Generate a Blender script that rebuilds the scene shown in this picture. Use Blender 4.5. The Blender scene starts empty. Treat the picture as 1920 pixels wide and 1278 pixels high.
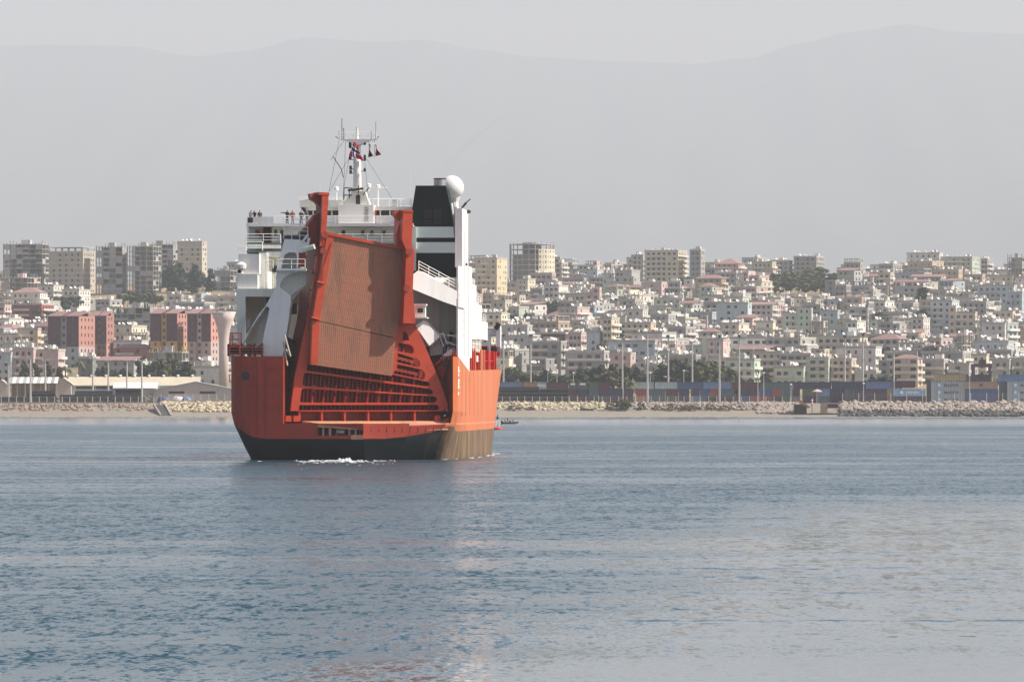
import bpy, bmesh, math, random
import numpy as np
from mathutils import Vector, Matrix
from mathutils.geometry import tessellate_polygon

random.seed(7)
R = math.radians
scene = bpy.context.scene
col = scene.collection

# ------------------------------------------------------------------ camera
F = 10667.0            # focal length in pixels of the 1920 px wide photograph (200 mm on 36 mm film)
CX, HY, CH = 960.0, 747.0, 6.6     # principal column, horizon row, camera height over the sea
cam_d = bpy.data.cameras.new('camera')
cam = bpy.data.objects.new('camera', cam_d)
col.objects.link(cam)
cam_d.sensor_width = 36.0
cam_d.lens = 200.0
cam_d.shift_y = (HY - 639.0) / 1920.0
cam_d.clip_start = 1.0
cam_d.clip_end = 90000.0
cam.location = (0, 0, CH)
cam.rotation_euler = (R(90), 0, 0)
scene.camera = cam

# ------------------------------------------------------------------ sky and sun
SUN_AZ, SUN_EL = 95.5, 44.0        # azimuth clockwise from the view direction
world = bpy.data.worlds.new('World')
scene.world = world
world.use_nodes = True
wn = world.node_tree
wn.nodes.clear()
wo = wn.nodes.new('ShaderNodeOutputWorld')
wb = wn.nodes.new('ShaderNodeBackground')
sky = wn.nodes.new('ShaderNodeTexSky')
sky.sky_type = 'NISHITA'
sky.sun_disc = False
sky.sun_elevation = R(SUN_EL)
sky.sun_rotation = R(SUN_AZ)
sky.altitude = 0
sky.air_density = 1.0
sky.dust_density = 1.6
sky.ozone_density = 1.0
wb.inputs['Strength'].default_value = 0.085
tint = wn.nodes.new('ShaderNodeVectorMath'); tint.operation = 'MULTIPLY'; tint.inputs[1].default_value = (1.2, 0.975, 0.965)     # rosy dust in the air
wn.links.new(sky.outputs[0], tint.inputs[0])
wn.links.new(tint.outputs[0], wb.inputs['Color'])
wn.links.new(wb.outputs[0], wo.inputs['Surface'])

sun_dir = Vector((math.sin(R(SUN_AZ)) * math.cos(R(SUN_EL)), math.cos(R(SUN_AZ)) * math.cos(R(SUN_EL)), math.sin(R(SUN_EL))))
sd = bpy.data.lights.new('sun', 'SUN')
sd.energy = 4.7
sd.angle = R(0.55)
sd.color = (1.0, 0.945, 0.86)
sun = bpy.data.objects.new('sun', sd)
col.objects.link(sun)
sun.rotation_euler = sun_dir.to_track_quat('Z', 'Y').to_euler()

vs = scene.view_settings
vs.view_transform = 'Standard'
vs.look = 'None'
vs.gamma = 1.0
vs.exposure = 0.76
vs.use_curve_mapping = False
scene.cycles.use_denoising = True
scene.cycles.max_bounces = 6
scene.cycles.volume_bounces = 0
scene.cycles.sample_clamp_indirect = 6.0

HAZE_DENSITY = 6.7e-5
HAZE_COLOR = (0.895, 0.957, 0.985)

# ------------------------------------------------------------------ helpers
def at(px, py, Y):
    """a point of the place: the photograph's column and row at ground distance Y"""
    return Vector(((px - CX) / F * Y, Y, CH + (HY - py) / F * Y))

_mats = {}
def mat(name, c, rough=0.6, var=0.15, scale=0.4, metal=0.0, stain=None, stain_amt=0.0, streak=False, bump=0.0, spec=0.4, rnd=0.0, sscale=None):
    """painted / built surface with procedural wear"""
    if name in _mats:
        return _mats[name]
    m = bpy.data.materials.new(name)
    _mats[name] = m
    m.use_nodes = True
    nt = m.node_tree
    b = nt.nodes['Principled BSDF']
    b.inputs['Roughness'].default_value = rough
    b.inputs['Metallic'].default_value = metal
    b.inputs['Specular IOR Level'].default_value = spec
    tc = nt.nodes.new('ShaderNodeTexCoord')
    nz = nt.nodes.new('ShaderNodeTexNoise')
    nz.inputs['Scale'].default_value = scale
    nz.inputs['Detail'].default_value = 6
    nz.inputs['Roughness'].default_value = 0.65
    nt.links.new(tc.outputs['Object'], nz.inputs['Vector'])
    mr = nt.nodes.new('ShaderNodeMapRange')
    mr.inputs['From Min'].default_value = 0.25
    mr.inputs['From Max'].default_value = 0.75
    mr.inputs['To Min'].default_value = 1 - var
    mr.inputs['To Max'].default_value = 1 + var
    nt.links.new(nz.outputs['Fac'], mr.inputs['Value'])
    val = mr.outputs[0]
    if rnd:
        oi = nt.nodes.new('ShaderNodeObjectInfo')
        m2 = nt.nodes.new('ShaderNodeMapRange')
        m2.inputs['To Min'].default_value = 1 - rnd
        m2.inputs['To Max'].default_value = 1 + rnd
        nt.links.new(oi.outputs['Random'], m2.inputs['Value'])
        mu = nt.nodes.new('ShaderNodeMath'); mu.operation = 'MULTIPLY'
        nt.links.new(val, mu.inputs[0]); nt.links.new(m2.outputs[0], mu.inputs[1])
        val = mu.outputs[0]
    vm = nt.nodes.new('ShaderNodeVectorMath'); vm.operation = 'SCALE'
    vm.inputs[0].default_value = c[:3]
    nt.links.new(val, vm.inputs['Scale'])
    out = vm.outputs[0]
    if stain is not None:
        mp = nt.nodes.new('ShaderNodeMapping')
        s = sscale or scale * 3
        mp.inputs['Scale'].default_value = (s, s, s * (0.07 if streak else 1.0))
        nt.links.new(tc.outputs['Object'], mp.inputs['Vector'])
        n2 = nt.nodes.new('ShaderNodeTexNoise')
        n2.inputs['Scale'].default_value = 1.0
        n2.inputs['Detail'].default_value = 5
        n2.inputs['Roughness'].default_value = 0.7
        nt.links.new(mp.outputs[0], n2.inputs['Vector'])
        m3 = nt.nodes.new('ShaderNodeMapRange')
        m3.inputs['From Min'].default_value = 0.5
        m3.inputs['From Max'].default_value = 0.72
        m3.inputs['To Max'].default_value = stain_amt
        nt.links.new(n2.outputs['Fac'], m3.inputs['Value'])
        mx = nt.nodes.new('ShaderNodeMix'); mx.data_type = 'RGBA'
        nt.links.new(m3.outputs[0], mx.inputs['Factor'])
        nt.links.new(out, mx.inputs['A'])
        mx.inputs['B'].default_value = (*stain, 1)
        out = mx.outputs['Result']
    nt.links.new(out, b.inputs['Base Color'])
    if bump:
        bp = nt.nodes.new('ShaderNodeBump')
        bp.inputs['Strength'].default_value = bump
        bp.inputs['Distance'].default_value = 0.1
        nt.links.new(nz.outputs['Fac'], bp.inputs['Height'])
        nt.links.new(bp.outputs[0], b.inputs['Normal'])
    return m

class MB:
    """collects faces of one mesh"""
    def __init__(s):
        s.v = []; s.f = []; s.m = []
    def poly(s, pts, mi=0):
        n = len(s.v)
        s.v.extend([tuple(p) for p in pts])
        s.f.append(tuple(range(n, n + len(pts)))); s.m.append(mi)
    def hexa(s, a, b, mi=0):
        """a: four corners of one end, b: the matching four of the other"""
        n = len(s.v)
        s.v.extend([tuple(p) for p in a] + [tuple(p) for p in b])
        for q in ((0, 1, 2, 3), (7, 6, 5, 4), (0, 4, 5, 1), (1, 5, 6, 2), (2, 6, 7, 3), (3, 7, 4, 0)):
            s.f.append(tuple(n + i for i in q)); s.m.append(mi)
    def box(s, x0, x1, y0, y1, z0, z1, mi=0):
        s.hexa([(x0, y0, z0), (x1, y0, z0), (x1, y0, z1), (x0, y0, z1)], [(x0, y1, z0), (x1, y1, z0), (x1, y1, z1), (x0, y1, z1)], mi)
    def bar(s, p, q, r, n=6, mi=0, r2=None):
        p = Vector(p); q = Vector(q); r2 = r if r2 is None else r2
        d = (q - p)
        if d.length < 1e-6: return
        d.normalize()
        u = d.orthogonal().normalized(); w = d.cross(u)
        k = len(s.v)
        for c, rr in ((p, r), (q, r2)):
            for i in range(n):
                a = 2 * math.pi * (i + .5) / n
                s.v.append(tuple(c + rr * (math.cos(a) * u + math.sin(a) * w)))
        for i in range(n):
            j = (i + 1) % n
            s.f.append((k + i, k + j, k + n + j, k + n + i)); s.m.append(mi)
        s.f.append(tuple(k + i for i in reversed(range(n)))); s.m.append(mi)
        s.f.append(tuple(k + n + i for i in range(n))); s.m.append(mi)
    def lathe(s, c, prof, n=16, mi=0):
        c = Vector(c); k = len(s.v)
        for r, z in prof:
            for i in range(n):
                a = 2 * math.pi * i / n
                s.v.append((c.x + r * math.cos(a), c.y + r * math.sin(a), c.z + z))
        for j in range(len(prof) - 1):
            for i in range(n):
                i2 = (i + 1) % n
                s.f.append((k + j * n + i, k + j * n + i2, k + (j + 1) * n + i2, k + (j + 1) * n + i)); s.m.append(mi)
        s.f.append(tuple(k + i for i in reversed(range(n)))); s.m.append(mi)
        e = k + (len(prof) - 1) * n
        s.f.append(tuple(e + i for i in range(n))); s.m.append(mi)
    def plate(s, outer, back, holes=(), mi=0):
        """outer / holes: lists of 3-D points on the front; back: vector to the rear face"""
        loops = [[Vector(p) for p in outer]] + [[Vector(p) for p in h] for h in holes]
        back = Vector(back)
        flat = [p for l in loops for p in l]
        n = len(s.v); N = len(flat)
        s.v.extend([tuple(p) for p in flat] + [tuple(p + back) for p in flat])
        for t in tessellate_polygon(loops):
            a, b, c = t
            nn = (flat[b] - flat[a]).cross(flat[c] - flat[a])
            if nn.dot(back) > 0: a, c = c, a
            s.f.append((n + a, n + b, n + c)); s.m.append(mi)
            s.f.append((n + N + c, n + N + b, n + N + a)); s.m.append(mi)
        o = 0
        for l in loops:
            for i in range(len(l)):
                j = (i + 1) % len(l)
                s.f.append((n + o + i, n + o + j, n + N + o + j, n + N + o + i)); s.m.append(mi)
            o += len(l)
    def rail(s, pts, h=1.05, rails=3, step=1.6, r=0.035, mi=0):
        pts = [Vector(p) for p in pts]
        for a, b in zip(pts[:-1], pts[1:]):
            L = (b - a).length
            k = max(1, round(L / step))
            for i in range(k + 1):
                p = a.lerp(b, i / k)
                s.bar(p, p + Vector((0, 0, h)), r, 4, mi)
            for j in range(rails):
                z = Vector((0, 0, h * (j + 1) / rails))
                s.bar(a + z, b + z, r * .8, 4, mi)
    def mesh(s, name, mats):
        me = bpy.data.meshes.new(name)
        me.from_pydata(s.v, [], s.f)
        for m in mats: me.materials.append(m)
        if len(mats) > 1:
            me.polygons.foreach_set('material_index', s.m)
        me.update()
        return me
    def build(s, name, mats, parent=None, smooth=False, normals=True):
        if not isinstance(mats, (list, tuple)): mats = [mats]
        me = s.mesh(name, mats)
        if normals:
            bm = bmesh.new(); bm.from_mesh(me)
            bmesh.ops.recalc_face_normals(bm, faces=bm.faces)
            bm.to_mesh(me); bm.free()
        if smooth:
            for p in me.polygons: p.use_smooth = True
        o = bpy.data.objects.new(name, me)
        col.objects.link(o)
        o.parent = parent
        return o

def tag(o, label, cat, group=None):
    o['label'] = label; o['category'] = cat
    if group: o['group'] = group
    return o
def empty(name, loc=(0, 0, 0), rz=0.0, label=None, cat=None, group=None):
    o = bpy.data.objects.new(name, None)
    col.objects.link(o)
    o.location = loc; o.rotation_euler = (0, 0, rz)
    if label: tag(o, label, cat, group)
    return o
def link(name, me, parent=None, loc=(0, 0, 0), rz=0.0, scale=1.0):
    o = bpy.data.objects.new(name, me)
    col.objects.link(o)
    o.parent = parent; o.location = loc; o.rotation_euler = (0, 0, rz)
    o.scale = (scale, scale, scale) if not isinstance(scale, tuple) else scale
    return o

# ------------------------------------------------------------------ the setting: water, land, mountains, haze
def water_material():
    m = bpy.data.materials.new('harbour water'); m.use_nodes = True
    nt = m.node_tree; N = nt.nodes; L = nt.links
    b = N['Principled BSDF']
    b.inputs['Base Color'].default_value = (0.022, 0.064, 0.084, 1)
    b.inputs['Roughness'].default_value = 0.09
    b.inputs['IOR'].default_value = 1.333
    b.inputs['Specular IOR Level'].default_value = 0.5
    tc = N.new('ShaderNodeTexCoord')
    def noise(sx, sy, detail, rough, off=0.0, rot=0.0):
        mp = N.new('ShaderNodeMapping')
        mp.inputs['Scale'].default_value = (1 / sx, 1 / sy, 1)
        mp.inputs['Location'].default_value = (off, off * .7, 0)
        mp.inputs['Rotation'].default_value = (0, 0, rot)
        L.new(tc.outputs['Object'], mp.inputs['Vector'])
        n = N.new('ShaderNodeTexNoise'); n.noise_dimensions = '2D'
        n.inputs['Scale'].default_value = 1.0
        n.inputs['Detail'].default_value = detail
        n.inputs['Roughness'].default_value = rough
        L.new(mp.outputs[0], n.inputs['Vector'])
        return n.outputs['Fac']
    def mrange(v, a, b_, c, d, smooth=True):
        r = N.new('ShaderNodeMapRange')
        if smooth: r.interpolation_type = 'SMOOTHSTEP'
        for k, x in zip(('From Min', 'From Max', 'To Min', 'To Max'), (a, b_, c, d)):
            r.inputs[k].default_value = x
        L.new(v, r.inputs['Value']); return r.outputs[0]
    def math_(op, a, b_):
        q = N.new('ShaderNodeMath'); q.operation = op
        for i, x in enumerate((a, b_)):
            if isinstance(x, (int, float)): q.inputs[i].default_value = x
            else: L.new(x, q.inputs[i])
        return q.outputs[0]
    # gusts: big wind-ruffled patches against calm slicks
    gust = mrange(noise(120, 150, 3, 0.55, 3.1), 0.38, 0.60, 0.0, 1.0)
    streak = mrange(noise(80, 14, 3, 0.6, 11.3), 0.40, 0.60, 0.0, 1.0)
    sepx = N.new('ShaderNodeSeparateXYZ'); L.new(tc.outputs['Object'], sepx.inputs[0])
    lee = mrange(math_('SUBTRACT', sepx.outputs[0], math_('MULTIPLY', math_('SUBTRACT', sepx.outputs[1], 200), 0.085)), -6.0, 10.0, 1.0, 0.12)   # the water in the ship's old track lies calmer
    far = mrange(sepx.outputs[1], 300, 480, 0.0, 1.0)
    lee = math_('ADD', math_('MULTIPLY', lee, math_('SUBTRACT', 1.0, far)), far)
    shore = mrange(sepx.outputs[1], 1300, 1520, 1.0, 0.14)       # sheltered strip under the beach
    big = math_('ADD', math_('MULTIPLY', gust, 0.5), math_('MULTIPLY', streak, 0.5))
    amp = math_('MULTIPLY', math_('MULTIPLY', math_('ADD', 0.36, math_('MULTIPLY', big, 1.25)), lee), shore)
    def centred(v, k): return math_('MULTIPLY', math_('SUBTRACT', v, 0.5), k)
    # wave slopes: short wind ripples running across the view, longer chop, the old wake's long crests
    rip = math_('ADD', centred(noise(0.20, 0.55, 3, 0.6, 1.7), 1.15), centred(noise(2.6, 9.0, 3, 0.6, 14.9), 0.55))
    chop = centred(noise(0.55, 2.3, 3, 0.6, 5.9), 1.15)
    wake = mrange(noise(60, 5.2, 3, 0.6, 8.3, 0.02), 0.54, 0.70, 0.0, -0.15)      # long dark crests of the old wake
    both = math_('ADD', rip, chop)
    both = math_('SUBTRACT', math_('MULTIPLY', both, 0.75), math_('MULTIPLY', math_('ABSOLUTE', both, 0.0), 0.5))       # slopes biased towards the camera so the ripples mirror sky, not town
    ty = math_('ADD', math_('MULTIPLY', both, amp), math_('MULTIPLY', math_('MULTIPLY', wake, shore), math_('ADD', 0.35, centred(noise(1.2, 2.4, 3, 0.6, 44.0), 3.5))))
    ty = math_('ADD', ty, mrange(sepx.outputs[1], 1300, 1520, 0.0, -0.026))      # constant seaward tilt added to brighten the reflection below the beach
    tx = math_('MULTIPLY', centred(noise(0.25, 0.7, 3, 0.6, 31.0), 1.2), amp)
    cb = N.new('ShaderNodeCombineXYZ'); L.new(tx, cb.inputs[0]); L.new(ty, cb.inputs[1]); cb.inputs[2].default_value = 1.0
    nv = N.new('ShaderNodeVectorMath'); nv.operation = 'NORMALIZE'; L.new(cb.outputs[0], nv.inputs[0])
    L.new(nv.outputs[0], b.inputs['Normal'])
    L.new(mrange(amp, 0.02, 1.0, 0.05, 0.24, False), b.inputs['Roughness'])
    return m

mb = MB()
mb.poly([(-9500, -400, 0), (9500, -400, 0), (9500, 2014, 0), (-9500, 2014, 0)])
sea = mb.build('water', water_material()); sea['kind'] = 'structure'

HP = [(1960, -6), (2012, 0.02), (2029, 2.1), (2037, 4.3), (2042, 4.9), (2150, 5.4), (2250, 12), (2700, 33), (3150, 57), (3550, 78), (3680, 81), (4300, 66), (6500, 60), (20000, 90)]
def hgt(Y):
    for (a, za), (b, zb) in zip(HP[:-1], HP[1:]):
        if Y <= b:
            return za + (zb - za) * (Y - a) / (b - a)
    return HP[-1][1]
def ground_row(Y): return HY - (hgt(Y) - CH) * F / Y
def depth_of_row(py):
    lo, hi = 2150.0, 3600.0
    for _ in range(40):
        m_ = (lo + hi) / 2
        if ground_row(m_) > py: lo = m_
        else: hi = m_
    return (lo + hi) / 2

def land_material():
    m = bpy.data.materials.new('earth and scrub'); m.use_nodes = True
    nt = m.node_tree; N = nt.nodes; L = nt.links
    b = N['Principled BSDF']; b.inputs['Roughness'].default_value = 0.95
    tc = N.new('ShaderNodeTexCoord')
    n1 = N.new('ShaderNodeTexNoise'); n1.inputs['Scale'].default_value = 0.02; n1.inputs['Detail'].default_value = 8; n1.inputs['Roughness'].default_value = 0.7
    L.new(tc.outputs['Object'], n1.inputs['Vector'])
    r = N.new('ShaderNodeValToRGB'); L.new(n1.outputs['Fac'], r.inputs[0])
    e = r.color_ramp.elements
    e[0].position = 0.36; e[0].color = (0.07, 0.085, 0.035, 1)
    e[1].position = 0.62; e[1].color = (0.36, 0.24, 0.16, 1)
    e2 = r.color_ramp.elements.new(0.48); e2.color = (0.2, 0.165, 0.085, 1)
    # sand on the beach by the waterline, pale hardstanding in the yard
    sx = N.new('ShaderNodeSeparateXYZ'); L.new(tc.outputs['Object'], sx.inputs[0])
    ms = N.new('ShaderNodeMapRange'); ms.inputs['From Min'].default_value = 2046; ms.inputs['From Max'].default_value = 2075; ms.inputs['To Min'].default_value = 1; ms.inputs['To Max'].default_value = 0
    L.new(sx.outputs[1], ms.inputs['Value'])
    n2 = N.new('ShaderNodeTexNoise'); n2.inputs['Scale'].default_value = 0.35; n2.inputs['Detail'].default_value = 6
    L.new(tc.outputs['Object'], n2.inputs['Vector'])
    r2 = N.new('ShaderNodeValToRGB'); L.new(n2.outputs['Fac'], r2.inputs[0])
    r2.color_ramp.elements[0].color = (0.17, 0.15, 0.12, 1); r2.color_ramp.elements[1].color = (0.30, 0.26, 0.205, 1)
    mx = N.new('ShaderNodeMix'); mx.data_type = 'RGBA'
    L.new(ms.outputs[0], mx.inputs['Factor']); L.new(r.outputs[0], mx.inputs['A']); L.new(r2.outputs[0], mx.inputs['B'])
    L.new(mx.outputs['Result'], b.inputs['Base Color'])
    return m
xs = [-9500, -7000, -4000, -2500, -1500, -1000] + list(range(-700, 701, 20)) + [1000, 1500, 2500, 4000, 7000, 9500]
ys = [1960, 2000, 2012, 2016, 2020, 2025, 2029, 2033, 2037, 2042, 2060, 2100, 2150] + list(range(2170, 3700, 20)) + [3800, 4000, 4300, 5200, 6500, 9000, 14000, 20000]
mb = MB()
def ripple_h(x, y):
    return (math.sin(x * .021 + y * .013) + math.sin(x * .047 - y * .031 + 1.3)) * .5
for y in ys:
    for x in xs:
        amp = 0.25 if y < 2045 else (0.05 if y < 2160 else min(2.2, (y - 2160) * .012))
        mb.v.append((x, y, hgt(y) + amp * ripple_h(x, y) * (1 if y > 2013 else .3)))
w = len(xs)
for j in range(len(ys) - 1):
    for i in range(w - 1):
        mb.f.append((j * w + i, j * w + i + 1, (j + 1) * w + i + 1, (j + 1) * w + i)); mb.m.append(0)
land = mb.build('ground', land_material(), smooth=True); land['kind'] = 'structure'

# mountains: ridge line as seen over the town, 23 km away
RIDGE = [(-600, 96), (-300, 90), (0, 86), (120, 84), (240, 87), (370, 106), (450, 97), (580, 71), (700, 79), (790, 75), (900, 93), (1000, 107), (1150, 115), (1300, 120), (1400, 110), (1500, 82), (1600, 60), (1700, 46), (1800, 60), (1920, 64), (2200, 80), (2600, 110)]
YM = 38000.0
def ridge_row(px):
    px = max(-600, min(2600, px))
    for (a, ya), (b, yb) in zip(RIDGE[:-1], RIDGE[1:]):
        if px <= b:
            t = (px - a) / (b - a); t = t * t * (3 - 2 * t)
            return ya + (yb - ya) * t
    return RIDGE[-1][1]
mb = MB()
nx, ny = 240, 26
rs = random.Random(3)
for j in range(ny):
    t = j / (ny - 1)
    Y = 20000 + (YM - 20000) * t
    for i in range(nx):
        X = -9500 + 19000 * i / (nx - 1)
        px = CX + X / YM * F
        top = CH + (HY - ridge_row(px)) / F * YM
        prof = t ** 1.35
        spur = 1 + 0.07 * math.sin(px * .021 + 9 * t) * (1 - t) + 0.05 * math.sin(px * .043 - 7 * t + 1) * (1 - t) + rs.uniform(-.012, .012) * (t < .99)
        mb.v.append((X, Y, 70 + (top - 70) * prof * spur - (12 if j == 0 else 0)))
for i in range(nx):
    X, Y, z = mb.v[(ny - 1) * nx + i]
    mb.v.append((X, 39500, 60))
for j in range(ny):
    for i in range(nx - 1):
        mb.f.append((j * nx + i, j * nx + i + 1, (j + 1) * nx + i + 1, (j + 1) * nx + i)); mb.m.append(0)
mtn = mb.build('mountains', mat('mountain scrub and rock', (0.075, 0.075, 0.06), 0.95, 0.35, 0.0022, stain=(0.045, 0.055, 0.035), stain_amt=0.8, sscale=0.004), smooth=True)
mtn['kind'] = 'structure'

mb = MB()
mb.box(-9900, 9900, -700, 40500, -14, 2680)
haze = mb.build('haze', [])
hm = bpy.data.materials.new('sea haze'); hm.use_nodes = True
hm.node_tree.nodes.clear()
ho = hm.node_tree.nodes.new('ShaderNodeOutputMaterial')
hv = hm.node_tree.nodes.new('ShaderNodeVolumePrincipled')
hv.inputs['Color'].default_value = (*HAZE_COLOR, 1)
hv.inputs['Density'].default_value = HAZE_DENSITY
hv.inputs['Anisotropy'].default_value = 0.0
hm.node_tree.links.new(hv.outputs[0], ho.inputs['Volume'])
haze.data.materials.append(hm)
haze['kind'] = 'stuff'
# ------------------------------------------------------------------ the ship
SX0, SY0, STH = -18.3, 609.5, R(3.5)
cs, ss = math.cos(STH), math.sin(STH)
ship = empty('cargo_ship', (SX0, SY0, 0), -STH, 'orange red roll-on cargo ship seen from astern with its brown stern ramp folded up', 'ship')
def sl(px, py, d):
    """ship coordinates (x to starboard, y forward of the stern, z over the water) of a photo position at depth d"""
    k = (px - CX) / F
    x = (k * (SY0 + d * cs) - SX0 - d * ss) / (cs + k * ss)
    Y = SY0 - x * ss + d * cs
    return Vector((x, d, CH + (HY - py) / F * Y))
def sx(px, d): return sl(px, HY, d).x
def sz(py, d, px=650): return sl(px, py, d).z

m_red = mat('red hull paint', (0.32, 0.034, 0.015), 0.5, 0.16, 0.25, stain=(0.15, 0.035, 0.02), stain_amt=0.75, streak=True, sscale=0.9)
m_side = mat('pale orange hull paint', (0.58, 0.15, 0.043), 0.42, 0.12, 0.2, stain=(0.62, 0.3, 0.17), stain_amt=0.75, streak=True, sscale=0.75)  # side shell, paler and more orange than the stern red
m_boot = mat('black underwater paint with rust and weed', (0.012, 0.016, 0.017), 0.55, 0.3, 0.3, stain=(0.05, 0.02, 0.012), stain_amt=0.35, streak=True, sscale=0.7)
m_bootm = mat('black boot paint with painted light falloff and rust', (0.03, 0.027, 0.024), 0.55, 0.3, 0.4, stain=(0.2, 0.12, 0.05), stain_amt=0.7, streak=True, sscale=0.9)  # mid tone painted as light fading round the corner; streaks are rust
m_boot2 = mat('scuffed boot topping with rust and yellow scum', (0.13, 0.08, 0.048), 0.6, 0.4, 0.4, stain=(0.46, 0.29, 0.075), stain_amt=0.85, streak=True, sscale=0.8)  # base painted paler for sunlight on this side; rust and scum are real
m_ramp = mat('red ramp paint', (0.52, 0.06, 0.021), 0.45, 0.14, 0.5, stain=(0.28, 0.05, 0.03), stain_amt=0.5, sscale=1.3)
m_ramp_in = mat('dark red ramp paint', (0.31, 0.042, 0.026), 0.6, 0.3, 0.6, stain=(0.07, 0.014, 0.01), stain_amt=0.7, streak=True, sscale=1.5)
m_flank = mat('ramp red with shade painted in', (0.15, 0.022, 0.014), 0.6, 0.25, 0.6, stain=(0.09, 0.016, 0.012), stain_amt=0.6, streak=True, sscale=1.2)  # ramp red darkened to carry the shade on beam and arm flanks
m_white = mat('white ship paint', (0.80, 0.79, 0.75), 0.42, 0.05, 0.4, stain=(0.6, 0.52, 0.4), stain_amt=0.35, streak=True, sscale=0.9)
m_cream = mat('aged white ship paint', (0.74, 0.75, 0.66), 0.5, 0.08, 0.5, stain=(0.45, 0.36, 0.25), stain_amt=0.4, streak=True, sscale=0.8)
m_grey = mat('light grey deck paint', (0.5, 0.52, 0.5), 0.55, 0.1, 0.7)
m_green = mat('green deck paint', (0.08, 0.16, 0.11), 0.7, 0.2, 0.8)
m_funnel = mat('black funnel paint', (0.005, 0.012, 0.011), 0.6, 0.2, 0.3, spec=.2)
m_stripe = mat('pale teal funnel band', (0.68, 0.82, 0.77), 0.42, 0.06, 0.5)
m_dark = mat('dark machinery', (0.03, 0.028, 0.027), 0.6, 0.35, 1.2, stain=(0.12, 0.04, 0.02), stain_amt=0.5, sscale=2.5)
m_steel = mat('bare galvanised steel', (0.42, 0.41, 0.38), 0.45, 0.15, 1.0, metal=0.6)
m_glass = mat('dark window glass', (0.012, 0.018, 0.022), 0.1, 0.1, 1.0, spec=0.6)
m_sill = mat('worn tan ramp flap', (0.55, 0.27, 0.14), 0.6, 0.25, 0.7, stain=(0.3, 0.1, 0.06), stain_amt=0.6, sscale=1.2)
m_doorred = mat('brown red door paint', (0.2, 0.03, 0.02), 0.5, 0.15, 1.0)
m_signred = mat('bright red locker', (0.6, 0.03, 0.02), 0.5, 0.1, 1.0)
m_rope = mat('pale fibre rope', (0.5, 0.45, 0.35), 0.8, 0.2, 2.0)
m_bright = mat('white marking paint', (0.8, 0.76, 0.7), 0.5, 0.1, 2.0)

def tread_material():
    m = bpy.data.materials.new('worn ramp tread'); m.use_nodes = True
    nt = m.node_tree; N = nt.nodes; L = nt.links
    b = N['Principled BSDF']; b.inputs['Roughness'].default_value = 0.75
    tc = N.new('ShaderNodeTexCoord')
    n1 = N.new('ShaderNodeTexNoise'); n1.inputs['Scale'].default_value = 0.5; n1.inputs['Detail'].default_value = 9; n1.inputs['Roughness'].default_value = 0.75
    mp = N.new('ShaderNodeMapping'); mp.inputs['Scale'].default_value = (2.2, 2.2, 0.45)
    L.new(tc.outputs['Object'], mp.inputs['Vector']); L.new(mp.outputs[0], n1.inputs['Vector'])
    r = N.new('ShaderNodeValToRGB'); L.new(n1.outputs['Fac'], r.inputs[0])
    e = r.color_ramp.elements
    e[0].position = 0.30; e[0].color = (0.22, 0.105, 0.062, 1)
    e[1].position = 0.72; e[1].color = (0.46, 0.125, 0.06, 1)
    k = e.new(0.5); k.color = (0.36, 0.15, 0.083, 1)
    n3 = N.new('ShaderNodeTexNoise'); n3.inputs['Scale'].default_value = 14; n3.inputs['Detail'].default_value = 2
    L.new(tc.outputs['Object'], n3.inputs['Vector'])
    mx = N.new('ShaderNodeMix'); mx.data_type = 'RGBA'; mx.blend_type = 'OVERLAY'; mx.inputs['Factor'].default_value = 0.5
    L.new(r.outputs[0], mx.inputs['A']); L.new(n3.outputs['Fac'], mx.inputs['B'])
    L.new(mx.outputs['Result'], b.inputs['Base Color'])
    return m
m_tread = tread_material()

# ---- hull
HB = 12.0
def smooth(a, b, x):
    t = max(0.0, min(1.0, (x - a) / (b - a))); return t * t * (3 - 2 * t)
def halfb(d, z):
    df = 54 + 1.75 * max(0, z); L = 112 + 1.6 * max(0, z)
    hb = HB
    if d > df:
        t = min(1.0, (d - df) / (L - df)); hb = HB * math.sqrt(max(0.0, 1 - t ** 2.1))
    bil = max(0.0, 1 - max(z, 0) / 4.6) * (1 - smooth(3, 26, d))      # rounded-in quarters near the stern
    hb -= 2.0 * bil
    if z < 0: hb -= 0.25 * -z
    return hb
X_CUT = sx(681, 0)                      # where the sill turns towards the starboard quarter
X_REC0 = sx(594.5, 0)
PORT_IN = sx(531, 0)
CORNER_D = 7.0
def aft(z): return 0.0 if z > 2.25 else (2.25 - z) * 0.85
def perimeter(z, upper=False):
    """port bow -> stern -> starboard bow"""
    P = []
    Ds = [104, 98, 92, 86, 80, 74, 68, 62, 56, 46, 36, 31, 26.2, 25.9, 22, 18, 15, 12, 10, 8, 5, 3]
    a = aft(z)
    for d in Ds:
        P.append((-halfb(d, z), d))
    hb = halfb(1, z)
    for k in range(5):
        an = R(90 * k / 4)
        P.append((-(hb - 1.4) - 1.4 * math.cos(an), 1.4 + a - 1.4 * math.sin(an)))
    if not upper:
        for x in (-8.2, PORT_IN, -4.6, X_REC0, -1.0, 0.4, X_CUT):
            P.append((x, a))
        hs = halfb(CORNER_D, z)
        for t in (.25, .5, .75, .9):
            P.append((X_CUT + (hs - X_CUT) * t, a + CORNER_D * t))
        P.append((hs - .35, CORNER_D - .35 + a * .6))
        P.append((hs, CORNER_D + .8 + a * .5))
    else:
        P.append((-8.2, 0)); P.append((PORT_IN, 0)); P.append((PORT_IN, 15.2)); P.append((10.6, 15.2)); P.append((10.6, 9.0))
        hs = halfb(CORNER_D, z)
        P.append((hs - 0.5, CORNER_D)); P.append((hs, CORNER_D + .5))
    for d in reversed(Ds):
        if d > CORNER_D + 2: P.append((halfb(d, z), d))
    return P
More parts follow.
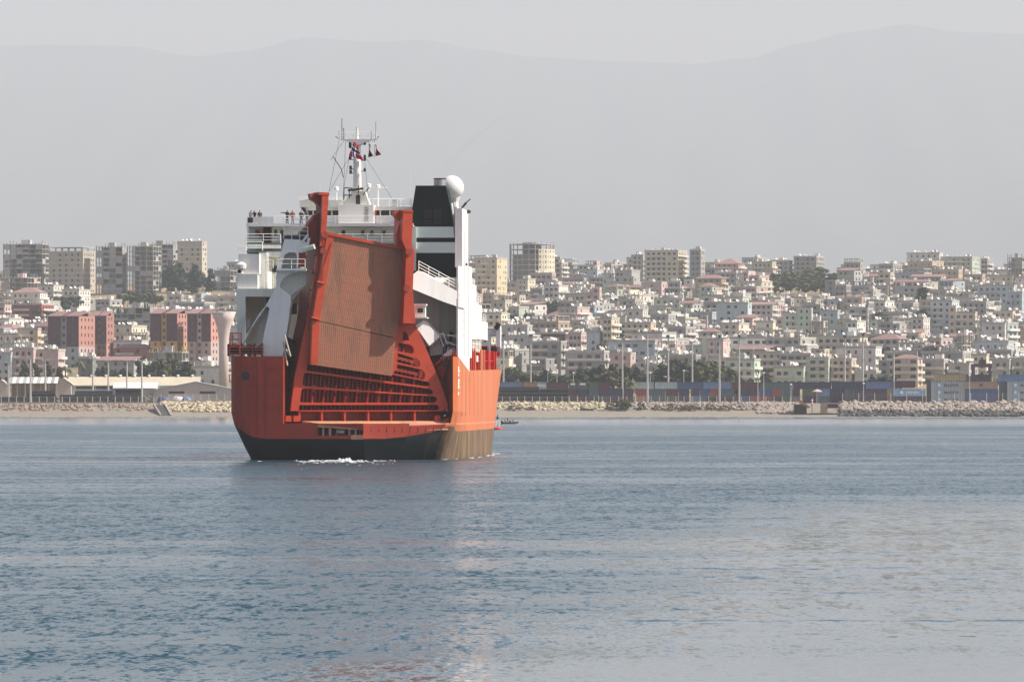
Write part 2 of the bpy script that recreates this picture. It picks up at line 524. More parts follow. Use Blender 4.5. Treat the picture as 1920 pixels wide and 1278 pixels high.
def paint_line(x, d):
    return 2.3 + 0.75 * smooth(8.5, 11.8, abs(x)) + (0.9 * smooth(9.6, 11.6, -x) if x < 0 and d < 9 else 0) + (0.75 * smooth(4.5, 11.0, x) * (1 - smooth(6.2, 12, d)) if x > 0 else 0)
mb = MB()
rows = [-1.6, -0.7, 0.0, 0.7, 1.4, 'p0', 'p1', 'p2', 'p3', 3.93]
grid = []
n_pts = len(perimeter(0))
base = [perimeter(2.6)[i] for i in range(n_pts)]
Z_PLAT = 3.93
for r_ in rows:
    line = []
    for i in range(n_pts):
        if isinstance(r_, str):
            pl = paint_line(*base[i])
            z = {'p0': pl - 0.001, 'p1': pl + .001 + (Z_PLAT - pl) * .22, 'p2': pl + (Z_PLAT - pl) * .45, 'p3': pl + (Z_PLAT - pl) * .75}[r_]
            z = min(z, Z_PLAT - .02)
        else: z = r_
        x, d = perimeter(z)[i]
        line.append((x, d, z))
    grid.append(line)
k0 = 0
for line in grid: mb.v.extend(line)
iR0 = [i for i in range(n_pts) if abs(base[i][0] - X_REC0) < 1e-6][0]
iR1 = [i for i in range(n_pts) if abs(base[i][0] - X_CUT) < 1e-6][0]
iSide = n_pts - sum(1 for x, d in base if x > 9 and d > CORNER_D) 
for j in range(len(rows) - 1):
    for i in range(n_pts - 1):
        below = j < 5
        if (not below) and iR0 <= i < iR1 and j >= 6: continue        # mooring recess
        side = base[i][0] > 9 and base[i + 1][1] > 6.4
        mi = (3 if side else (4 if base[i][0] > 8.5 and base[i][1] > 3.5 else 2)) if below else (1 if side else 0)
        mb.f.append((j * n_pts + i, j * n_pts + i + 1, (j + 1) * n_pts + i + 1, (j + 1) * n_pts + i)); mb.m.append(mi)
top = [(len(rows) - 1) * n_pts + i for i in range(n_pts)]
# closing deck at platform height (fan of quads port to starboard would be concave: leave the aft part to the platform)
mb.f.append(tuple(top)); mb.m.append(0)
mb.f.append(tuple(reversed(range(n_pts)))); mb.m.append(2)
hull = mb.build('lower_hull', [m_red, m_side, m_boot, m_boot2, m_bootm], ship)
for p_ in hull.data.polygons:
    if p_.center.x > 7 and p_.normal.z < .5 and p_.center.z < 3.9: p_.use_smooth = True

# mooring recess in the transom
mb = MB()
x0, x1 = X_REC0, X_CUT
zr0 = grid[6][iR0][2]
mb.box(x0 - .1, x1 + .1, 1.9, 2.1, zr0 - .3, 3.9)
mb.box(x0 - .02, x1, .06, 1.9, zr0 - .25, zr0 - .02)
mb.plate([(x0, 0.03, 3.9), (x1, 0.03, 3.9), (x1, 0.03, 3.15), (x1 - 1.2, .03, 3.45), (x0 + .1, .03, 3.86)], (0, 0.3, 0))
rec = mb.build('mooring_recess', m_ramp_in, ship)
mb = MB()
for px in (606, 619, 655, 667):
    x = sx(px, .9)
    mb.bar((x, .9, zr0 - .02), (x, .9, zr0 + .75), .13, 8); mb.bar((x, .9, zr0 + .75), (x, .9, zr0 + .85), .2, 8)
mb.build('bollard', m_bright, rec)
mb = MB(); mb.rail([(x0 + .1, .12, zr0), (x1 - .4, .12, zr0)], .8, 1, 1.2, .035)
mb.build('recess_rail', m_red, rec)
mb = MB(); xx = sx(638, .5); mb.bar((xx - .4, .6, zr0 + .4), (xx + .45, .6, zr0 + .4), .32, 10); mb.bar((xx - .5, .6, zr0 + .1), (xx + .5, .6, zr0 + .55), .1, 6)
mb.build('winch_drum', m_steel, rec)
# pale lower rub panel under the ramp sill
mb = MB(); a = sl(658, 815, -.03); b_ = sl(681, 824, -.03)
mb.box(a.x, b_.x - .02, -.04, -.004, b_.z + .02, a.z)
mb.build('rub_plate', m_sill, ship)

# upper hull
UZ = [3.93, 5.2, 7.2, 9.2, 11.15]
mb = MB()
P0 = perimeter(4.2, True); nU = len(P0)
def topz(d): return 11.15 if d < 26 else 9.75 + 0.007 * (d - 26)
for k, z in enumerate(UZ):
    P = perimeter(z, True)
    for i in range(nU):
        x, d = P[i]
        zz = Z_PLAT + (topz(d) - Z_PLAT) * (z - Z_PLAT) / (11.15 - Z_PLAT)
        mb.v.append((x, d, zz + (.002 if k == 0 else 0)))
iC = max(i for i in range(nU) if abs(P0[i][1] - CORNER_D) < 1e-6 and P0[i][0] > 0)
for k in range(len(UZ) - 1):
    for i in range(nU - 1):
        mb.f.append((k * nU + i, k * nU + i + 1, (k + 1) * nU + i + 1, (k + 1) * nU + i)); mb.m.append(1 if i >= iC else 0)
tp = [(len(UZ) - 1) * nU + i for i in range(nU)]
fwd = [i for i in tp if mb.v[i][1] > 26]; aftd = [i for i in tp if mb.v[i][1] < 26]
mb.f.append(tuple(fwd)); mb.m.append(2); mb.f.append(tuple(aftd)); mb.m.append(2)
q_ = [i for i in tp if abs(mb.v[i][1] - 25.9) < 1e-3] + [i for i in tp if abs(mb.v[i][1] - 26.2) < 1e-3][::-1]
mb.f.append(tuple(q_)); mb.m.append(2)
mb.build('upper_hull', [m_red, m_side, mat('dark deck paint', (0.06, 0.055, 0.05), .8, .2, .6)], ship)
# vertical seam and hawse pipe on the port quarter
mb = MB(); p = sl(485.5, 720, 0)
mb.box(p.x - .05, p.x + .05, -.045, .02, sz(812, 0), sz(675, 0))
mb.build('fender_seam', m_ramp_in, ship)
mb = MB(); p = sl(460, 704, 0)
mb.bar((p.x, -.05, p.z), (p.x, .25, p.z), .45, 16); 
ho_ = mb.build('hawse_pipe', m_dark, ship)
# welded plate seams
m_seam = mat('weld seam', (0.2, 0.03, 0.017), .6, .2, 1.0); m_seam2 = mat('weld seam on the side', (0.36, 0.085, 0.03), .6, .2, 1.0)
for x_ in (-10.6, -9.1, -8.05):
    mb = MB(); mb.box(x_ - .025, x_ + .025, -.012, .01, 4.0, 11.1); mb.build('plate_seam', m_seam, ship)
for z_ in (5.6, 8.0, 9.9):
    mb = MB(); mb.box(-10.5, PORT_IN - .02, -.014, .01, z_ - .025, z_ + .025); mb.build('plate_seam', m_seam, ship)
for d_ in (14, 20, 26.5, 33, 40, 47):
    mb = MB(); t_ = topz(d_) - .1
    mb.hexa([(halfb(d_, z) + o_, dd, z) for z, dd, o_ in ((4.7, d_ - .08, .012), (4.7, d_ + .08, .012), (t_, d_ + .08, .012), (t_, d_ - .08, .012))], [(halfb(d_, z) - .02, dd, z) for z, dd in ((4.7, d_ - .08), (4.7, d_ + .08), (t_, d_ + .08), (t_, d_ - .08))]); mb.build('plate_seam', m_seam2, ship)
# draught marks at the starboard corner
dm = MB()
for i, py in enumerate((692, 698, 705, 716, 722, 728, 740)):
    z = sz(py, 8.4); x = halfb(8.4, z) + .006
    dm.poly([(x, 7.8, z), (x, 9.4, z), (x, 9.4, z + .3), (x, 7.8, z + .3)])
    if i % 2: dm.poly([(x, 9.6, z), (x, 10.2, z), (x, 10.2, z + .3), (x, 9.6, z + .3)])
dm.build('draught_marks', m_bright, ship, normals=False)
# white diagonal of the superstructure paint on the side shell
mb = MB()
mb.poly([(HB + .012, 8.0, 11.16), (HB + .012, 25.8, 9.6), (HB + .012, 25.8, 11.16)])
mb.build('side_paint_wedge', m_white, ship, normals=False)

# ---- ramp plane: the slewed quarter ramp faces the starboard quarter
RA = R(21)
rt = Vector((math.cos(RA), math.sin(RA), 0)); rn = Vector((math.sin(RA), -math.cos(RA), 0))
rp0 = sl(545, 770, 1.6)
def rp(px, py, off=0.0):
    k = (px - CX) / F
    ox, od = rp0.x + off * rn.x, rp0.y + off * rn.y
    q = cs + k * ss
    u = (k * (SY0 + od * cs) - SX0 - od * ss - ox * q) / (rt.x * q - k * rt.y * cs + rt.y * ss)
    p = Vector((ox + u * rt.x, od + u * rt.y, 0))
    Y = SY0 - p.x * ss + p.y * cs
    p.z = CH + (HY - py) / F * Y
    return p
def rpl(pts, off): return [rp(x, y, off) for x, y in pts]

ramp = empty('stern_ramp', (0, 0, 0)); ramp.parent = ship
ramp['label'] = 'brown and red folded stern ramp with ribbed lower frame'
# ribbed lower frame with its cut-outs
outer = [(545, 770.5), (552.5, 708), (577, 600), (590, 520), (765, 520), (773, 545), (778, 605), (800, 655), (825, 716), (840, 757), (840, 770.5)]
def dshape(tl, tr, br, bl, n=5):
    """bay between two ribs: round end on the starboard side"""
    mx, my = max(tr[0], br[0]) + 7, (tr[1] + br[1]) / 2
    pts = [tl]
    for i in range(n + 1):
        t = i / n; an = -math.pi / 2 + math.pi * t
        x = tr[0] + (br[0] - tr[0]) * t + 8 * math.cos(an)
        y = (tr[1] + br[1]) / 2 + (br[1] - tr[1]) / 2 * math.sin(an)
        pts.append((x, y))
    pts.append(bl)
    return pts
holes = [
    dshape((560, 759), (816, 758.5), (816, 769), (559, 769)),
    [(565, 754), (561, 751), (560.5, 746), (563, 733), (567, 729), (572, 728)] + dshape((600, 730), (812, 742.5), (812, 754.5), (600, 754.5))[1:],
    [(571, 723.5), (567, 720), (566, 716), (570, 700), (575, 698.5)] + dshape((600, 700), (802, 728), (806, 740), (600, 725.5))[1:],
    [(574, 694.5), (583, 660), (600, 560), (742, 560), (740, 640), (733, 701)] + dshape((740, 703), (797, 714.5), (799, 724), (600, 697.5))[1:],
    dshape((738, 681), (786, 691.5), (792, 711.5), (736, 699.5)),
    dshape((743, 661), (776, 671), (783, 688), (740, 677.5)),
    dshape((747, 642), (764, 645), (772, 663), (744, 657.5)),
    [(755, 638), (756.5, 620), (761, 622), (766, 631), (767, 638)],
]
mb = MB()
TH = 1.35
mb.plate(rpl(outer, 0), -rn * .4, [rpl(h, 0) for h in holes])
fr = mb.build('lower_frame', m_ramp, ramp)
# horizontal webs running back from the ribs
mb = MB()
def web(a, b, t=.09):
    p, q = rp(a[0], a[1], -.41), rp(b[0], b[1], -.41)
    v = -rn * (TH - .42)
    mb.hexa([p + Vector((0, 0, -t)), q + Vector((0, 0, -t)), q + Vector((0, 0, t)), p + Vector((0, 0, t))], [p + v + Vector((0, 0, -t)), q + v + Vector((0, 0, -t)), q + v + Vector((0, 0, t)), p + v + Vector((0, 0, t))])
for a, b in (((560, 757), (822, 757)), ((565, 726.5), (815, 741)), ((572, 696.5), (806, 726)), ((736, 701.5), (800, 713)), ((740, 679.5), (794, 690)), ((744, 659), (784, 667)), ((560, 770), (824, 770))):
    web(a, b)
mb.build('rib_web', m_ramp, fr)
# back plating with corrugated stiffeners
mb = MB()
bk = [(545, 789), (552, 708), (577, 600), (760, 560), (778, 605), (840, 757), (842, 789)]
mb.plate(rpl(bk, -TH), -rn * .15)
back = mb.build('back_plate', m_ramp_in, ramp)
n_st = 34
for i in range(n_st):
    px0 = 566 + i * 7.6
    top_y = 640 if px0 < 745 else 640 + (px0 - 745) * 1.6
    lean = (8 if px0 < 700 else 5)
    p, q = rp(px0, 768, -TH + .18), rp(px0 + lean, top_y, -TH + .18)
    s_ = MB(); s_.hexa([p - rt * .12, p + rt * .12, p + rt * .06 + rn * .3, p - rt * .06 + rn * .3], [q - rt * .12, q + rt * .12, q + rt * .06 + rn * .3, q - rt * .06 + rn * .3])
    s_.build('stiffener', m_ramp_in, back)
# posts standing between the ribs near the front
for row, (ya, yb) in enumerate(((742, 756), (716, 734), (692, 712))):
    for i in range(13):
        px = 585 + i * 20.6 - row * -2.5
        if px > 800 - row * 8 or (row == 2 and px < 690): continue
        base_y = yb + (px - 565) * (0.0 if row == 0 else (0.05 if row == 1 else .055)) * (1 if row else 0)
        p, q = rp(px, base_y - 1, -.5), rp(px + 1.5, base_y - 14, -.5)
        s_ = MB(); s_.bar(p, q, .12, 6)
        s_.build('strut', m_ramp, ramp)
# hinge posts below the frame, hinge blocks
for px in (562, 604, 647, 691, 734, 778):
    s_ = MB(); p, q = rp(px, 789, -.1), rp(px, 770, -.1)
    s_.hexa([p - rt * .1, p + rt * .1, p + rt * .1 - rn * 1.4, p - rt * .1 - rn * 1.4], [q - rt * .1, q + rt * .1, q + rt * .1 - rn * 1.4, q - rt * .1 - rn * 1.4])
    s_.build('hinge_post', m_ramp, ramp)
for px in (541, 556, 821, 836):
    s_ = MB(); p, q = rp(px, 790, .2), rp(px, 779, .2)
    s_.hexa([p - rt * .35, p + rt * .35, p + rt * .35 - rn * .9, p - rt * .35 - rn * .9], [q - rt * .3, q + rt * .3, q + rt * .3 - rn * .8, q - rt * .3 - rn * .8])
    s_.build('hinge_block', m_ramp, ramp)
# sill flap
mb = MB()
a, b = rp(566, 789, -.2), rp(846, 789, -.2)
zt = a.z
pts = [Vector((X_REC0 + .02, .12, Z_PLAT + .03)), Vector((X_CUT, .05, Z_PLAT - .3)), Vector((HB - .9, CORNER_D - .3, Z_PLAT - .32)), Vector((b.x, b.y, zt)), Vector((a.x, a.y, zt))]
mb.plate(pts, (0, 0, -.4))
mb.build('sill_flap', m_sill, ramp)
mb = MB()
for i in range(12):
    t = i / 11
    p = Vector((X_CUT, .03, 0)).lerp(Vector((HB - .9, CORNER_D - .32, 0)), t)
    mb.box(p.x - .03, p.x + .03, p.y - .05, p.y - .01, Z_PLAT - .95, Z_PLAT - .33)
mb.build('flap_bracket', m_ramp_in, ramp)

# side beams of the ramp
mb = MB(); mb.plate(rpl([(545, 769.5), (552.5, 708), (577, 600), (597, 462), (611, 462), (592, 600), (570, 700), (560, 769.5)], .02), -rn * .5)
lb = mb.build('side_beam', m_ramp, ramp)
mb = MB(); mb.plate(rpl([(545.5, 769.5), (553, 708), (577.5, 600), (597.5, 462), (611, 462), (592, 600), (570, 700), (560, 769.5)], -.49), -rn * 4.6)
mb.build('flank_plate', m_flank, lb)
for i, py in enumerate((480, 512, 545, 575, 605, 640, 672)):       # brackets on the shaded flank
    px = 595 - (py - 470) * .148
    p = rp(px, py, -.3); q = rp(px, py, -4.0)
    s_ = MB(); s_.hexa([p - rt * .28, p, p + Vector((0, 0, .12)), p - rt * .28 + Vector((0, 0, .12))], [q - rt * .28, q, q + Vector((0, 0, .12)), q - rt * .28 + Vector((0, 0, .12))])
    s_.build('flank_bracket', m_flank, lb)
mb = MB(); mb.plate(rpl([(756, 397), (774, 398), (772, 462), (777, 470), (774, 545), (779, 606), (756, 606), (759, 540), (762, 470), (754, 450)], 2.4), -rn * 3.3)
rb = mb.build('side_beam', m_ramp, ramp)
mb = MB(); mb.plate(rpl([(600, 462), (604, 400), (604, 363), (616.5, 365), (614, 400), (610, 462)], 1.0), -rn * .4)
la = mb.build('hoisting_arm', m_ramp, ramp)
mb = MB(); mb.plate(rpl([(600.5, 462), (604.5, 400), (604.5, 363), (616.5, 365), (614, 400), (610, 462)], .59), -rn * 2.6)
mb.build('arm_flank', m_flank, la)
mb = MB(); mb.plate(rpl([(581, 363), (600, 361), (603, 375), (602, 392), (592, 379), (583, 374)], -.2), -rn * .9)
mb.plate(rpl([(567, 437), (590, 404), (600, 398), (603, 462), (585, 470), (575, 452)], -.8), -rn * 1.2)
mb.build('sheave_bracket', m_ramp_in, la)
mb = MB(); mb.plate(rpl([(738, 396), (757, 393), (757, 440), (752, 450), (756, 462), (745, 470), (742, 440), (750, 415), (740, 404)], 1.3), -rn * .9)
mb.build('sheave_bracket', m_ramp, rb)
mb = MB(); mb.plate(rpl([(755, 393), (775, 394), (775, 398), (755, 397)], 2.45), -rn * 3.4)
mb.build('arm_cap', m_ramp, rb)
mb = MB(); mb.plate(rpl([(598, 360), (617.5, 361), (617.5, 366), (598, 365)], 1.05), -rn * 2.5)
mb.build('arm_cap', m_ramp, la)
for (px, py) in ((762, 540), (766, 472), (606, 470), (608, 440)):
    s_ = MB(); p = rp(px, py, 2.42 if px > 700 else 1.05); s_.bar(p, p + rn * .15, .38, 10)
    s_.build('pin_boss', m_ramp_in, ramp)

# the folded tread panel
PU = [(613, 438), (774, 470.5), (742, 633), (586, 598.5)]
PL = [(586, 600), (742, 634.5), (735, 704.5), (583, 683)]
mb = MB(); mb.plate(rpl(PU, .95), -rn * .75)
up = mb.build('tread_panel', m_tread, ramp)
mb = MB(); mb.plate(rpl(PL, .95), -rn * .75)
lo = mb.build('tread_panel', m_tread, ramp)
def lerp2(a, b, t): return (a[0] + (b[0] - a[0]) * t, a[1] + (b[1] - a[1]) * t)
# anti-skid bars on the tread
for quad, par, nb in ((PU, up, 36), (PL, lo, 36)):
    mb = MB()
    for i in range(nb):
        t = 0.115 + i * 0.86 / (nb - 1)
        a, b = lerp2(quad[0], quad[1], t), lerp2(quad[3], quad[2], t)
        p, q = rp(*a, .95), rp(*b, .95)
        p, q = p.lerp(q, .015), q.lerp(p, .015)
        mb.hexa([p - rt * .05, p + rt * .05, p + rt * .03 + rn * .014, p - rt * .03 + rn * .014], [q - rt * .05, q + rt * .05, q + rt * .03 + rn * .014, q - rt * .03 + rn * .014])
    for i in range(9):
        t = (i + 1) / 10; a, b = lerp2(quad[0], quad[3], t), lerp2(quad[1], quad[2], t)
        p, q = rp(*lerp2(a, b, .1), .95), rp(*lerp2(a, b, .985), .95); zz = Vector((0, 0, .03))
        mb.hexa([p - zz, p + zz, p + zz + rn * .012, p - zz + rn * .012], [q - zz, q + zz, q + zz + rn * .012, q - zz + rn * .012])
    o = mb.build('anti_skid_bars', m_tread, par); o['kind'] = 'stuff'
# orange border strips of the panel
for quad, par in ((PU, up), (PL, lo)):
    a0, a1 = quad[0], lerp2(quad[0], quad[1], .085); b0, b1 = quad[3], lerp2(quad[3], quad[2], .085)
    mb = MB(); mb.plate(rpl([a0, a1, b1, b0], 1.07), -rn * .1)
    mb.build('border_strip', m_ramp, par)
mb = MB(); mb.plate(rpl([(604, 436), (611, 434), (777, 468), (776, 473), (612, 440)], 1.15), -rn * 1.1)
mb.build('panel_head_beam', m_ramp, ramp)
mb = MB(); mb.plate(rpl([(741, 596), (752, 598), (747, 640), (744, 690), (734, 704), (733, 668), (728, 650), (735, 630)], .6), -rn * .5)
mb.build('fold_hinge_plate', m_ramp, ramp)
mb = MB()
for a, b in (((612, 445), (608, 470)), ((622, 455), (606, 500)), ((606, 500), (604, 530))):
    mb.bar(rp(*a, 1.15), rp(*b, 1.15), .03, 4)
mb.build('lashing_wire', m_dark, ramp)
mb = MB()
for (x, y0_, y1_) in ((600, 528, 540), (590, 595, 604)):
    mb.bar(rp(x - 6, y0_, 1.2), rp(x + 8, y0_ + 3, 1.2), .1, 6)
mb.build('latch_bar', m_ramp, ramp)
# hand rails on the gusset
mb = MB()
for (a, b) in (((741, 668), (774, 677)), ((741, 671), (774, 680)), ((737, 690), (783, 700)), ((737, 693), (783, 703)), ((733, 697), (740, 668))):
    mb.bar(rp(*a, .06), rp(*b, .06), .035, 4)
mb.build('gusset_rail', m_ramp, ramp)

# inner starboard wall beside the ramp
mb = MB()
mb.plate([sl(788, 640, 15.0), sl(840, 668, 12), sl(852, 669, 8.2), sl(852, 770, 8.2), sl(838, 790, 12), sl(788, 790, 15.0)], (0.1, .3, 0))
mb.build('quarter_bulkhead', m_red, ship)
mb = MB(); mb.bar(sl(826, 668, 7.8), sl(826, 672, 7.8), .1)
pts = [sl(829, 665, 7.6), sl(833, 689, 7.6), sl(840, 668, 7.5), sl(846, 690, 7.4), sl(847, 712, 7.4), sl(847, 740, 7.4)]
for a, b in zip(pts[:-1], pts[1:]): mb.bar(a, b, .09, 6)
mb.build('pilot_ladder_davit', m_dark, ship)
mb = MB(); 
for i in range(12):
    z = 4.6 + i * .5; mb.bar((11.0, 7.5, z), (11.5, 7.35, z), .03, 4)
mb.build('rung', m_dark, ship)
mb = MB(); mb.plate([sl(815, 683, 9), sl(828, 668, 8.6), sl(842, 672, 8), sl(836, 690, 8), sl(830, 710, 8.2), sl(820, 690, 9)], (0, .3, 0))
mb.build('winch_foundation', m_ramp_in, ship)
mb = MB(); mb.plate([sl(813, 683, 8.4), sl(845, 666, 7.8), sl(851, 655, 7.8), sl(858, 668, 7.6), sl(832, 669, 8.2), sl(818, 684, 8.4)], (0, .25, 0))
mb.build('fairlead_plate', m_ramp, ship)
mb = MB()
for (a, b) in (((826, 786), (850, 776)), ((832, 780), (856, 766)), ((820, 804), (846, 784)), ((836, 770), (858, 772))):
    mb.bar(sl(*a, 7.0), sl(*b, 8.5), .14, 6)
mb.build('hinge_linkage', m_dark, ship)

# ---- port side structure: the pale portal leg
leg_m = m_white
D0 = 2.2
def dp(pts, d): return [sl(x, y, d) for x, y in pts]
mb = MB()
legout = [(453, 641), (476, 607), (497, 577), (507, 557), (517.5, 536), (517, 520), (521, 500), (527, 474), (533, 448), (560, 449), (577, 455), (578, 470), (566, 474), (560, 473), (558, 506), (574, 507), (574, 510), (556, 508), (545, 512), (530, 522), (526, 530), (524, 537), (533, 545), (545, 553), (545, 569), (543, 578), (541, 600), (536, 630), (530, 667.5), (492, 667.5), (490, 655), (496, 620), (503, 590), (505, 578), (502, 574.5), (496, 576), (486, 588), (470, 614), (458, 641)]
leghole = [(527, 503), (529.5, 486), (534, 476.5), (541, 473), (553, 473), (557, 478), (556, 504)]
mb.plate(dp(legout, D0), (0, 2.4, 0), [dp(leghole, D0)])
leg = mb.build('portal_leg', leg_m, ship)
mb = MB(); mb.plate(dp([(526, 505), (528, 484), (538, 472), (556, 472), (558, 506)], D0 + 1.9), (0, .1, 0))
mb.build('recess_back', m_grey, leg)
mb = MB(); mb.plate(dp([(517, 507), (520, 503.5), (574, 503.5), (574, 507)], D0 - 1.0), (0, 1.2, 0))
mb.build('platform_ledge', leg_m, leg)
mb = MB(); mb.plate(dp([(524, 538), (527, 529), (545, 513), (574, 509), (574, 532), (545, 566), (522, 568)], D0 + 1.6), (0, .2, 0))
mb.build('gusset_back', m_cream, leg)
# triangular sun-facing gusset catching the light
p = dp([(521, 568), (567, 536)], D0); 
mb = MB(); a, b, c = sl(521, 568.5, D0 + .1), sl(567, 535, D0 + 1.4), sl(544.5, 568.5, D0 + 2.2)
mb.poly([a, c, b]); mb.poly([a - Vector((0, 0, .12)), c - Vector((0, 0, .12)), b - Vector((0, 0, .12))])
for q, w_ in ((a, c), (c, b), (b, a)): mb.poly([q, w_, w_ - Vector((0, 0, .12)), q - Vector((0, 0, .12))])
mb.build('lit_gusset', m_white, leg)
mb = MB(); mb.plate(dp([(470, 655), (500, 578), (506, 578), (496, 655)], D0 + 2.0), (0, .2, 0))
mb.build('leg_inner_plate', m_cream, leg)
mb = MB(); mb.rail([sl(532, 448, D0 + .2), sl(577, 450, D0 + .2)], 1.4, 3, 1.0, .04); mb.rail([sl(532, 448, D0 + 2.2), sl(577, 450, D0 + 2.2)], 2.2, 4, .8, .04)
mb.rail([sl(521, 503, D0 - .8), sl(572, 503, D0 - .8)], 1.0, 2, 1.4, .035)
mb.build('leg_rail', m_white, leg)
mb = MB(); q = sl(550, 452, D0 + 1.2); mb.bar(q - Vector((1.2, 0, -.1)), q + Vector((.6, 0, .25)), .5, 10); mb.box(q.x + .6, q.x + 1.5, q.y - .5, q.y + .5, q.z, q.z + 1.1)
mb.build('hoist_winch', m_dark, leg)
mb = MB(); mb.bar(sl(566, 468, D0), sl(590, 462, D0 - .5), .3, 8); mb.bar(sl(560, 462, D0), sl(578, 440, D0), .14, 6); mb.bar(sl(574, 468, D0), sl(580, 446, D0), .16, 6)
mb.build('hoist_link', m_cream, leg)
mb = MB(); mb.plate(dp([(558, 474), (572, 474), (572, 500), (558, 500)], D0 + .6), (0, 1.0, 0))
mb.build('ramp_stop', m_ramp_in, leg)
# portal behind (port garage frame)
mb = MB()
mb.plate(dp([(444, 545), (530, 545), (530, 556), (460, 556), (460, 667), (444, 667)], 8), (0, 1.3, 0))
por = mb.build('portal_frame', m_cream, ship)
mb = MB(); mb.plate(dp([(444, 545), (575, 545), (575, 667), (444, 667)], 15.3), (0, .3, 0)); mb.plate(dp([(443, 541), (575, 541), (575, 545), (443, 545)], 8), (0, 8, 0))
a, b = sl(444, 545, 9.4), sl(444, 667, 9.4); mb.box(a.x, a.x + .2, 9.4, 15.3, b.z, a.z)
mb.build('garage_wall', m_cream, por)
mb = MB(); mb.plate(dp([(461, 598.5), (467.5, 598.5), (467.5, 612), (461, 622)], 9.5), (0, .15, 0)); mb.build('gangway_door', m_white, por)
for (px, py) in ((508, 558), (548, 568)):
    mb = MB(); p = sl(px, py, 12); mb.box(p.x - .5, p.x + .5, 12, 13, p.z - 1.2, p.z); mb.build('garage_fitting', m_dark, por)

# railing cage and winch on the port quarter deck
zq = 11.16
mb = MB()
for (xa, xb) in ((432.5, 449.5),):
    a, b = sl(xa, 640, 1.0), sl(xb, 640, 1.0)
    for x in (a.x, b.x):
        for dd in (.6, 2.4): mb.bar((x, dd, zq), (x, dd, zq + 2.5), .06, 4)
    for z in (zq + 1.2, zq + 1.8, zq + 2.5):
        mb.bar((a.x, .6, z), (b.x, .6, z), .05, 4); mb.bar((a.x, 2.4, z), (b.x, 2.4, z), .05, 4)
        mb.bar((a.x, .6, z), (a.x, 2.4, z), .05, 4); mb.bar((b.x, .6, z), (b.x, 2.4, z), .05, 4)
    mb.box(a.x - .1, b.x + .1, .5, 2.5, zq + 1.0, zq + 1.18)
mb.build('lookout_cage', m_ramp_in, ship)
mb = MB(); mb.rail([(sx(430, .5), .5, zq), (sx(494, .5), .5, zq)], .95, 3, 1.2, .04); mb.rail([(sx(432, .7), .7, zq), (-11.9, 14, zq)], .95, 3, 1.4, .04)
mb.build('quarter_rail', m_ramp_in, ship)
for px in (441, 466, 480):
    mb = MB(); p = sl(px, 660, 1.8); mb.bar((p.x - .6, 1.8, zq + .7), (p.x + .6, 1.8, zq + .7), .5, 10); mb.box(p.x - .8, p.x - .6, 1.3, 2.3, zq, zq + 1.3); mb.box(p.x + .6, p.x + .75, 1.3, 2.3, zq, zq + 1.4)
    mb.build('mooring_winch', m_dark, ship)
mb = MB()
for a, b in (((531, 640), (539, 685)), ((534, 628), (545, 668)), ((545, 668), (536, 655))): mb.bar(sl(*a, 1.2), sl(*b, .9), .1, 5)
mb.build('mooring_rope', m_rope, ship)
mb = MB(); mb.plate(dp([(532, 634), (536, 630), (548, 637), (548, 645), (556, 650), (556, 668), (531, 668)], 5), (0, 1.5, 0)); mb.build('ramp_machinery', m_dark, ship)

# ---- accommodation block
def sbox(px0, py0, px1, py1, d0, d1, m, name, parent=ship):
    a, b = sl(px0, py1, d0), sl(px1, py0, d0)
    mb = MB(); mb.box(a.x, b.x, d0, d1, a.z, b.z)
    return mb.build(name, m, parent)
acc = empty('accommodation_block'); acc.parent = ship
acc['label'] = 'white accommodation block with bridge deck'
sbox(510, 424.6, 780, 508, 17.5, 31, m_cream, 'house_wall', acc)
sbox(463.5, 424.6, 510, 458, 19.5, 31, m_cream, 'house_wall', acc)
sbox(463.5, 466, 512, 520, 20, 31, m_cream, 'house_wall', acc)
sbox(461.5, 422, 775, 424.5, 16.3, 31, m_white, 'bridge_deck', acc)
sbox(461.5, 418.5, 775, 424.5, 16, 16.29, m_white, 'deck_fascia', acc)
sbox(461, 455.5, 526, 458.5, 15.4, 31, m_green, 'boat_deck', acc)
sbox(460.5, 459, 526, 466, 15.2, 15.5, m_white, 'deck_edge_panel', acc)
sbox(460.5, 470, 535, 473, 15.0, 19.5, m_green, 'lower_deck', acc)
sbox(463, 420, 466, 456, 16.3, 16.6, m_white, 'deck_pillar', acc)
sbox(463.5, 406.5, 513, 418.5, 16, 16.25, m_white, 'wing_bulwark', acc)
a_, b_2 = sl(463.5, 418.5, 16), sl(463.5, 406.5, 16)
mb = MB(); mb.box(a_.x, a_.x + .2, 16.25, 24, a_.z, b_2.z); mb.build('wing_bulwark', m_white, acc)
sbox(464.5, 408, 474, 417.5, 15.9, 15.99, m_dark, 'nav_light_screen', acc)
mb = MB()
mb.rail([sl(513, 418.5, 16.1), sl(573, 418.5, 16.1), sl(770, 418.5, 16.1)], .82, 3, 1.7, .035)
mb.rail([sl(462, 455.5, 15.5), sl(526, 455.5, 15.5)], 1.0, 3, 1.6, .035)
mb.rail([sl(462, 470, 15.1), sl(492, 470, 15.1)], 1.0, 3, 1.2, .04)
mb.rail([sl(608, 456, 15.8), sl(770, 456, 15.8)], 1.0, 3, 1.6, .035)
mb.rail([sl(447, 476, 9.2), sl(461, 476, 9.2)], .9, 3, 1.0, .035)
mb.build('deck_rail', m_white, acc)
sbox(606, 456, 772, 459, 15.7, 17.4, m_green, 'boat_deck', acc)
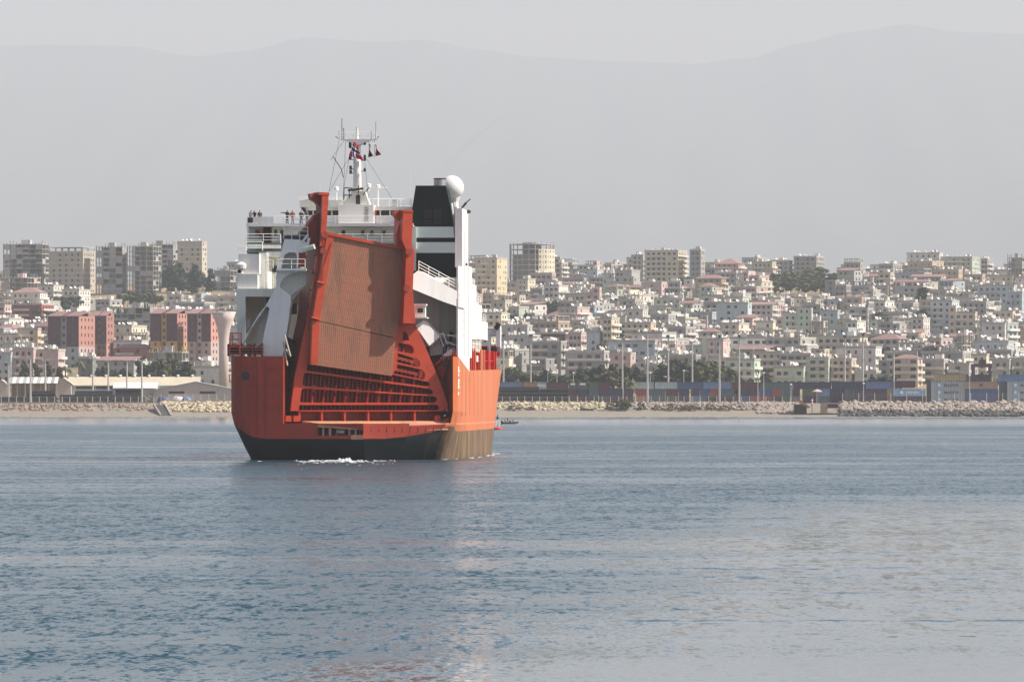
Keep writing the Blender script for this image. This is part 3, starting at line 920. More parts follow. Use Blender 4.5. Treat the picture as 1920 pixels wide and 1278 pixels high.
for (x0_, y0_, x1_, y1_, d_) in ((513, 430, 520.5, 442.5, 17.46), (524.5, 430, 532, 442.5, 17.46), (676, 431, 684, 441.5, 17.46), (693.5, 431, 701, 441.5, 17.46), (560, 431, 567, 442, 17.46), (640, 431, 648, 441.5, 17.46), (716, 431, 724, 441.5, 17.46)):
    w_ = sbox(x0_, y0_, x1_, y1_, d_ - .05, d_ + .2, m_white, 'window', acc)
    sbox(x0_ + .8, y0_ + .8, x1_ - .8, y1_ - .8, d_ - .07, d_ - .051, m_glass, 'pane', w_)
sbox(493.5, 424, 506.5, 455, 19.3, 19.6, m_dark, 'door_recess', acc)
sbox(496.5, 429, 505, 454, 19.2, 19.35, m_doorred, 'door', acc)
sbox(478.5, 431, 485.5, 440, 19.2, 19.55, m_signred, 'hose_locker', acc)
mb = MB(); p = sl(488.5, 443, 19.4); mb.bar(p, p - Vector((0, .2, 0)), .14, 8); mb.build('lifebuoy_lamp', m_dark, acc)
# bridge
sbox(575, 404, 772, 421.9, 20, 30, m_white, 'bridge_wall', acc)
sbox(577, 394.5, 771, 404, 20.3, 29.7, m_glass, 'bridge_window_band', acc)
for px in (586, 604, 621, 712, 730, 748, 762):
    sbox(px, 394.5, px + 2.2, 404, 20.0, 20.28, m_white, 'window_mullion', acc)
sbox(566, 387.5, 773, 394.5, 19.6, 30.5, m_cream, 'bridge_roof', acc)
sbox(562, 375.5, 642, 387.5, 19.0, 19.2, m_cream, 'roof_bulwark', acc)
sbox(562, 386, 642, 388.5, 19.2, 20.5, m_cream, 'roof_edge', acc)
mb = MB(); mb.plate(dp([(563, 389), (570, 389), (582, 406), (576, 406)], 19.4), (0, .4, 0)); mb.build('wing_brace', m_dark, acc)
mb = MB()
mb.rail([sl(562, 375.5, 19.1), sl(640, 375.5, 19.1)], .35, 1, 1.5, .03)
mb.rail([sl(700, 387.5, 19.8), sl(772, 387.5, 19.8)], .85, 3, 1.3, .035)
mb.rail([sl(562, 387.5, 29), sl(772, 387.5, 29)], .9, 3, 1.3, .03)
mb.build('roof_rail', m_white, acc)
sbox(572.5, 374, 580, 387, 21, 22.2, m_grey, 'roof_locker', acc)
sbox(735, 374.5, 744, 387, 21, 22.2, m_grey, 'roof_locker', acc)
sbox(634.5, 384, 700.5, 421.9, 18.4, 21.5, m_white, 'mast_house', acc)
for i in range(8):
    z = sz(390 + i * 3.5, 18.3); mb = MB(); x = sx(687, 18.3); mb.bar((x - .22, 18.3, z), (x + .22, 18.3, z), .035, 4); mb.build('rung', m_dark, acc)
sbox(702, 395, 704.5, 402, 18.5, 19, m_signred, 'lifebuoy', acc)

# mast
mast = empty('mast'); mast.parent = ship
MD = 20.5
mb = MB(); mb.plate(dp([(640, 384), (661, 358), (684, 358), (693, 384)], MD - .4), (0, 2.2, 0)); mb.build('mast_base', m_cream, mast)
mb = MB(); a, b = sl(670, 384, MD + .5), sl(669.5, 264, MD + .5)
mb.bar(a, b, .5, 12, 0, .40); mb.build('mast_tube', m_white, mast, smooth=True)
mb = MB()
P_ = [(635, 261), (707, 261), (690, 264.5), (676, 270), (664, 270), (650, 264.5)]
mb.plate(dp(P_, MD - .6), (0, 2.2, 0)); mb.build('crosstree', m_white, mast)
mb = MB(); mb.rail([sl(635, 261, MD - .5), sl(706, 261, MD - .5)], .75, 2, .8, .03); mb.rail([sl(635, 261, MD + 1.4), sl(706, 261, MD + 1.4)], .75, 2, .8, .03); mb.build('crosstree_rail', m_white, mast)
mb = MB()
a = sl(669.5, 261, MD + .5); b = sl(669.5, 238, MD + .5); mb.bar(a, b, .2, 8, 0, .1)
mb.bar(sl(665, 238, MD + .5), sl(674, 238, MD + .5), .06, 6)
mb.build('topmast', m_cream, mast)
for (x, y0_, y1_, r_) in ((641, 261, 222, .04), (644.5, 261, 240, .05), (635.5, 261, 246, .04), (704.5, 261, 228, .025), (696, 261, 246, .03)):
    mb = MB(); mb.bar(sl(x, y0_, MD + .3), sl(x, y1_, MD + .3), r_, 5); mb.build('aerial', m_dark, mast)
for a, b in (((703, 262), (710, 256)), ((629, 256), (636, 261))):
    mb = MB(); mb.bar(sl(*a, MD), sl(*b, MD), .05, 5); mb.build('lamp_bracket', m_dark, mast)
mb = MB()
for y in (272, 278, 300, 318, 326): 
    p = sl(656.5 if y < 310 else 657.5, y, MD); mb.lathe(p, [(.12, 0), (.16, .1), (.16, .35), (.1, .45)], 8); mb.bar(p + Vector((0, .3, .1)), sl(668, y, MD + .4), .04, 4)
for y in (272, 297, 302, 322): 
    p = sl(684, y, MD); mb.lathe(p, [(.1, 0), (.14, .1), (.14, .3), (.1, .4)], 8); mb.bar(p + Vector((0, .3, .1)), sl(672, y, MD + .4), .03, 4)
mb.build('mast_light', m_dark, mast)
mb = MB()
for a, b in (((655, 358), (655, 372)), ((645, 352), (661, 353)), ((645, 352), (645, 374)), ((645, 366), (660, 366)), ((680, 366), (692, 352)), ((672, 348), (672, 374)), ((660, 356), (676, 354))):
    mb.bar(sl(*a, MD - 1), sl(*b, MD - 1), .06, 5)
p = sl(666, 357, MD - .8); mb.bar(p - Vector((.8, 0, 0)), p + Vector((.9, 0, .2)), .14, 8)
p = sl(671, 371, MD - .9); mb.box(p.x - .2, p.x + .25, MD - 1.2, MD - .7, p.z - .7, p.z + .3)
mb.build('radar_scanner', m_dark, mast)
mb = MB()
for (a, b) in (((636, 263), (617, 358)), ((648, 264), (643, 384)), ((655, 295), (617, 360)), ((654, 300), (645, 350)), ((682, 290), (735, 372)), ((684, 305), (692, 384)), ((645, 264), (620, 300))):
    mb.bar(sl(*a, MD), sl(*b, MD), .018, 4)
mb.build('stay_wire', m_dark, mast)
# aerial whips on the bridge roof
for (x, y0_, y1_) in ((630.5, 387, 358), (708.5, 387, 354), (691.5, 387, 352), (600, 375, 335), (769, 387, 305), (757, 387, 350)):
    mb = MB(); a, b = sl(x, y0_, 24), sl(x, y1_, 24)
    thick = y1_ > 345 and x not in (757,)
    mb.bar(a, b, .12 if thick else .03, 6, 0, .09 if thick else .015)
    if thick: mb.lathe(b, [(.2, 0), (.26, .1), (.26, .4), (.12, .5)], 8)
    mb.build('roof_aerial', m_white, acc)
mb = MB(); mb.bar(sl(698, 352, 24), sl(728, 351.5, 24), .035, 4); mb.build('radar_bar', m_white, acc)
mb = MB()
pts = [sl(625, 294, 20), sl(632, 305, 20), sl(640, 317, 20), sl(644, 333, 20)]
for a, b in zip(pts[:-1], pts[1:]): mb.bar(a, b, .05, 5)
mb.build('loose_pennant', m_dark, mast)

# flags: cloth with its own folds, colours by geometry
def flag(name, origin_px, quad, strips, label, cat='flag'):
    """quad: corner pixels (hoist top, fly top, fly bottom, hoist bottom); strips(u, v) -> material index"""
    d = MD - 1.2
    nu, nv = 16, 12
    mb = MB()
    for j in range(nv + 1):
        for i in range(nu + 1):
            u, v = i / nu, j / nv
            a = lerp2(quad[0], quad[1], u); b = lerp2(quad[3], quad[2], u)
            q = lerp2(a, b, v)
            p = sl(q[0], q[1], d + .22 * math.sin(u * 9 + v * 2) )
            p.x += .1 * math.sin(v * 5 + u * 3)
            mb.v.append(tuple(p))
    mats_ = [mat('flag red', (0.55, 0.02, 0.03), .8, .05), mat('flag white', (0.8, 0.78, 0.76), .8, .05), mat('flag blue', (0.015, 0.02, 0.12), .8, .05), mat('flag black', (0.012, 0.012, 0.014), .8, .05), mat('flag green', (0.02, 0.2, 0.06), .8, .05)]
    for j in range(nv):
        for i in range(nu):
            mb.f.append((j * (nu + 1) + i, j * (nu + 1) + i + 1, (j + 1) * (nu + 1) + i + 1, (j + 1) * (nu + 1) + i))
            mb.m.append(strips((i + .5) / nu, (j + .5) / nv))
    o = mb.build(name, mats_, None, smooth=True, normals=False)
    o.location = ship.location; o.rotation_euler = ship.rotation_euler
    return tag(o, label, cat, 'flags flying from the mast')
def nordic(u, v):
    if .33 < u < .45 or .42 < v < .58: return 2
    if .26 < u < .52 or .32 < v < .68: return 1
    return 0
flag('flag', None, [(661, 265), (671, 272), (680, 302), (656, 292)], nordic, 'red flag with white and blue cross furled against the mast')
flag('flag', None, [(701, 268), (706, 274), (713, 290), (706, 293)], lambda u, v: 0 if u > .45 else (1 if v < .55 else 3), 'small red white and black flag hanging from the crosstree yardarm')
flag('flag', None, [(691, 268), (694.5, 276), (698, 293), (692, 295)], lambda u, v: 0 if u > .6 else (2 if v < .6 else 3), 'small dark furled flag hanging between mast and yardarm')
mb = MB(); mb.bar(sl(691.5, 264, MD - 1), sl(692, 296, MD - 1.2), .02, 4); mb.bar(sl(702, 262, MD - 1), sl(702, 296, MD - 1.2), .02, 4); mb.build('halyard', m_dark, mast)

# port tower
tw = empty('port_tower'); tw.parent = ship
sbox(447, 476, 486, 514, 9, 19, m_white, 'tower_upper', tw)
sbox(445, 513.5, 483, 545, 8.6, 19, m_white, 'tower_lower', tw)
sbox(486, 473.5, 500, 541, 10.5, 17.2, m_white, 'tower_side', tw)
sbox(500, 472, 530, 480, 11, 17.2, m_white, 'cross_beam', tw)
sbox(502, 481, 523, 540, 16.6, 17.3, m_cream, 'inner_wall', tw)
sbox(509, 499, 519, 510, 16.4, 16.62, m_glass, 'vent_opening', tw)
mb = MB()
for x in (496, 502.5): mb.bar(sl(x, 541, 10.6), sl(x, 476, 10.6), .05, 4)
for i in range(20):
    y = 479 + i * 3.2; mb.bar(sl(496, y, 10.6), sl(502.5, y, 10.6), .03, 4)
mb.rail([sl(496, 503, 10.4), sl(512, 503, 10.4)], .9, 2, .8, .035); mb.rail([sl(496, 541, 10.4), sl(512, 541, 10.4)], 1.6, 2, .8, .035)
mb.build('ladder', m_white, tw)
sbox(484, 541, 522, 545.5, 9, 14, m_green, 'tower_deck', tw)
mb = MB(); p = sl(452, 512.5, 8.2); mb.lathe(p, [(.25, 0), (.25, .5), (.55, .55), (.6, .95), (.3, 1.2), (.05, 1.25)], 12); mb.build('vent_head', m_white, tw)
mb = MB(); p = sl(451, 507, 8.2); mb.bar(p + Vector((-.1, -.3, -.1)), p + Vector((-.1, .1, -.1)), .2, 8); mb.build('flood_lamp', m_dark, tw)

# ---- starboard casing, funnel and recess; the quarter is built skew, like the ramp
def ap(pts, back):
    xr = sx(862, 8.4); out = []
    for x, y in pts:
        d = 8.4 + back
        for _ in range(6): d = 8.4 + back - (xr - sx(x, d)) * math.tan(R(30))
        out.append(sl(x, y, d))
    return out
cas = empty('starboard_casing'); cas.parent = ship
def wallbox(x0, x1, d0, d1, z0, z1, name, m=m_white, parent=cas):
    mb = MB(); mb.box(x0, x1, d0, d1, z0, z1); return mb.build(name, m, parent)
xw = HB - 0.02
wallbox(11.8, xw, 8.2, 18.6, 11.16, sz(560, 9), 'casing_wall')
wallbox(11.8, xw, 8.25, 24.0, sz(560, 9), sz(500, 12), 'casing_wall')
wallbox(11.2, xw, 14.5, 24.0, sz(500, 12), sz(394, 20), 'casing_wall')
wallbox(10.6, xw, 24.0, 30.0, 11.16, sz(500, 27), 'casing_wall')
wallbox(10.9, xw - .01, 18.62, 24.0, 11.16, sz(560, 9) - .01, 'casing_wall')
mb = MB()
for d in (17.5, 24.02): mb.box(xw - .02, xw + .05, d - .05, d + .05, 11.3, 25)
mb.build('casing_seam', m_grey, cas)
wallbox(11.2, xw - .02, 30.2, 38, sz(636, 34), sz(534, 33), 'vent_trunk')
wallbox(11.2, xw - .02, 38.2, 47.5, sz(636, 42), sz(571, 42), 'vent_trunk')
wallbox(11.2, xw - .02, 48, 57.5, sz(637, 52), sz(603, 52), 'vent_trunk')
for d, y0_, y1_ in ((33, 523, 534), (43, 557, 571), (53, 590, 603)):
    mb = MB(); z0_, z1_ = sz(y0_ + 11, d), sz(y0_, d)
    for xx in (11.3, 11.9):
        for dd in (d - 2, d + 2): mb.bar((xx, dd, z0_), (xx, dd, z1_), .06, 4)
        mb.bar((xx, d - 2, z1_), (xx, d + 2, z1_), .05, 4); mb.bar((xx, d - 2, (z0_ + z1_) / 2), (xx, d + 2, (z0_ + z1_) / 2), .05, 4)
    mb.box(11.3, 11.8, d - 1, d + 1, z0_, z0_ + .5)
    mb.build('vent_cage', m_cream, cas)
# vent lattice below the trunks
mb = MB()
for i in range(9):
    d = 27 + i * 2.6; mb.bar((xw - .2, d, 11.9), (xw - .2, d, 13.5), .08, 4)
for z in (12.1, 12.8, 13.4): mb.bar((xw - .2, 26.5, z), (xw - .2, 48.5, z), .06, 4)
mb.box(10.9, 11.2, 26.5, 48.5, 11.9, 13.35)
mb.build('vent_lattice', m_cream, cas)
# side marking (weathered, no longer legible)
mb = MB()
for i, (h_, wd) in enumerate(((.55, 4.4), (.5, 4.0), (.5, 4.4), (.55, 4.2))):
    z = sz(638, 15) + 0.2 + i * .85
    for k in range(3):
        mb.poly([(xw + .006, 11.5 + k * 2.2, z), (xw + .006, 11.5 + k * 2.2 + 1.4, z), (xw + .006, 11.5 + k * 2.2 + 1.4, z + h_), (xw + .006, 11.5 + k * 2.2, z + h_)])
mb.build('faded_side_lettering', mat('faded grey lettering', (0.55, 0.55, 0.57), .6, .2, 2), cas, normals=False)

mb = MB()
mb.plate(ap([(772, 516), (784, 507), (862, 548.5), (862, 576), (830, 565), (772, 541)], 0), (0, 8.6, 0))
mb.build('sloping_roof_beam', m_white, cas)
mb = MB(); mb.plate(ap([(745, 520), (862, 520), (862, 668), (745, 668)], 6.5), (0, .3, 0)); mb.build('recess_back_wall', m_cream, cas)
mb = MB(); p = ap([(828, 600)], 6.5)[0]; mb.box(p.x - .2, p.x + .2, p.y - .25, p.y + .1, 11.2, sz(566, 14)); mb.build('recess_post', m_grey, cas)
mb = MB()
a, b = ap([(785, 506.5), (860.5, 547)], .2)
mb.rail([a, b], 1.0, 3, 1.25, .045); mb.build('beam_rail', m_white, cas)

fun = empty('funnel'); fun.parent = ship
fun['label'] = 'black tapered funnel with two pale bands'
FD0, FD1 = 17.8, 25.5
def fx_l(y): return 779.5 + (772 - 779.5) * min(1, (y - 348) / 47) if y < 395 else 772.0
def fx_r(y): return 836 + (846 - 836) * (y - 348) / 47 if y < 395 else 846 + (866 - 846) * (y - 395) / 165
def fpt(y, right, d): 
    p = sl(fx_r(y) if right else fx_l(y), y, FD0); p.y = d
    if d > FD0: p.x += (-.25 if right else .25)
    return p
mb = MB()
bands = [(348, 395, 0), (395, 425, 0), (425, 445.5, 1), (445.5, 454, 0), (454, 474, 1), (474, 555, 0)]
for y0_, y1_, mi in bands:
    A = [fpt(y1_, False, FD0), fpt(y1_, True, FD0), fpt(y0_, True, FD0), fpt(y0_, False, FD0)]
    B = [fpt(y1_, False, FD1), fpt(y1_, True, FD1), fpt(y0_, True, FD1), fpt(y0_, False, FD1)]
    n = len(mb.v); mb.v.extend([tuple(p) for p in A + B])
    for q in ((0, 1, 2, 3), (7, 6, 5, 4), (1, 5, 6, 2), (3, 7, 4, 0)):
        mb.f.append(tuple(n + i for i in q)); mb.m.append(mi)
    if y0_ == 348: mb.f.append((n + 3, n + 2, n + 6, n + 7)); mb.m.append(0)
mb.build('funnel_casing', [m_funnel, m_stripe], fun)
mb = MB(); 
for y0_, y1_ in ((392, 410), (412, 420)):
    for x0_, x1_ in ((795, 809), (813.5, 827)):
        lv = MB()
        a, b = sl(x0_, y1_, FD0 - .02), sl(x1_, y0_, FD0 - .02)
        for k in range(5):
            z = a.z + (b.z - a.z) * (k + .2) / 5; lv.box(a.x, b.x, FD0 - .07, FD0 - .004, z, z + (b.z - a.z) / 9)
        lv.build('louvre', m_dark, fun)
mb = MB(); p = sl(824.5, 349, 21); mb.lathe(p, [(.66, -.1), (.66, .75)], 16); mb.build('exhaust_pipe', m_steel, fun, smooth=False)
mb = MB(); mb.lathe(p + Vector((0, 0, .75)), [(.7, 0), (.7, .12), (.58, .12), (.58, .02)], 16); mb.build('pipe_rim', m_dark, fun)
mb = MB(); a, b = fpt(380, True, FD0), fpt(552, True, FD0)
mb.bar(a + Vector((.12, 1.2, 0)), b + Vector((.12, 1.2, 0)), .13, 6); mb.build('funnel_corner_pipe', m_white, fun)
rad = empty('satellite_dome'); rad.parent = ship
p = sl(847, 352, 27); mb = MB(); rr = 1.36
prof = [(rr * math.cos(R(t)), rr * math.sin(R(t))) for t in range(-70, 91, 10)]
mb.lathe(p, [(max(.001, a), b) for a, b in prof], 24); mb.build('dome', m_white, rad, smooth=True)
mb = MB(); mb.lathe(p + Vector((.25, 0, -2.2)), [(.5, 0), (.5, .6), (.75, 1.3)], 12); mb.bar(p + Vector((.2, 0, -3.2)), p + Vector((.2, 0, -2.0)), .15, 8)
for dx in (-.5, .5): mb.bar(p + Vector((dx, 0, -4.2)), p + Vector((dx * .5, 0, -1.8)), .06, 4)
mb.build('pedestal', m_white, rad)
p = sl(866, 400, 22)
wallbox(9.6, 10.98, 20.5, 23.9, sz(560, 22), sz(389, 22), 'deck_locker', m_cream)
mb = MB(); a = sl(866, 390, 22.4); mb.bar(a, a + Vector((.5, 0, .6)), .12, 6); mb.bar(a + Vector((.5, 0, .6)), a + Vector((.95, 0, 1.0)), .06, 5); q = sl(876, 397, 22.4); mb.bar(q, q + Vector((.3, -.2, 0)), .2, 8); q = sl(869, 497, 20); mb.bar(q, q + Vector((.4, -.2, .1)), .15, 8); q = sl(861, 466, 20)
for i in range(5): mb.bar(q + Vector((0, 0, -i * .5)), q + Vector((.5, 0, -i * .5 - .3)), .12, 6)
mb.build('search_light', m_dark, cas)
sbox(858.5, 492, 866, 520, 17.4, 17.75, m_sill, 'rust_streaked_locker', cas)

# cab and lifting gear in the recess
cab = empty('control_cab'); cab.parent = ship
sbox(774, 572, 797, 594, 5.5, 7.0, m_cream, 'cab_body', cab)
sbox(772, 569.5, 799, 573, 5.2, 7.3, m_white, 'cab_roof', cab)
sbox(783, 578, 793, 586, 5.4, 5.5, m_glass, 'cab_window', cab)
sbox(772, 594, 800, 596.5, 5.0, 9.3, m_white, 'cab_floor', cab)
mb = MB(); q = ap([(779, 611), (794, 600), (824, 631), (805, 648)], 1.5)
mb.plate(q, (.25, 1.6, 0)); mb.build('counterweight_plate', m_white, ship)
mb = MB(); mb.plate(dp([(805, 648), (818, 633), (830, 640), (830, 664), (806, 667)], 10.5), (0, 1.5, 0)); mb.build('winch_housing', m_steel, ship)
sbox(792, 650, 812, 668, 12, 14, m_ramp_in, 'winch_bed', ship)
mb = MB()
for a, b in (((824, 630), (832, 650)), ((818, 625), (836, 628)), ((830, 622), (838, 645)), ((836, 640), (856, 648)), ((842, 648), (836, 668)), ((850, 648), (853, 668)), ((838, 628), (856, 630))): mb.bar(sl(*a, 9.5), sl(*b, 9.5), .09, 5)
mb.build('handling_frame', m_cream, ship)
mb = MB(); mb.rail([sl(826, 646, 10), sl(860, 648, 10)], 1.1, 2, .9, .05); a, b = sl(834, 650, 9.5), sl(858, 646, 9.5); mb.box(a.x, b.x, 9.3, 11.5, a.z, a.z + .15)
for x in (a.x + .15, b.x - .15): mb.box(x - .08, x + .08, 9.5, 9.7, 11.16, a.z)
mb.build('line_handling_platform', m_dark, ship)
mb = MB(); mb.plate(dp([(829, 667), (846, 653), (857, 667)], 8.6), (0, .4, 0)); mb.build('cream_bulwark_gusset', m_cream, ship)

# ---- red gallery along the forward main deck
gal = empty('deck_gallery'); gal.parent = ship
m_gal = mat('fresh red deck paint', (0.55, 0.03, 0.015), 0.45, 0.15, 0.6)
mb = MB()
Ds = [26.3, 36, 46, 56, 66, 72, 78, 84]
pin = [(halfb(d, 9.7) - .55, d) for d in Ds]
for (xa, da), (xb, db) in zip(pin[:-1], pin[1:]):
    mb.hexa([(xa - .2, da, topz(da)), (xa, da, topz(da)), (xa, da, 12.3), (xa - .2, da, 12.3)], [(xb - .2, db, topz(db)), (xb, db, topz(db)), (xb, db, 12.3), (xb - .2, db, 12.3)])
    mb.hexa([(-xa, da, topz(da)), (-xa + .2, da, topz(da)), (-xa + .2, da, 12.3), (-xa, da, 12.3)], [(-xb, db, topz(db)), (-xb + .2, db, topz(db)), (-xb + .2, db, 12.3), (-xb, db, 12.3)])
mb.build('gallery_wall', m_gal, gal)
for d in (27.5, 30, 33, 36.5, 46.5, 49, 52, 60, 70, 74):
    h_ = halfb(d, topz(d)); pst = MB(); wd = .35 if d not in (46.5, 49) else .8
    pst.box(h_ - .45, h_ - .06, d - wd, d + wd, topz(d) + .003, 12.25); pst.build('gallery_post', m_side if d in (36.5, 46.5, 49, 52) else m_gal, gal)
mb = MB()
for (a, b) in zip(Ds[:-1], Ds[1:]):
    ha, hb_ = halfb(a, 10), halfb(b, 10); mb.bar((ha - .2, a, topz(a) + 1.0), (hb_ - .2, b, topz(b) + 1.0), .05, 4)
mb.build('gallery_rail', m_gal, gal)
mb = MB(); h_ = halfb(40, 10); mb.box(h_ - .4, h_ - .1, 39, 42, 10.8, 11.5); mb.build('gallery_locker', m_cream, gal)
# foredeck bulwark and derrick posts
fw = empty('foredeck_gear'); fw.parent = ship
for (px0, px1, y0_, y1_) in ((914.5, 919, 626, 660), (930, 938, 610, 650)):
    sbox(px0, y0_, px1, y1_, 82, 84, m_white, 'derrick_post', fw)
sbox(914, 617, 936, 627, 82.2, 83.8, m_white, 'derrick_beam', fw)
sbox(917, 627, 931, 631, 82.3, 83.7, m_cream, 'derrick_knee', fw)
mb = MB(); mb.bar(sl(929, 617, 81.8), sl(936, 606, 81.8), .3, 8); mb.build('foredeck_winch', m_dark, fw)
sbox(904, 650, 913, 658, 75, 78, m_dark, 'foredeck_machinery', fw)
sbox(920, 651, 932, 660, 76, 80, m_dark, 'foredeck_machinery', fw)
sbox(880, 648, 937, 668, 84.2, 84.5, m_gal, 'breakwater', fw)

# ---- people on board (one continuous body each)
def make_person_mesh(name, pose='stand'):
    J = {'pel': (0, 0, .95), 'ch': (0, 0, 1.25), 'nk': (0, 0, 1.48), 'hd': (0, .02, 1.6), 'tp': (0, .02, 1.74),
         'ls': (-.19, 0, 1.42), 'le': (-.25, .03, 1.14), 'lh': (-.22, -.14, .93), 'rs': (.19, 0, 1.42), 're': (.25, .03, 1.14), 'rh': (.22, -.14, .93),
         'lk': (-.1, -.02, .5), 'la': (-.1, .02, .08), 'lt': (-.1, -.16, .04), 'rk': (.1, -.02, .5), 'ra': (.1, .02, .08), 'rtoe': (.1, -.16, .04)}
    if pose == 'lean':
        J.update(le=(-.27, -.2, 1.2), lh=(-.2, -.45, 1.12), re=(.27, -.2, 1.2), rh=(.2, -.45, 1.12), ch=(0, -.08, 1.24), nk=(0, -.14, 1.46), hd=(0, -.17, 1.58), tp=(0, -.17, 1.72), ls=(-.19, -.12, 1.4), rs=(.19, -.12, 1.4))
    if pose == 'point':
        J.update(le=(-.5, -.02, 1.42), lh=(-.8, -.04, 1.43))
    if pose == 'sit':
        J = {k: (x, y, z - .45) for k, (x, y, z) in J.items()}
        J.update(lk=(-.12, -.45, .5), rk=(.12, -.45, .5), la=(-.12, -.42, .08), ra=(.12, -.42, .08), lt=(-.12, -.6, .04), rtoe=(.12, -.6, .04), lh=(-.18, -.4, .62), rh=(.18, -.4, .62), le=(-.26, -.08, .72), re=(.26, -.08, .72))
    order = list(J)
    rad_ = {'pel': .16, 'ch': .17, 'nk': .065, 'hd': .105, 'tp': .075, 'ls': .085, 'le': .055, 'lh': .045, 'rs': .085, 're': .055, 'rh': .045, 'lk': .075, 'la': .055, 'lt': .045, 'rk': .075, 'ra': .055, 'rtoe': .045}
    ed = [('pel', 'ch'), ('ch', 'nk'), ('nk', 'hd'), ('hd', 'tp'), ('ch', 'ls'), ('ls', 'le'), ('le', 'lh'), ('ch', 'rs'), ('rs', 're'), ('re', 'rh'), ('pel', 'lk'), ('lk', 'la'), ('la', 'lt'), ('pel', 'rk'), ('rk', 'ra'), ('ra', 'rtoe')]
    me = bpy.data.meshes.new(name + '_joints')
    me.from_pydata([J[k] for k in order], [(order.index(a), order.index(b)) for a, b in ed], [])
    o = bpy.data.objects.new('joint_body', me); col.objects.link(o)
    sk = o.modifiers.new('skin', 'SKIN'); sb_ = o.modifiers.new('sub', 'SUBSURF'); sb_.levels = 1
    for i, k in enumerate(order):
        o.data.skin_vertices[0].data[i].radius = (rad_[k], rad_[k])
        o.data.skin_vertices[0].data[i].use_root = (k == 'pel')
    dg = bpy.context.evaluated_depsgraph_get()
    out = bpy.data.meshes.new_from_object(o.evaluated_get(dg))
    bpy.data.objects.remove(o); 
    out.name = name
    sh = .45 if pose == 'sit' else 0
    cls = []
    for p in out.polygons:
        c = p.center; z = c.z + sh
        arm = abs(c.x) > .2 and z < 1.0 and pose in ('stand',)
        if z > 1.66 or (z > 1.58 and c.y > .06): cls.append(3)
        elif z > 1.47 or (pose != 'sit' and z < 1.0 and abs(c.x) > .19): cls.append(2)
        elif z > .93: cls.append(0)
        elif z < .1 and pose != 'sit': cls.append(3)
        else: cls.append(1)
        p.use_smooth = True
    return out, cls
_base = {}
skin_m = mat('skin', (0.36, 0.2, 0.13), .6, .05); hair_m = mat('dark hair', (0.015, 0.012, 0.01), .7, .05)
def person(loc, rz, pose, shirt, trousers, label, group='crew on the ship'):
    if pose not in _base: _base[pose] = make_person_mesh('person_' + pose, pose)
    src, cls = _base[pose]
    me = src.copy(); me.materials.clear()
    for m in (shirt, trousers, skin_m, hair_m): me.materials.append(m)
    me.polygons.foreach_set('material_index', cls)
    o = bpy.data.objects.new('person', me); col.objects.link(o)
    o.location = loc; o.rotation_euler = (0, 0, rz); o.scale = (.95, .95, .95)
    return tag(o, label, 'person', group)
def on_ship(px, py, d):
    return ship.matrix_basis @ sl(px, py, d) if False else Matrix.Translation((SX0, SY0, 0)) @ Matrix.Rotation(-STH, 4, 'Z') @ sl(px, py, d)
c_navy = mat('navy cloth', (0.02, 0.025, 0.04), .85, .1); c_black = mat('black cloth', (0.015, 0.015, 0.016), .85, .1); c_olive = mat('olive cloth', (0.06, 0.05, 0.03), .85, .1)
c_rust = mat('rust red cloth', (0.22, 0.06, 0.04), .85, .1); c_grey = mat('grey cloth', (0.15, 0.15, 0.16), .85, .1); c_orange = mat('orange overall', (0.6, 0.14, 0.03), .8, .1)
D_BR = 17.2
person(on_ship(487, 421.9, 17.4), 0.2, 'stand', c_olive, c_black, 'person in dark clothes standing behind the bridge wing bulwark, broadest of three')
person(on_ship(477.5, 421.9, 17.8), -0.3, 'lean', c_black, c_navy, 'person in black leaning on the bridge wing bulwark between two others')
person(on_ship(469.5, 421.9, 17.4), 0.5, 'lean', c_grey, c_navy, 'person bending over the lamp at the outer bridge wing corner')
person(on_ship(538.5, 421.9, 17.2), -0.2, 'point', c_black, c_navy, 'person in black with one arm stretched out at the bridge deck rail')
person(on_ship(548.5, 421.9, 17.2), 0.1, 'stand', c_rust, c_grey, 'person in a rust red top standing at the bridge deck rail')
person(on_ship(565, 421.9, 17.2), 0.4, 'stand', c_navy, c_black, 'person in navy standing at the rail under the bridge roof overhang')
person(on_ship(846, 645.5, 10.5), 0.3, 'lean', c_black, c_navy, 'crew person in dark clothes working on the starboard quarter platform')
person(on_ship(576, 421.9, 17.5), -0.6, 'lean', c_grey, c_black, 'person in grey bending at the bridge deck rail beside the red arm')

# ---- wake foam and prop wash
m_foam = mat('white water', (0.5, 0.54, 0.55), .6, .1, 1.5)
mb = MB(); rf = random.Random(5)
def blob(p, rx, ry, h_):
    n = 7; k = len(mb.v)
    for i in range(n):
        a = 2 * math.pi * i / n; q = rf.uniform(.7, 1.25)
        mb.v.append((p.x + rx * q * math.cos(a), p.y + ry * q * math.sin(a), p.z + .006))
    mb.v.append((p.x, p.y, p.z + h_))
    for i in range(n): mb.f.append((k + i, k + (i + 1) % n, k + n)); mb.m.append(0)
for _ in range(150):
    px = rf.gauss(632, 40); 
    if not 475 < px < 760: continue
    Y = SY0 - 1 - abs(rf.gauss(0, 9))
    p = at(px, 0, Y); p.z = 0
    blob(p, rf.uniform(.08, .4), rf.uniform(.08, .4), rf.uniform(.02, .10) + (.3 * rf.random() if 635 < px < 660 else 0))
for _ in range(45):
    px = rf.uniform(520, 740); Y = SY0 - 4 - abs(rf.gauss(0, 26)); p = at(px, 0, Y); p.z = 0
    blob(p, rf.uniform(.05, .22), rf.uniform(.05, .3), rf.uniform(.015, .05))
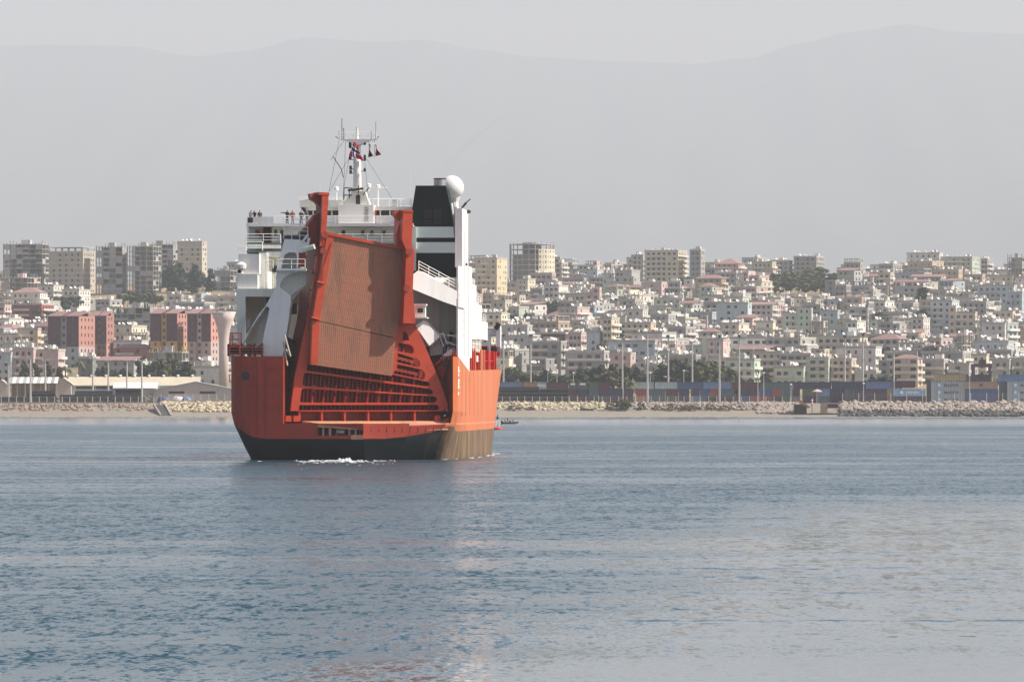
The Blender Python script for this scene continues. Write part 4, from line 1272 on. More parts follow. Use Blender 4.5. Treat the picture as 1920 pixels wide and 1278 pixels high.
for _ in range(25):
    t = rf.random(); d = 5 + 75 * t; lx = halfb(d, 0) + rf.uniform(.1, .9)
    X = SX0 + lx * cs + d * ss; Y = SY0 - lx * ss + d * cs
    blob(Vector((X, Y, 0)), rf.uniform(.1, .4), rf.uniform(.2, .9), rf.uniform(.02, .1))
fo = mb.build('wake_foam', m_foam, smooth=True, normals=False); fo['kind'] = 'stuff'

# funnel smoke: a thin drifting exhaust trail
mb = MB()
prev = None
k = 0
path = [((824, 336), .45), ((834, 318), .9), ((852, 296), 1.6), ((880, 268), 2.6), ((905, 244), 3.4), ((930, 225), 3.9)]
for (q, r_) in path:
    p = on_ship(q[0], q[1], 21)
    for i in range(14):
        a = 2 * math.pi * i / 14
        rr_ = r_ * (1 + .18 * math.sin(3 * a + k))
        mb.v.append((p.x + rr_ * math.cos(a) * .8, p.y + rr_ * math.sin(a), p.z + rr_ * math.cos(a) * .6))
    k += 1
for j in range(len(path) - 1):
    for i in range(14):
        mb.f.append((j * 14 + i, j * 14 + (i + 1) % 14, (j + 1) * 14 + (i + 1) % 14, (j + 1) * 14 + i)); mb.m.append(0)
mb.f.append(tuple(range(14))); mb.m.append(0); mb.f.append(tuple((len(path) - 1) * 14 + i for i in range(14))); mb.m.append(0)
smk = mb.build('smoke', [])
sm = bpy.data.materials.new('thin exhaust smoke'); sm.use_nodes = True; sm.node_tree.nodes.clear()
so = sm.node_tree.nodes.new('ShaderNodeOutputMaterial'); sv = sm.node_tree.nodes.new('ShaderNodeVolumePrincipled')
sv.inputs['Color'].default_value = (.35, .3, .27, 1); sv.inputs['Density'].default_value = 0.008
sm.node_tree.links.new(sv.outputs[0], so.inputs['Volume']); smk.data.materials.append(sm); smk['kind'] = 'stuff'
# ------------------------------------------------------------------ the town
def wallmat(name, c, **k): return mat(name, c, 0.85, 0.14, 0.5, stain=tuple(x * .55 for x in c), stain_amt=.45, streak=True, sscale=.9, rnd=.22, **k)
WALLS = {
    'grey': wallmat('grey render', (0.36, 0.36, 0.34)), 'concrete': wallmat('raw concrete', (0.29, 0.29, 0.275)), 'cream': wallmat('cream render', (0.62, 0.56, 0.42)),
    'white': wallmat('whitewash', (0.63, 0.61, 0.56)), 'pink': wallmat('pink render', (0.47, 0.36, 0.33)), 'pale green': wallmat('pale green render', (0.43, 0.50, 0.40)),
    'pale blue': wallmat('pale blue render', (0.43, 0.50, 0.53)), 'tan': wallmat('tan render', (0.47, 0.37, 0.26)), 'maroon': wallmat('maroon render', (0.125, 0.055, 0.06)),
    'salmon': wallmat('salmon render', (0.42, 0.21, 0.17)), 'ochre': wallmat('ochre render', (0.58, 0.35, 0.12)), 'red': wallmat('red render', (0.33, 0.10, 0.10)), 'yellow': wallmat('yellow render', (0.62, 0.53, 0.34)), 'sandstone': wallmat('sandstone', (0.52, 0.46, 0.36)),
}
m_pane = mat('dull window glass', (0.075, 0.08, 0.085), 0.35, 0.5, 0.8, rnd=.55)
m_slab = wallmat('pale slab edge', (0.58, 0.55, 0.49))
m_tile = mat('red roof tile', (0.27, 0.168, 0.15), 0.8, 0.25, 1.2, rnd=.15)
m_flat = mat('dusty flat roof', (0.42, 0.39, 0.34), 0.9, 0.25, 0.6, rnd=.1)
m_tank = mat('white tank', (0.68, 0.67, 0.64), 0.35, 0.06, 1.0)
m_rust = mat('rusty tank', (0.3, 0.16, 0.1), 0.7, 0.3, 1.0)
CLUT = [m_tank, m_slab, m_rust, m_pane]

def facade(mw, mp, O, U, W, H, cols, rows, depth=.28, mi=0, skip=None, panes=None):
    """wall with real openings; cols / rows: (start, end) of the openings along the wall and in height"""
    O = Vector(O); U = Vector(U).normalized(); Z = Vector((0, 0, 1)); Nn = U.cross(Z)
    xs = [0.0]; 
    for a, b in cols: xs += [a, b]
    xs.append(W)
    zs = [0.0]
    for a, b in rows: zs += [a, b]
    zs.append(H)
    for i in range(len(xs) - 1):
        for j in range(len(zs) - 1):
            x0, x1, z0, z1 = xs[i], xs[i + 1], zs[j], zs[j + 1]
            if x1 - x0 < 1e-4 or z1 - z0 < 1e-4: continue
            c = [O + U * x0 + Z * z0, O + U * x1 + Z * z0, O + U * x1 + Z * z1, O + U * x0 + Z * z1]
            if i % 2 and j % 2 and not (skip and skip(i // 2, j // 2)):
                dd = -Nn * depth
                for k in range(4):
                    a, b = c[k], c[(k + 1) % 4]
                    mw.poly([a + dd, b + dd, b, a], mi)
                if panes is not None: panes.append([p + dd for p in c])
                else: mp.poly([p + dd for p in c])
            else: mw.poly(c, mi)

def grid_cols(W, n, ww):
    g = (W - n * ww) / (n + 1)
    return [(g + i * (g + ww), g + i * (g + ww) + ww) for i in range(n)]
def grid_rows(F_, fh, sill, wh): return [(k * fh + sill, k * fh + sill + wh) for k in range(F_)]

def tank(mb, x, y, z, r):
    mb.lathe((x, y, z + .5), [(.5, 0), (.5, .9), (.15, 1.1)], 7, 0)
    mb.box(x - .4, x + .4, y - .4, y + .4, z, z + .5, 2)
def dish(mb, x, y, z, r, az):
    """tilted satellite dish on a short post"""
    mb.bar((x, y, z), (x, y, z + .9), .06, 4, 2)
    d = Vector((math.cos(az) * .75, math.sin(az) * .75, .65)).normalized()
    u = d.orthogonal().normalized(); w_ = d.cross(u)
    c = Vector((x, y, z + 1.0)); k = len(mb.v); n = 8
    for rr, off in ((r, .28 * r), (r * .55, .08 * r)):
        for i in range(n):
            a = 2 * math.pi * i / n
            mb.v.append(tuple(c + d * off + rr * (math.cos(a) * u + math.sin(a) * w_)))
    mb.v.append(tuple(c))
    for i in range(n):
        j = (i + 1) % n
        mb.f.append((k + i, k + j, k + n + j, k + n + i)); mb.m.append(0)
        mb.f.append((k + n + i, k + n + j, k + 2 * n)); mb.m.append(0)

def house_parts(rg, w, d, fl, roof='flat', balc=True, nfx=None, fh=3.0, ww=1.25, wh=1.35, clutter=1.0, top_open=False, indiv=False, annex=False):
    """returns the meshes of one building, its front facing -y, origin at ground centre"""
    H = fl * fh
    mw, mp, mr, mc, mt = MB(), MB(), MB(), MB(), MB()
    panes = [] if indiv else None
    nf = nfx or max(2, int(w / 3.1)); nd = max(1, int(d / 3.6))
    blind = rg.random() < .25
    sk = (lambda i, j: rg.random() < (.35 if blind else .1))
    rows_ = grid_rows(fl, fh, .95, wh)
    facade(mw, mp, (-w / 2, -d / 2, 0), (1, 0, 0), w, H, grid_cols(w, nf, ww), rows_, skip=sk, panes=panes)
    facade(mw, mp, (w / 2, -d / 2, 0), (0, 1, 0), d, H, grid_cols(d, nd, ww * .9), rows_, skip=sk, panes=panes)
    mw.poly([(w / 2, d / 2, 0), (-w / 2, d / 2, 0), (-w / 2, d / 2, H), (w / 2, d / 2, H)])
    mw.poly([(-w / 2, d / 2, 0), (-w / 2, -d / 2, 0), (-w / 2, -d / 2, H), (-w / 2, d / 2, H)])
    mw.poly([(-w / 2, -d / 2, -6), (w / 2, -d / 2, -6), (w / 2, -d / 2, 0), (-w / 2, -d / 2, 0)])
    mw.poly([(w / 2, -d / 2, -6), (w / 2, d / 2, -6), (w / 2, d / 2, 0), (w / 2, -d / 2, 0)])
    # lower or higher wing built on to the main block
    if annex and rg.random() < .55:
        aw, ad = w * rg.uniform(.3, .6), d * rg.uniform(.4, .9); ah = max(fh, H + rg.choice((-2, -1, -1, 1)) * fh)
        ax = rg.choice((-1, 1)) * (w / 2 - aw * rg.uniform(-.3, .45)); ay = -d / 2 + ad / 2 - rg.uniform(.6, 2.2)
        nfl = max(1, round(ah / fh))
        facade(mw, mp, (ax - aw / 2, ay - ad / 2, 0), (1, 0, 0), aw, ah, grid_cols(aw, max(1, int(aw / 3.4)), rg.uniform(.9, 1.7)), [(k * fh + .9, k * fh + 2.2) for k in range(nfl)] if nfl * fh <= ah + .1 else [])
        facade(mw, mp, (ax + aw / 2, ay - ad / 2, 0), (0, 1, 0), ad, ah, grid_cols(ad, 1, 1.0), [(k * fh + .9, k * fh + 2.1) for k in range(nfl)] if nfl * fh <= ah + .1 else [])
        mw.poly([(ax - aw / 2, ay + ad / 2, 0), (ax - aw / 2, ay - ad / 2, 0), (ax - aw / 2, ay - ad / 2, ah), (ax - aw / 2, ay + ad / 2, ah)])
        mw.poly([(ax - aw / 2, ay + ad / 2, ah), (ax + aw / 2, ay + ad / 2, ah), (ax + aw / 2, ay + ad / 2, 0), (ax - aw / 2, ay + ad / 2, 0)])
        mt.box(ax - aw / 2 - .1, ax + aw / 2 + .1, ay - ad / 2 - .1, ay + ad / 2 + .1, ah + .003, ah + .3)
    # floor edges and balconies
    style = rg.random()
    for k in range(1, fl):
        z = k * fh
        if style < .45: mt.box(-w / 2 - .12, w / 2 + .12, -d / 2 - .12, -d / 2 - .003, z - .16, z + .1); mt.box(w / 2 + .003, w / 2 + .12, -d / 2 - .12, d / 2, z - .16, z + .1)
        if balc and style > .2:
            side = rg.random()
            a = -w / 2 + w * rg.uniform(0, .35); b = a + w * rg.uniform(.3, .6)
            if style > .5:
                a, b = -w / 2 + w * .08, w / 2 - w * (.05 if style > .75 else .4)
            mt.box(a, b, -d / 2 - 1.25, -d / 2 - .004, z - .15, z + .02)
            mt.box(a, b, -d / 2 - 1.25, -d / 2 - 1.13, z + .02, z + .92)
            if style > .35:
                mt.box(w / 2 + .004, w / 2 + 1.2, -d / 2 + .5, d / 2 - .5, z - .15, z + .02)
                mt.box(w / 2 + 1.08, w / 2 + 1.2, -d / 2 + .5, d / 2 - .5, z + .02, z + .9)
    if roof == 'flat':
        mr.box(-w / 2 - .15, w / 2 + .15, -d / 2 - .15, d / 2 + .15, H + .002, H + .22)
        for (x0, x1, y0, y1) in ((-w / 2 - .15, w / 2 + .15, -d / 2 - .15, -d / 2 + .05), (-w / 2 - .15, w / 2 + .15, d / 2 - .05, d / 2 + .15), (-w / 2 - .15, -w / 2 + .05, -d / 2 + .05, d / 2 - .05), (w / 2 - .05, w / 2 + .15, -d / 2 + .05, d / 2 - .05)):
            mr.box(x0, x1, y0, y1, H + .222, H + .85)
        z = H + .22
    elif roof == 'hip':
        e = .5; rh = min(w, d) * .24
        A = [(-w / 2 - e, -d / 2 - e, H), (w / 2 + e, -d / 2 - e, H), (w / 2 + e, d / 2 + e, H), (-w / 2 - e, d / 2 + e, H)]
        rl = max(.5, (w - d) / 2)
        B = [(-rl, 0, H + rh), (rl, 0, H + rh)]
        mr.poly([A[0], A[1], B[1], B[0]]); mr.poly([A[1], A[2], B[1]]); mr.poly([A[2], A[3], B[0], B[1]]); mr.poly([A[3], A[0], B[0]]); mr.poly(A)
        z = None
    elif roof == 'shed':
        A = [(-w / 2 - .6, -d / 2 - .8, H), (w / 2 + .6, -d / 2 - .8, H), (w / 2 + .6, d / 2, H + 1.6), (-w / 2 - .6, d / 2, H + 1.6)]
        mr.plate(A, (0, 0, .18)); z = None
    if top_open and roof == 'flat':
        for i in range(nf + 1):
            x = -w / 2 + .3 + (w - .6) * i / nf
            for y in (-d / 2 + .2, 0, d / 2 - .2): mw.box(x - .16, x + .16, y - .16, y + .16, z, z + 2.7)
        mt.box(-w / 2, w / 2, -d / 2, d / 2, z + 2.7, z + 2.95)
    if z is not None and clutter and not top_open:
        hw, hd = rg.uniform(2, 3.2), rg.uniform(2, 3)
        hx, hy = rg.uniform(-w / 2 + hw, w / 2 - hw), rg.uniform(0, d / 2 - hd / 2 - .4)
        mc.box(hx - hw / 2, hx + hw / 2, hy - hd / 2, hy + hd / 2, z, z + 2.4, 1)
        for _ in range(int(rg.uniform(1, 5) * clutter)):
            tank(mc, rg.uniform(-w / 2 + 1, w / 2 - 1), rg.uniform(-d / 2 + 1, d / 2 - 1), z, .6)
        for _ in range(int(rg.uniform(1, 6) * clutter)):
            dish(mc, rg.uniform(-w / 2 + 1, w / 2 - 1), rg.uniform(-d / 2 + .8, d / 2 - 1), z + .4, rg.uniform(.5, .95), rg.uniform(-1.2, -.1))
        if rg.random() < .35:
            x = rg.uniform(-w / 2 + 1, w / 2 - 1); mc.bar((x, 0, z), (x, 0, z + 4), .06, 4, 2)
        if rg.random() < .3:
            for i in range(4): mc.box(-w / 2 + .3 + i * (w - .8) / 3.2, -w / 2 + .55 + i * (w - .8) / 3.2, -d / 2 + .3, -d / 2 + .55, z + .65, z + 2.2, 1)
    return dict(wall=mw, window=mp, roof=mr, trim=mt, clutter=mc, panes=panes, H=H)

def emit_house(P, wm, roof, loc, rz, name='house', scale=1.0):
    e = empty(name, loc, rz)
    P['wall'].build('wall', wm, e, normals=False)
    if P['panes'] is not None:
        for pn in P['panes']:
            q = MB(); q.poly(pn); q.build('window', m_pane, e, normals=False)
    elif P['window'].f:
        o = P['window'].build('windows', m_pane, e, normals=False); o['kind'] = 'stuff'
    if P['trim'].f: 
        o = P['trim'].build('balconies', m_slab, e, normals=False); o['kind'] = 'stuff'
    P['roof'].build('roof', m_flat if roof == 'flat' else m_tile, e, normals=True)
    if P['clutter'].f:
        o = P['clutter'].build('rooftop_clutter', CLUT, e, normals=False); o['kind'] = 'stuff'
    return e
GYAW = R(-19)       # the street grid stands skew to the shore

def frame_building(rg, w, d, fl, nx, ny, fh=3.1, infill=.0, mc_='concrete'):
    """unfinished concrete skeleton: slabs, columns, some walled bays"""
    ms, mcol, mi = MB(), MB(), MB()
    for k in range(fl + 1):
        z = k * fh
        ms.box(-w / 2, w / 2, -d / 2, d / 2, z - .22, z)
    for i in range(nx + 1):
        for j in range(ny + 1):
            x = -w / 2 + .25 + (w - .5) * i / nx; y = -d / 2 + .25 + (d - .5) * j / ny
            for k in range(fl): mcol.box(x - .22, x + .22, y - .22, y + .22, k * fh, (k + 1) * fh - .22)
            mcol.box(x - .2, x + .2, y - .2, y + .2, fl * fh, fl * fh + rg.choice((.6, 1.0, 2.2)))
    for k in range(fl):
        for i in range(nx):
            if rg.random() < infill:
                x0 = -w / 2 + .5 + (w - .5) * i / nx; x1 = -w / 2 + (w - .5) * (i + 1) / nx
                hgt_ = rg.choice((1.0, fh - .24)); mi.box(x0, x1, -d / 2 + .2, -d / 2 + .38, k * fh + .002, k * fh + hgt_)
        for j in range(ny):
            if rg.random() < infill:
                y0 = -d / 2 + .5 + (d - .5) * j / ny; y1 = -d / 2 + (d - .5) * (j + 1) / ny
                mi.box(w / 2 - .38, w / 2 - .2, y0, y1, k * fh + .002, k * fh + rg.choice((1.0, fh - .24)))
    mi.box(-w * .1, w * .12, -d * .1, d * .2, -5, fl * fh + 2.6)
    mi.box(-w / 2 + .6, w / 2 - .6, d / 2 - .5, d / 2 - .3, -5, fl * fh - .3)
    return ms, mcol, mi
def emit_frame(rg, w, d, fl, nx, ny, loc, rz, infill=.3, colr='concrete', fill='grey', name='unfinished_building', fh=3.1):
    e = empty(name, loc, rz)
    ms, mcol, mi = frame_building(rg, w, d, fl, nx, ny, fh, infill)
    for k in range(fl + 1):
        s_ = MB(); s_.v = ms.v[k * 8:(k + 1) * 8]; s_.f = [tuple(i for i in f) for f in ms.f[:6]]; s_.m = [0] * 6
        s_.build('floor_slab', WALLS[colr] if colr != 'concrete' else m_slab, e, normals=False)
    o = mcol.build('columns', WALLS[colr], e, normals=False); o['kind'] = 'stuff'
    mi.build('infill_wall', WALLS[fill], e, normals=False)
    b_ = MB(); b_.box(-w / 2 + .1, w / 2 - .1, -d / 2 + .1, d / 2 - .1, -7, -.25); b_.build('foundation', WALLS['concrete'], e, normals=False)
    return e

rg = random.Random(21)
occupied = []     # (px0, px1, Y) of named buildings, kept clear of the fill
def spot(px0, px1, pyb, Y=None):
    Y = Y or depth_of_row(pyb)
    c = at((px0 + px1) / 2, 0, Y); c.z = hgt(Y) - .3
    return c, Y, (px1 - px0) / F * Y
def dims(P, frac=.27, yaw=GYAW):
    w = (1 - frac) * P / math.cos(yaw); d = frac * P / math.sin(-yaw)
    return w, min(max(d, 7), 18)
HERO = []
def hero(px0, px1, pyt, pyb, wall, label, kind='house', roof='flat', frac=.27, nfx=None, infill=.35, fill='grey', Y=None, balc=True, fh=3.0, name=None, top_open=False, indiv=False, clutter=1.0, ww=1.3, cat='building', yaw=GYAW):
    c, Y, P = spot(px0, px1, pyb, Y)
    w, d = dims(P, frac, yaw)
    H = (CH + (HY - pyt) / F * Y) - c.z
    fl = max(1, round(H / fh)); fh = H / fl
    if kind == 'frame':
        e = emit_frame(rg, w, d, fl, max(2, round(w / 4)), max(2, round(d / 4.5)), c, yaw, infill, 'concrete', fill, name or 'unfinished_building', fh)
    else:
        e = emit_house(house_parts(rg, w, d, fl, roof, balc, nfx, fh, ww=ww, wh=min(1.45, fh * .46), top_open=top_open, indiv=indiv, clutter=clutter), WALLS[wall], roof, c, yaw, name or 'apartment_building')
    tag(e, label, cat)
    occupied.append((px0 - 3, px1 + 3, Y, pyt, pyb))
    HERO.append((label, (px0 + px1) / 2, (pyt + pyb) / 2))
    return e

# ridge, west
hero(6, 92, 458, 548, 'grey', 'long unfinished grey concrete block on the western ridge with two masts', 'frame', infill=.55, frac=.12)
hero(92, 178, 474, 550, 'sandstone', 'pale sandstone block with small square windows on the western ridge', nfx=5, balc=False, frac=.24, top_open=True, ww=1.5)
hero(180, 240, 463, 551, 'grey', 'unfinished grey block with balconies beside the sandstone block', 'frame', infill=.75, frac=.15)
hero(238, 302, 462, 552, 'grey', 'unfinished open concrete frame with projecting sunlit floor slabs', 'frame', infill=.25, frac=.2)
hero(262, 338, 459, 530, 'grey', 'grey apartment block standing behind the open concrete frame', 'frame', infill=.8, frac=.15, Y=3560)
hero(333, 388, 455, 535, 'sandstone', 'sandstone tower with four window columns and rooftop huts on the ridge', nfx=4, frac=.15, balc=False, ww=1.6, Y=3520)
hero(402, 444, 507, 548, 'grey', 'small blue-grey frame building beside the ship on the ridge slope', 'frame', infill=.6)
hero(3, 76, 521, 566, 'pink', 'unfinished pinkish frame building below the western ridge', 'frame', infill=.3, fill='pink', frac=.3)
hero(24, 100, 572, 612, 'red', 'red walled apartment house left of the maroon tower', frac=.25, nfx=5)
hero(74, 118, 537, 574, 'white', 'white stepped house under the sandstone block', frac=.35)
hero(118, 168, 545, 576, 'white', 'white terrace house with arched porch at the foot of the ridge', frac=.35)
hero(212, 302, 577, 632, 'concrete', 'dark unfinished concrete frame above the white house', 'frame', infill=.45, frac=.2)
hero(214, 274, 613, 652, 'cream', 'cream and white house with sunlit yellow side between the maroon towers', frac=.42, nfx=3)
# maroon towers
def maroon(px0, px1, pyt, pyb, lower, label):
    c, Y, P = spot(px0, px1, pyb)
    e = empty('tower_block', c, GYAW)
    H = (CH + (HY - pyt) / F * Y) - c.z
    w, d = dims(P, .3)
    fl = max(5, round(H / 3.1)); fh = H / fl; cut = int(fl * .5)
    bays = [(-w / 2, -w * .12, 0.0, 'maroon', lower), (-w * .12, w * .10, .9, lower, lower), (w * .10, w / 2, .25, 'maroon', lower)]
    for i, (x0, x1, off, up, dn) in enumerate(bays):
        for (z0, n, mname) in ((0, cut, dn), (cut * fh, fl - cut, up)):
            mw, mp = MB(), MB(); W = x1 - x0; n_c = max(1, int(W / 3))
            rows_ = grid_rows(n, fh, 1.0, 1.35)
            facade(mw, mp, (x0, -d / 2 + off, z0), (1, 0, 0), W, n * fh, grid_cols(W, n_c, 1.2), rows_)
            mw.poly([(x0, -d / 2 + off, z0), (x0, d / 2, z0), (x0, d / 2, z0 + n * fh), (x0, -d / 2 + off, z0 + n * fh)])
            m2 = MB() if i == 2 else mw
            facade(m2, mp, (x1, -d / 2 + off, z0), (0, 1, 0), d - off, n * fh, grid_cols(d - off, max(1, int(d / 3.5)), 1.2), rows_)
            if i == 2: m2.build('end_wall', WALLS['salmon' if mname == 'maroon' or lower == 'salmon' else ('ochre' if lower == 'ochre' else 'pink')], e, normals=False)
            mw.poly([(x1, d / 2, z0), (x0, d / 2, z0), (x0, d / 2, z0 + n * fh), (x1, d / 2, z0 + n * fh)])
            mw.build('wall', WALLS[mname], e, normals=False)
            o = mp.build('windows', m_pane, e, normals=False); o['kind'] = 'stuff'
        r_ = MB(); r_.plate([(x0 - .4, -d / 2 + off - .6, fl * fh - .2), (x1 + .4, -d / 2 + off - .6, fl * fh - .2), (x1 + .4, d * .1, fl * fh + 1.9), (x0 - .4, d * .1, fl * fh + 1.9)], (0, 0, .25))
        r_.box(x0, x1, d * .1 + .01, d / 2, fl * fh - .1, fl * fh + 1.2)
        r_.build('roof', m_tile if i != 1 else WALLS['maroon'], e)
    b_ = MB(); b_.box(-w / 2 + .2, w / 2 - .2, -d / 2 + 1, d / 2 - .2, -7, -.01); b_.build('foundation', WALLS['concrete'], e, normals=False)
    k_ = MB()
    for _ in range(5): dish(k_, rg.uniform(-w / 2, w / 2), d * .3, fl * fh + 1.2, .9, rg.uniform(-1.2, -.2))
    k_.box(-1.5, 1.5, d * .15, d * .4, fl * fh + 1.2, fl * fh + 3.6, 1)
    o = k_.build('rooftop_clutter', CLUT, e, normals=False); o['kind'] = 'stuff'
    tag(e, label, 'building', 'maroon tower blocks'); occupied.append((px0 - 3, px1 + 3, Y, pyt, pyb)); HERO.append((label, (px0 + px1) / 2, (pyt + pyb) / 2))
maroon(92, 176, 593, 692, 'grey', 'maroon and grey tower block behind the palm tree')
maroon(172, 213, 592, 684, 'salmon', 'narrow salmon tower block joined to the grey and maroon one')
maroon(283, 356, 588, 690, 'ochre', 'maroon tower block with ochre lower walls above the pine trees')
maroon(352, 416, 588, 692, 'pink', 'maroon tower block with pink lower walls beside the water tower')
# water tower
c, Y, _ = spot(398, 440, 722, 2170)
wt = empty('water_tower', (at(419.5, 0, Y).x, Y, hgt(Y) - .2), 0, 'tall pale flared concrete water tower beside the ship', 'water tower')
sc_ = Y / F; z = lambda py: CH + (HY - py) * sc_ - (hgt(Y) - .2)
mb = MB(); mb.lathe((0, 0, 0), [(9.5 * sc_, z(752)), (9 * sc_, z(660)), (9.5 * sc_, z(635)), (12 * sc_, z(618)), (17 * sc_, z(600)), (22.5 * sc_, z(587))], 32); mb.build('shaft', mat('pale pinkish concrete', (0.56, 0.47, 0.43), .85, .12, .3, stain=(.4, .33, .3), stain_amt=.5, streak=True, sscale=.4), wt, smooth=True)
mb = MB(); mb.lathe((0, 0, 0), [(22.6 * sc_, z(587) + .01), (22.6 * sc_, z(585)), (21 * sc_, z(584.5))], 32); mb.build('tank_rim', m_slab, wt)
mb = MB(); mb.rail([(-4 , -1, z(584.5)), (4, -1, z(584.5))], 1.0, 2, 2, .06); mb.build('rim_rail', m_dark, wt)

# ridge, east of the ship
hero(886, 956, 486, 566, 'yellow', 'yellow and grey apartment block beside the round unfinished tower', nfx=4, frac=.42, fh=3.2)
hero(1204, 1293, 472, 547, 'cream', 'wide cream eight storey slab block with sunlit balconies on the ridge', nfx=6, frac=.3, ww=1.7)
hero(1293, 1322, 470, 548, 'grey', 'narrow grey block with sunlit side right beside the wide cream slab', frac=.3)
hero(1184, 1212, 480, 540, 'grey', 'weathered grey block half hidden by the wide cream slab', frac=.2)
hero(1485, 1549, 483, 525, 'grey', 'stepped grey and white ridge building with stacked balconies', frac=.35)
hero(1583, 1618, 494, 520, 'concrete', 'flat ridge building carrying an open steel rooftop frame', frac=.15, top_open=True, clutter=0)
hero(1700, 1768, 476, 530, 'white', 'white six storey block with small windows on the eastern ridge', nfx=5, frac=.12, balc=False)
hero(1762, 1838, 484, 532, 'pale green', 'broad pale green block beside the white eastern ridge block', frac=.25)
hero(1838, 1862, 488, 540, 'grey', 'slim grey building with sunlit yellow balconies on the eastern ridge', frac=.5)
hero(1888, 1925, 483, 540, 'grey', 'grey unfinished block at the eastern end of the ridge', 'frame', infill=.7)
hero(1440, 1486, 490, 530, 'concrete', 'dark concrete ridge block beside the stepped grey building', frac=.15)
hero(1340, 1398, 495, 535, 'pink', 'pinkish ridge house with red tiled top between the slab blocks', roof='hip', frac=.25)
# round tower
c, Y, P = spot(955, 1040, 545)
rt_ = empty('round_tower', c, 0, 'round unfinished concrete tower with open upper floors on the ridge', 'building')
Rr = P / 2; Htop = CH + (HY - 458) / F * Y - c.z; nfl = 9; fh = Htop / nfl
mcx = MB(); ns = 22
for k in range(nfl + 1):
    s_ = MB(); s_.lathe((0, 0, k * fh - .25), [(Rr * 1.0, 0), (Rr * 1.0, .25)], 44); s_.build('floor_slab', m_slab, rt_)
for k in range(nfl):
    for i in range(ns):
        a = 2 * math.pi * i / ns; x, y = (Rr - .4) * math.cos(a), (Rr - .4) * math.sin(a)
        mcx.bar((x, y, k * fh), (x, y, (k + 1) * fh - .26), .32, 6)
o = mcx.build('columns', WALLS['concrete'], rt_, normals=False); o['kind'] = 'stuff'
mw, mp = MB(), MB()
for i in range(44):
    a0, a1 = 2 * math.pi * i / 44, 2 * math.pi * (i + 1) / 44
    if not (R(-75) < a0 < R(90)) and not (a0 > R(285)): continue
    p0 = Vector((math.cos(a0), math.sin(a0), 0)) * (Rr + .12); p1 = Vector((math.cos(a1), math.sin(a1), 0)) * (Rr + .12)
    W = (p1 - p0).length
    facade(mw, mp, p0, p1 - p0, W, (nfl - 1) * fh, [(W * .3, W * .72)] if i % 2 else [(W * .4, W * .6)], grid_rows(nfl - 1, fh, .9, 1.5))
mw.build('curved_wall', WALLS['cream'], rt_, normals=False); o = mp.build('windows', m_pane, rt_, normals=False); o['kind'] = 'stuff'
mb = MB(); mb.lathe((0, 0, -6), [(Rr * .86, 0), (Rr * .86, (nfl - 2) * fh + 6), (Rr * .42, (nfl - 2) * fh + 6.1), (Rr * .42, nfl * fh + 7)], 24); mb.build('core', WALLS['concrete'], rt_)
mb = MB()
for i in range(ns):
    a = 2 * math.pi * i / ns; x, y = (Rr - .4) * math.cos(a), (Rr - .4) * math.sin(a); mb.bar((x, y, nfl * fh), (x, y, nfl * fh + rg.uniform(.5, 1.6)), .08, 4)
o = mb.build('rebar_starters', m_dark, rt_, normals=False); o['kind'] = 'stuff'
occupied.append((952, 1043, Y, 458, 545))

# front row above the container yard (near, told apart by their balconies)
fr = dict(indiv=True)
hero(994, 1060, 643, 700, 'grey', 'grey three storey house with deep balconies behind the dark pipe stacks', nfx=3, frac=.1, ww=2.2, **fr)
hero(1060, 1142, 661, 704, 'grey', 'low grey balcony house joined to the three storey one', nfx=4, frac=.12, ww=2.2, **fr)
hero(1146, 1190, 664, 706, 'pink', 'pinkish plain house with four windows near the tall lamp mast', nfx=2, frac=.14, balc=False, **fr)
hero(1250, 1312, 668, 710, 'concrete', 'dark grey flat house with two big dishes over the round green trees', nfx=2, frac=.1, balc=False, **fr)
hero(1362, 1426, 676, 722, 'pale green', 'pale green house with a tiled porch roof by a lamp mast', nfx=3, frac=.2, ww=1.8, **fr)
hero(1454, 1514, 690, 724, 'pale green', 'wide pale green house under a curved pink awning', nfx=4, frac=.1, ww=1.8, **fr)
hero(1514, 1560, 673, 724, 'pale green', 'tall greenish house with two red awnings between balconies', nfx=2, frac=.12, ww=2.2, **fr)
hero(1558, 1606, 675, 724, 'sandstone', 'sandstone house with dark paired windows beside the red awnings', nfx=3, frac=.22, **fr)
hero(1604, 1650, 698, 725, 'pale green', 'low green and white house between lamp masts', nfx=3, frac=.15, **fr)
hero(1676, 1728, 672, 726, 'sandstone', 'four storey balcony house under a pink tiled roof', nfx=3, frac=.12, ww=2.4, roof='hip', **fr)
hero(1730, 1776, 676, 722, 'grey', 'grey house with long white balcony fronts beside the pink roof', nfx=2, frac=.12, ww=2.4, **fr)
hero(1776, 1824, 684, 722, 'grey', 'low grey house with white balcony next to the gantry crane', nfx=3, frac=.15, ww=2.0, **fr)
hero(1862, 1900, 676, 722, 'grey', 'shadowed grey house beyond the gantry crane', nfx=2, frac=.2, **fr)
hero(1898, 1940, 674, 722, 'pale green', 'greenish house with tall dark windows at the eastern edge', nfx=2, frac=.15, **fr)
hero(940, 996, 612, 660, 'grey', 'windowless grey gable house beside the ship bow', nfx=2, frac=.1, balc=False)
hero(1005, 1066, 626, 662, 'maroon', 'maroon terraced house with a white dome on top', nfx=6, frac=.05, balc=False)
hero(1066, 1105, 626, 668, 'pink', 'maroon and pink corner house with a cream sunlit end', nfx=3, frac=.4)
hero(1103, 1130, 624, 672, 'pale blue', 'narrow pale blue house with one column of windows', nfx=1, frac=.1, balc=False)
hero(1130, 1162, 598, 672, 'cream', 'tall cream house with sunlit side and tiny windows', nfx=2, frac=.5)
hero(1160, 1230, 607, 650, 'tan', 'tan house with a yellow balcony under a red roof edge', nfx=5, frac=.15)
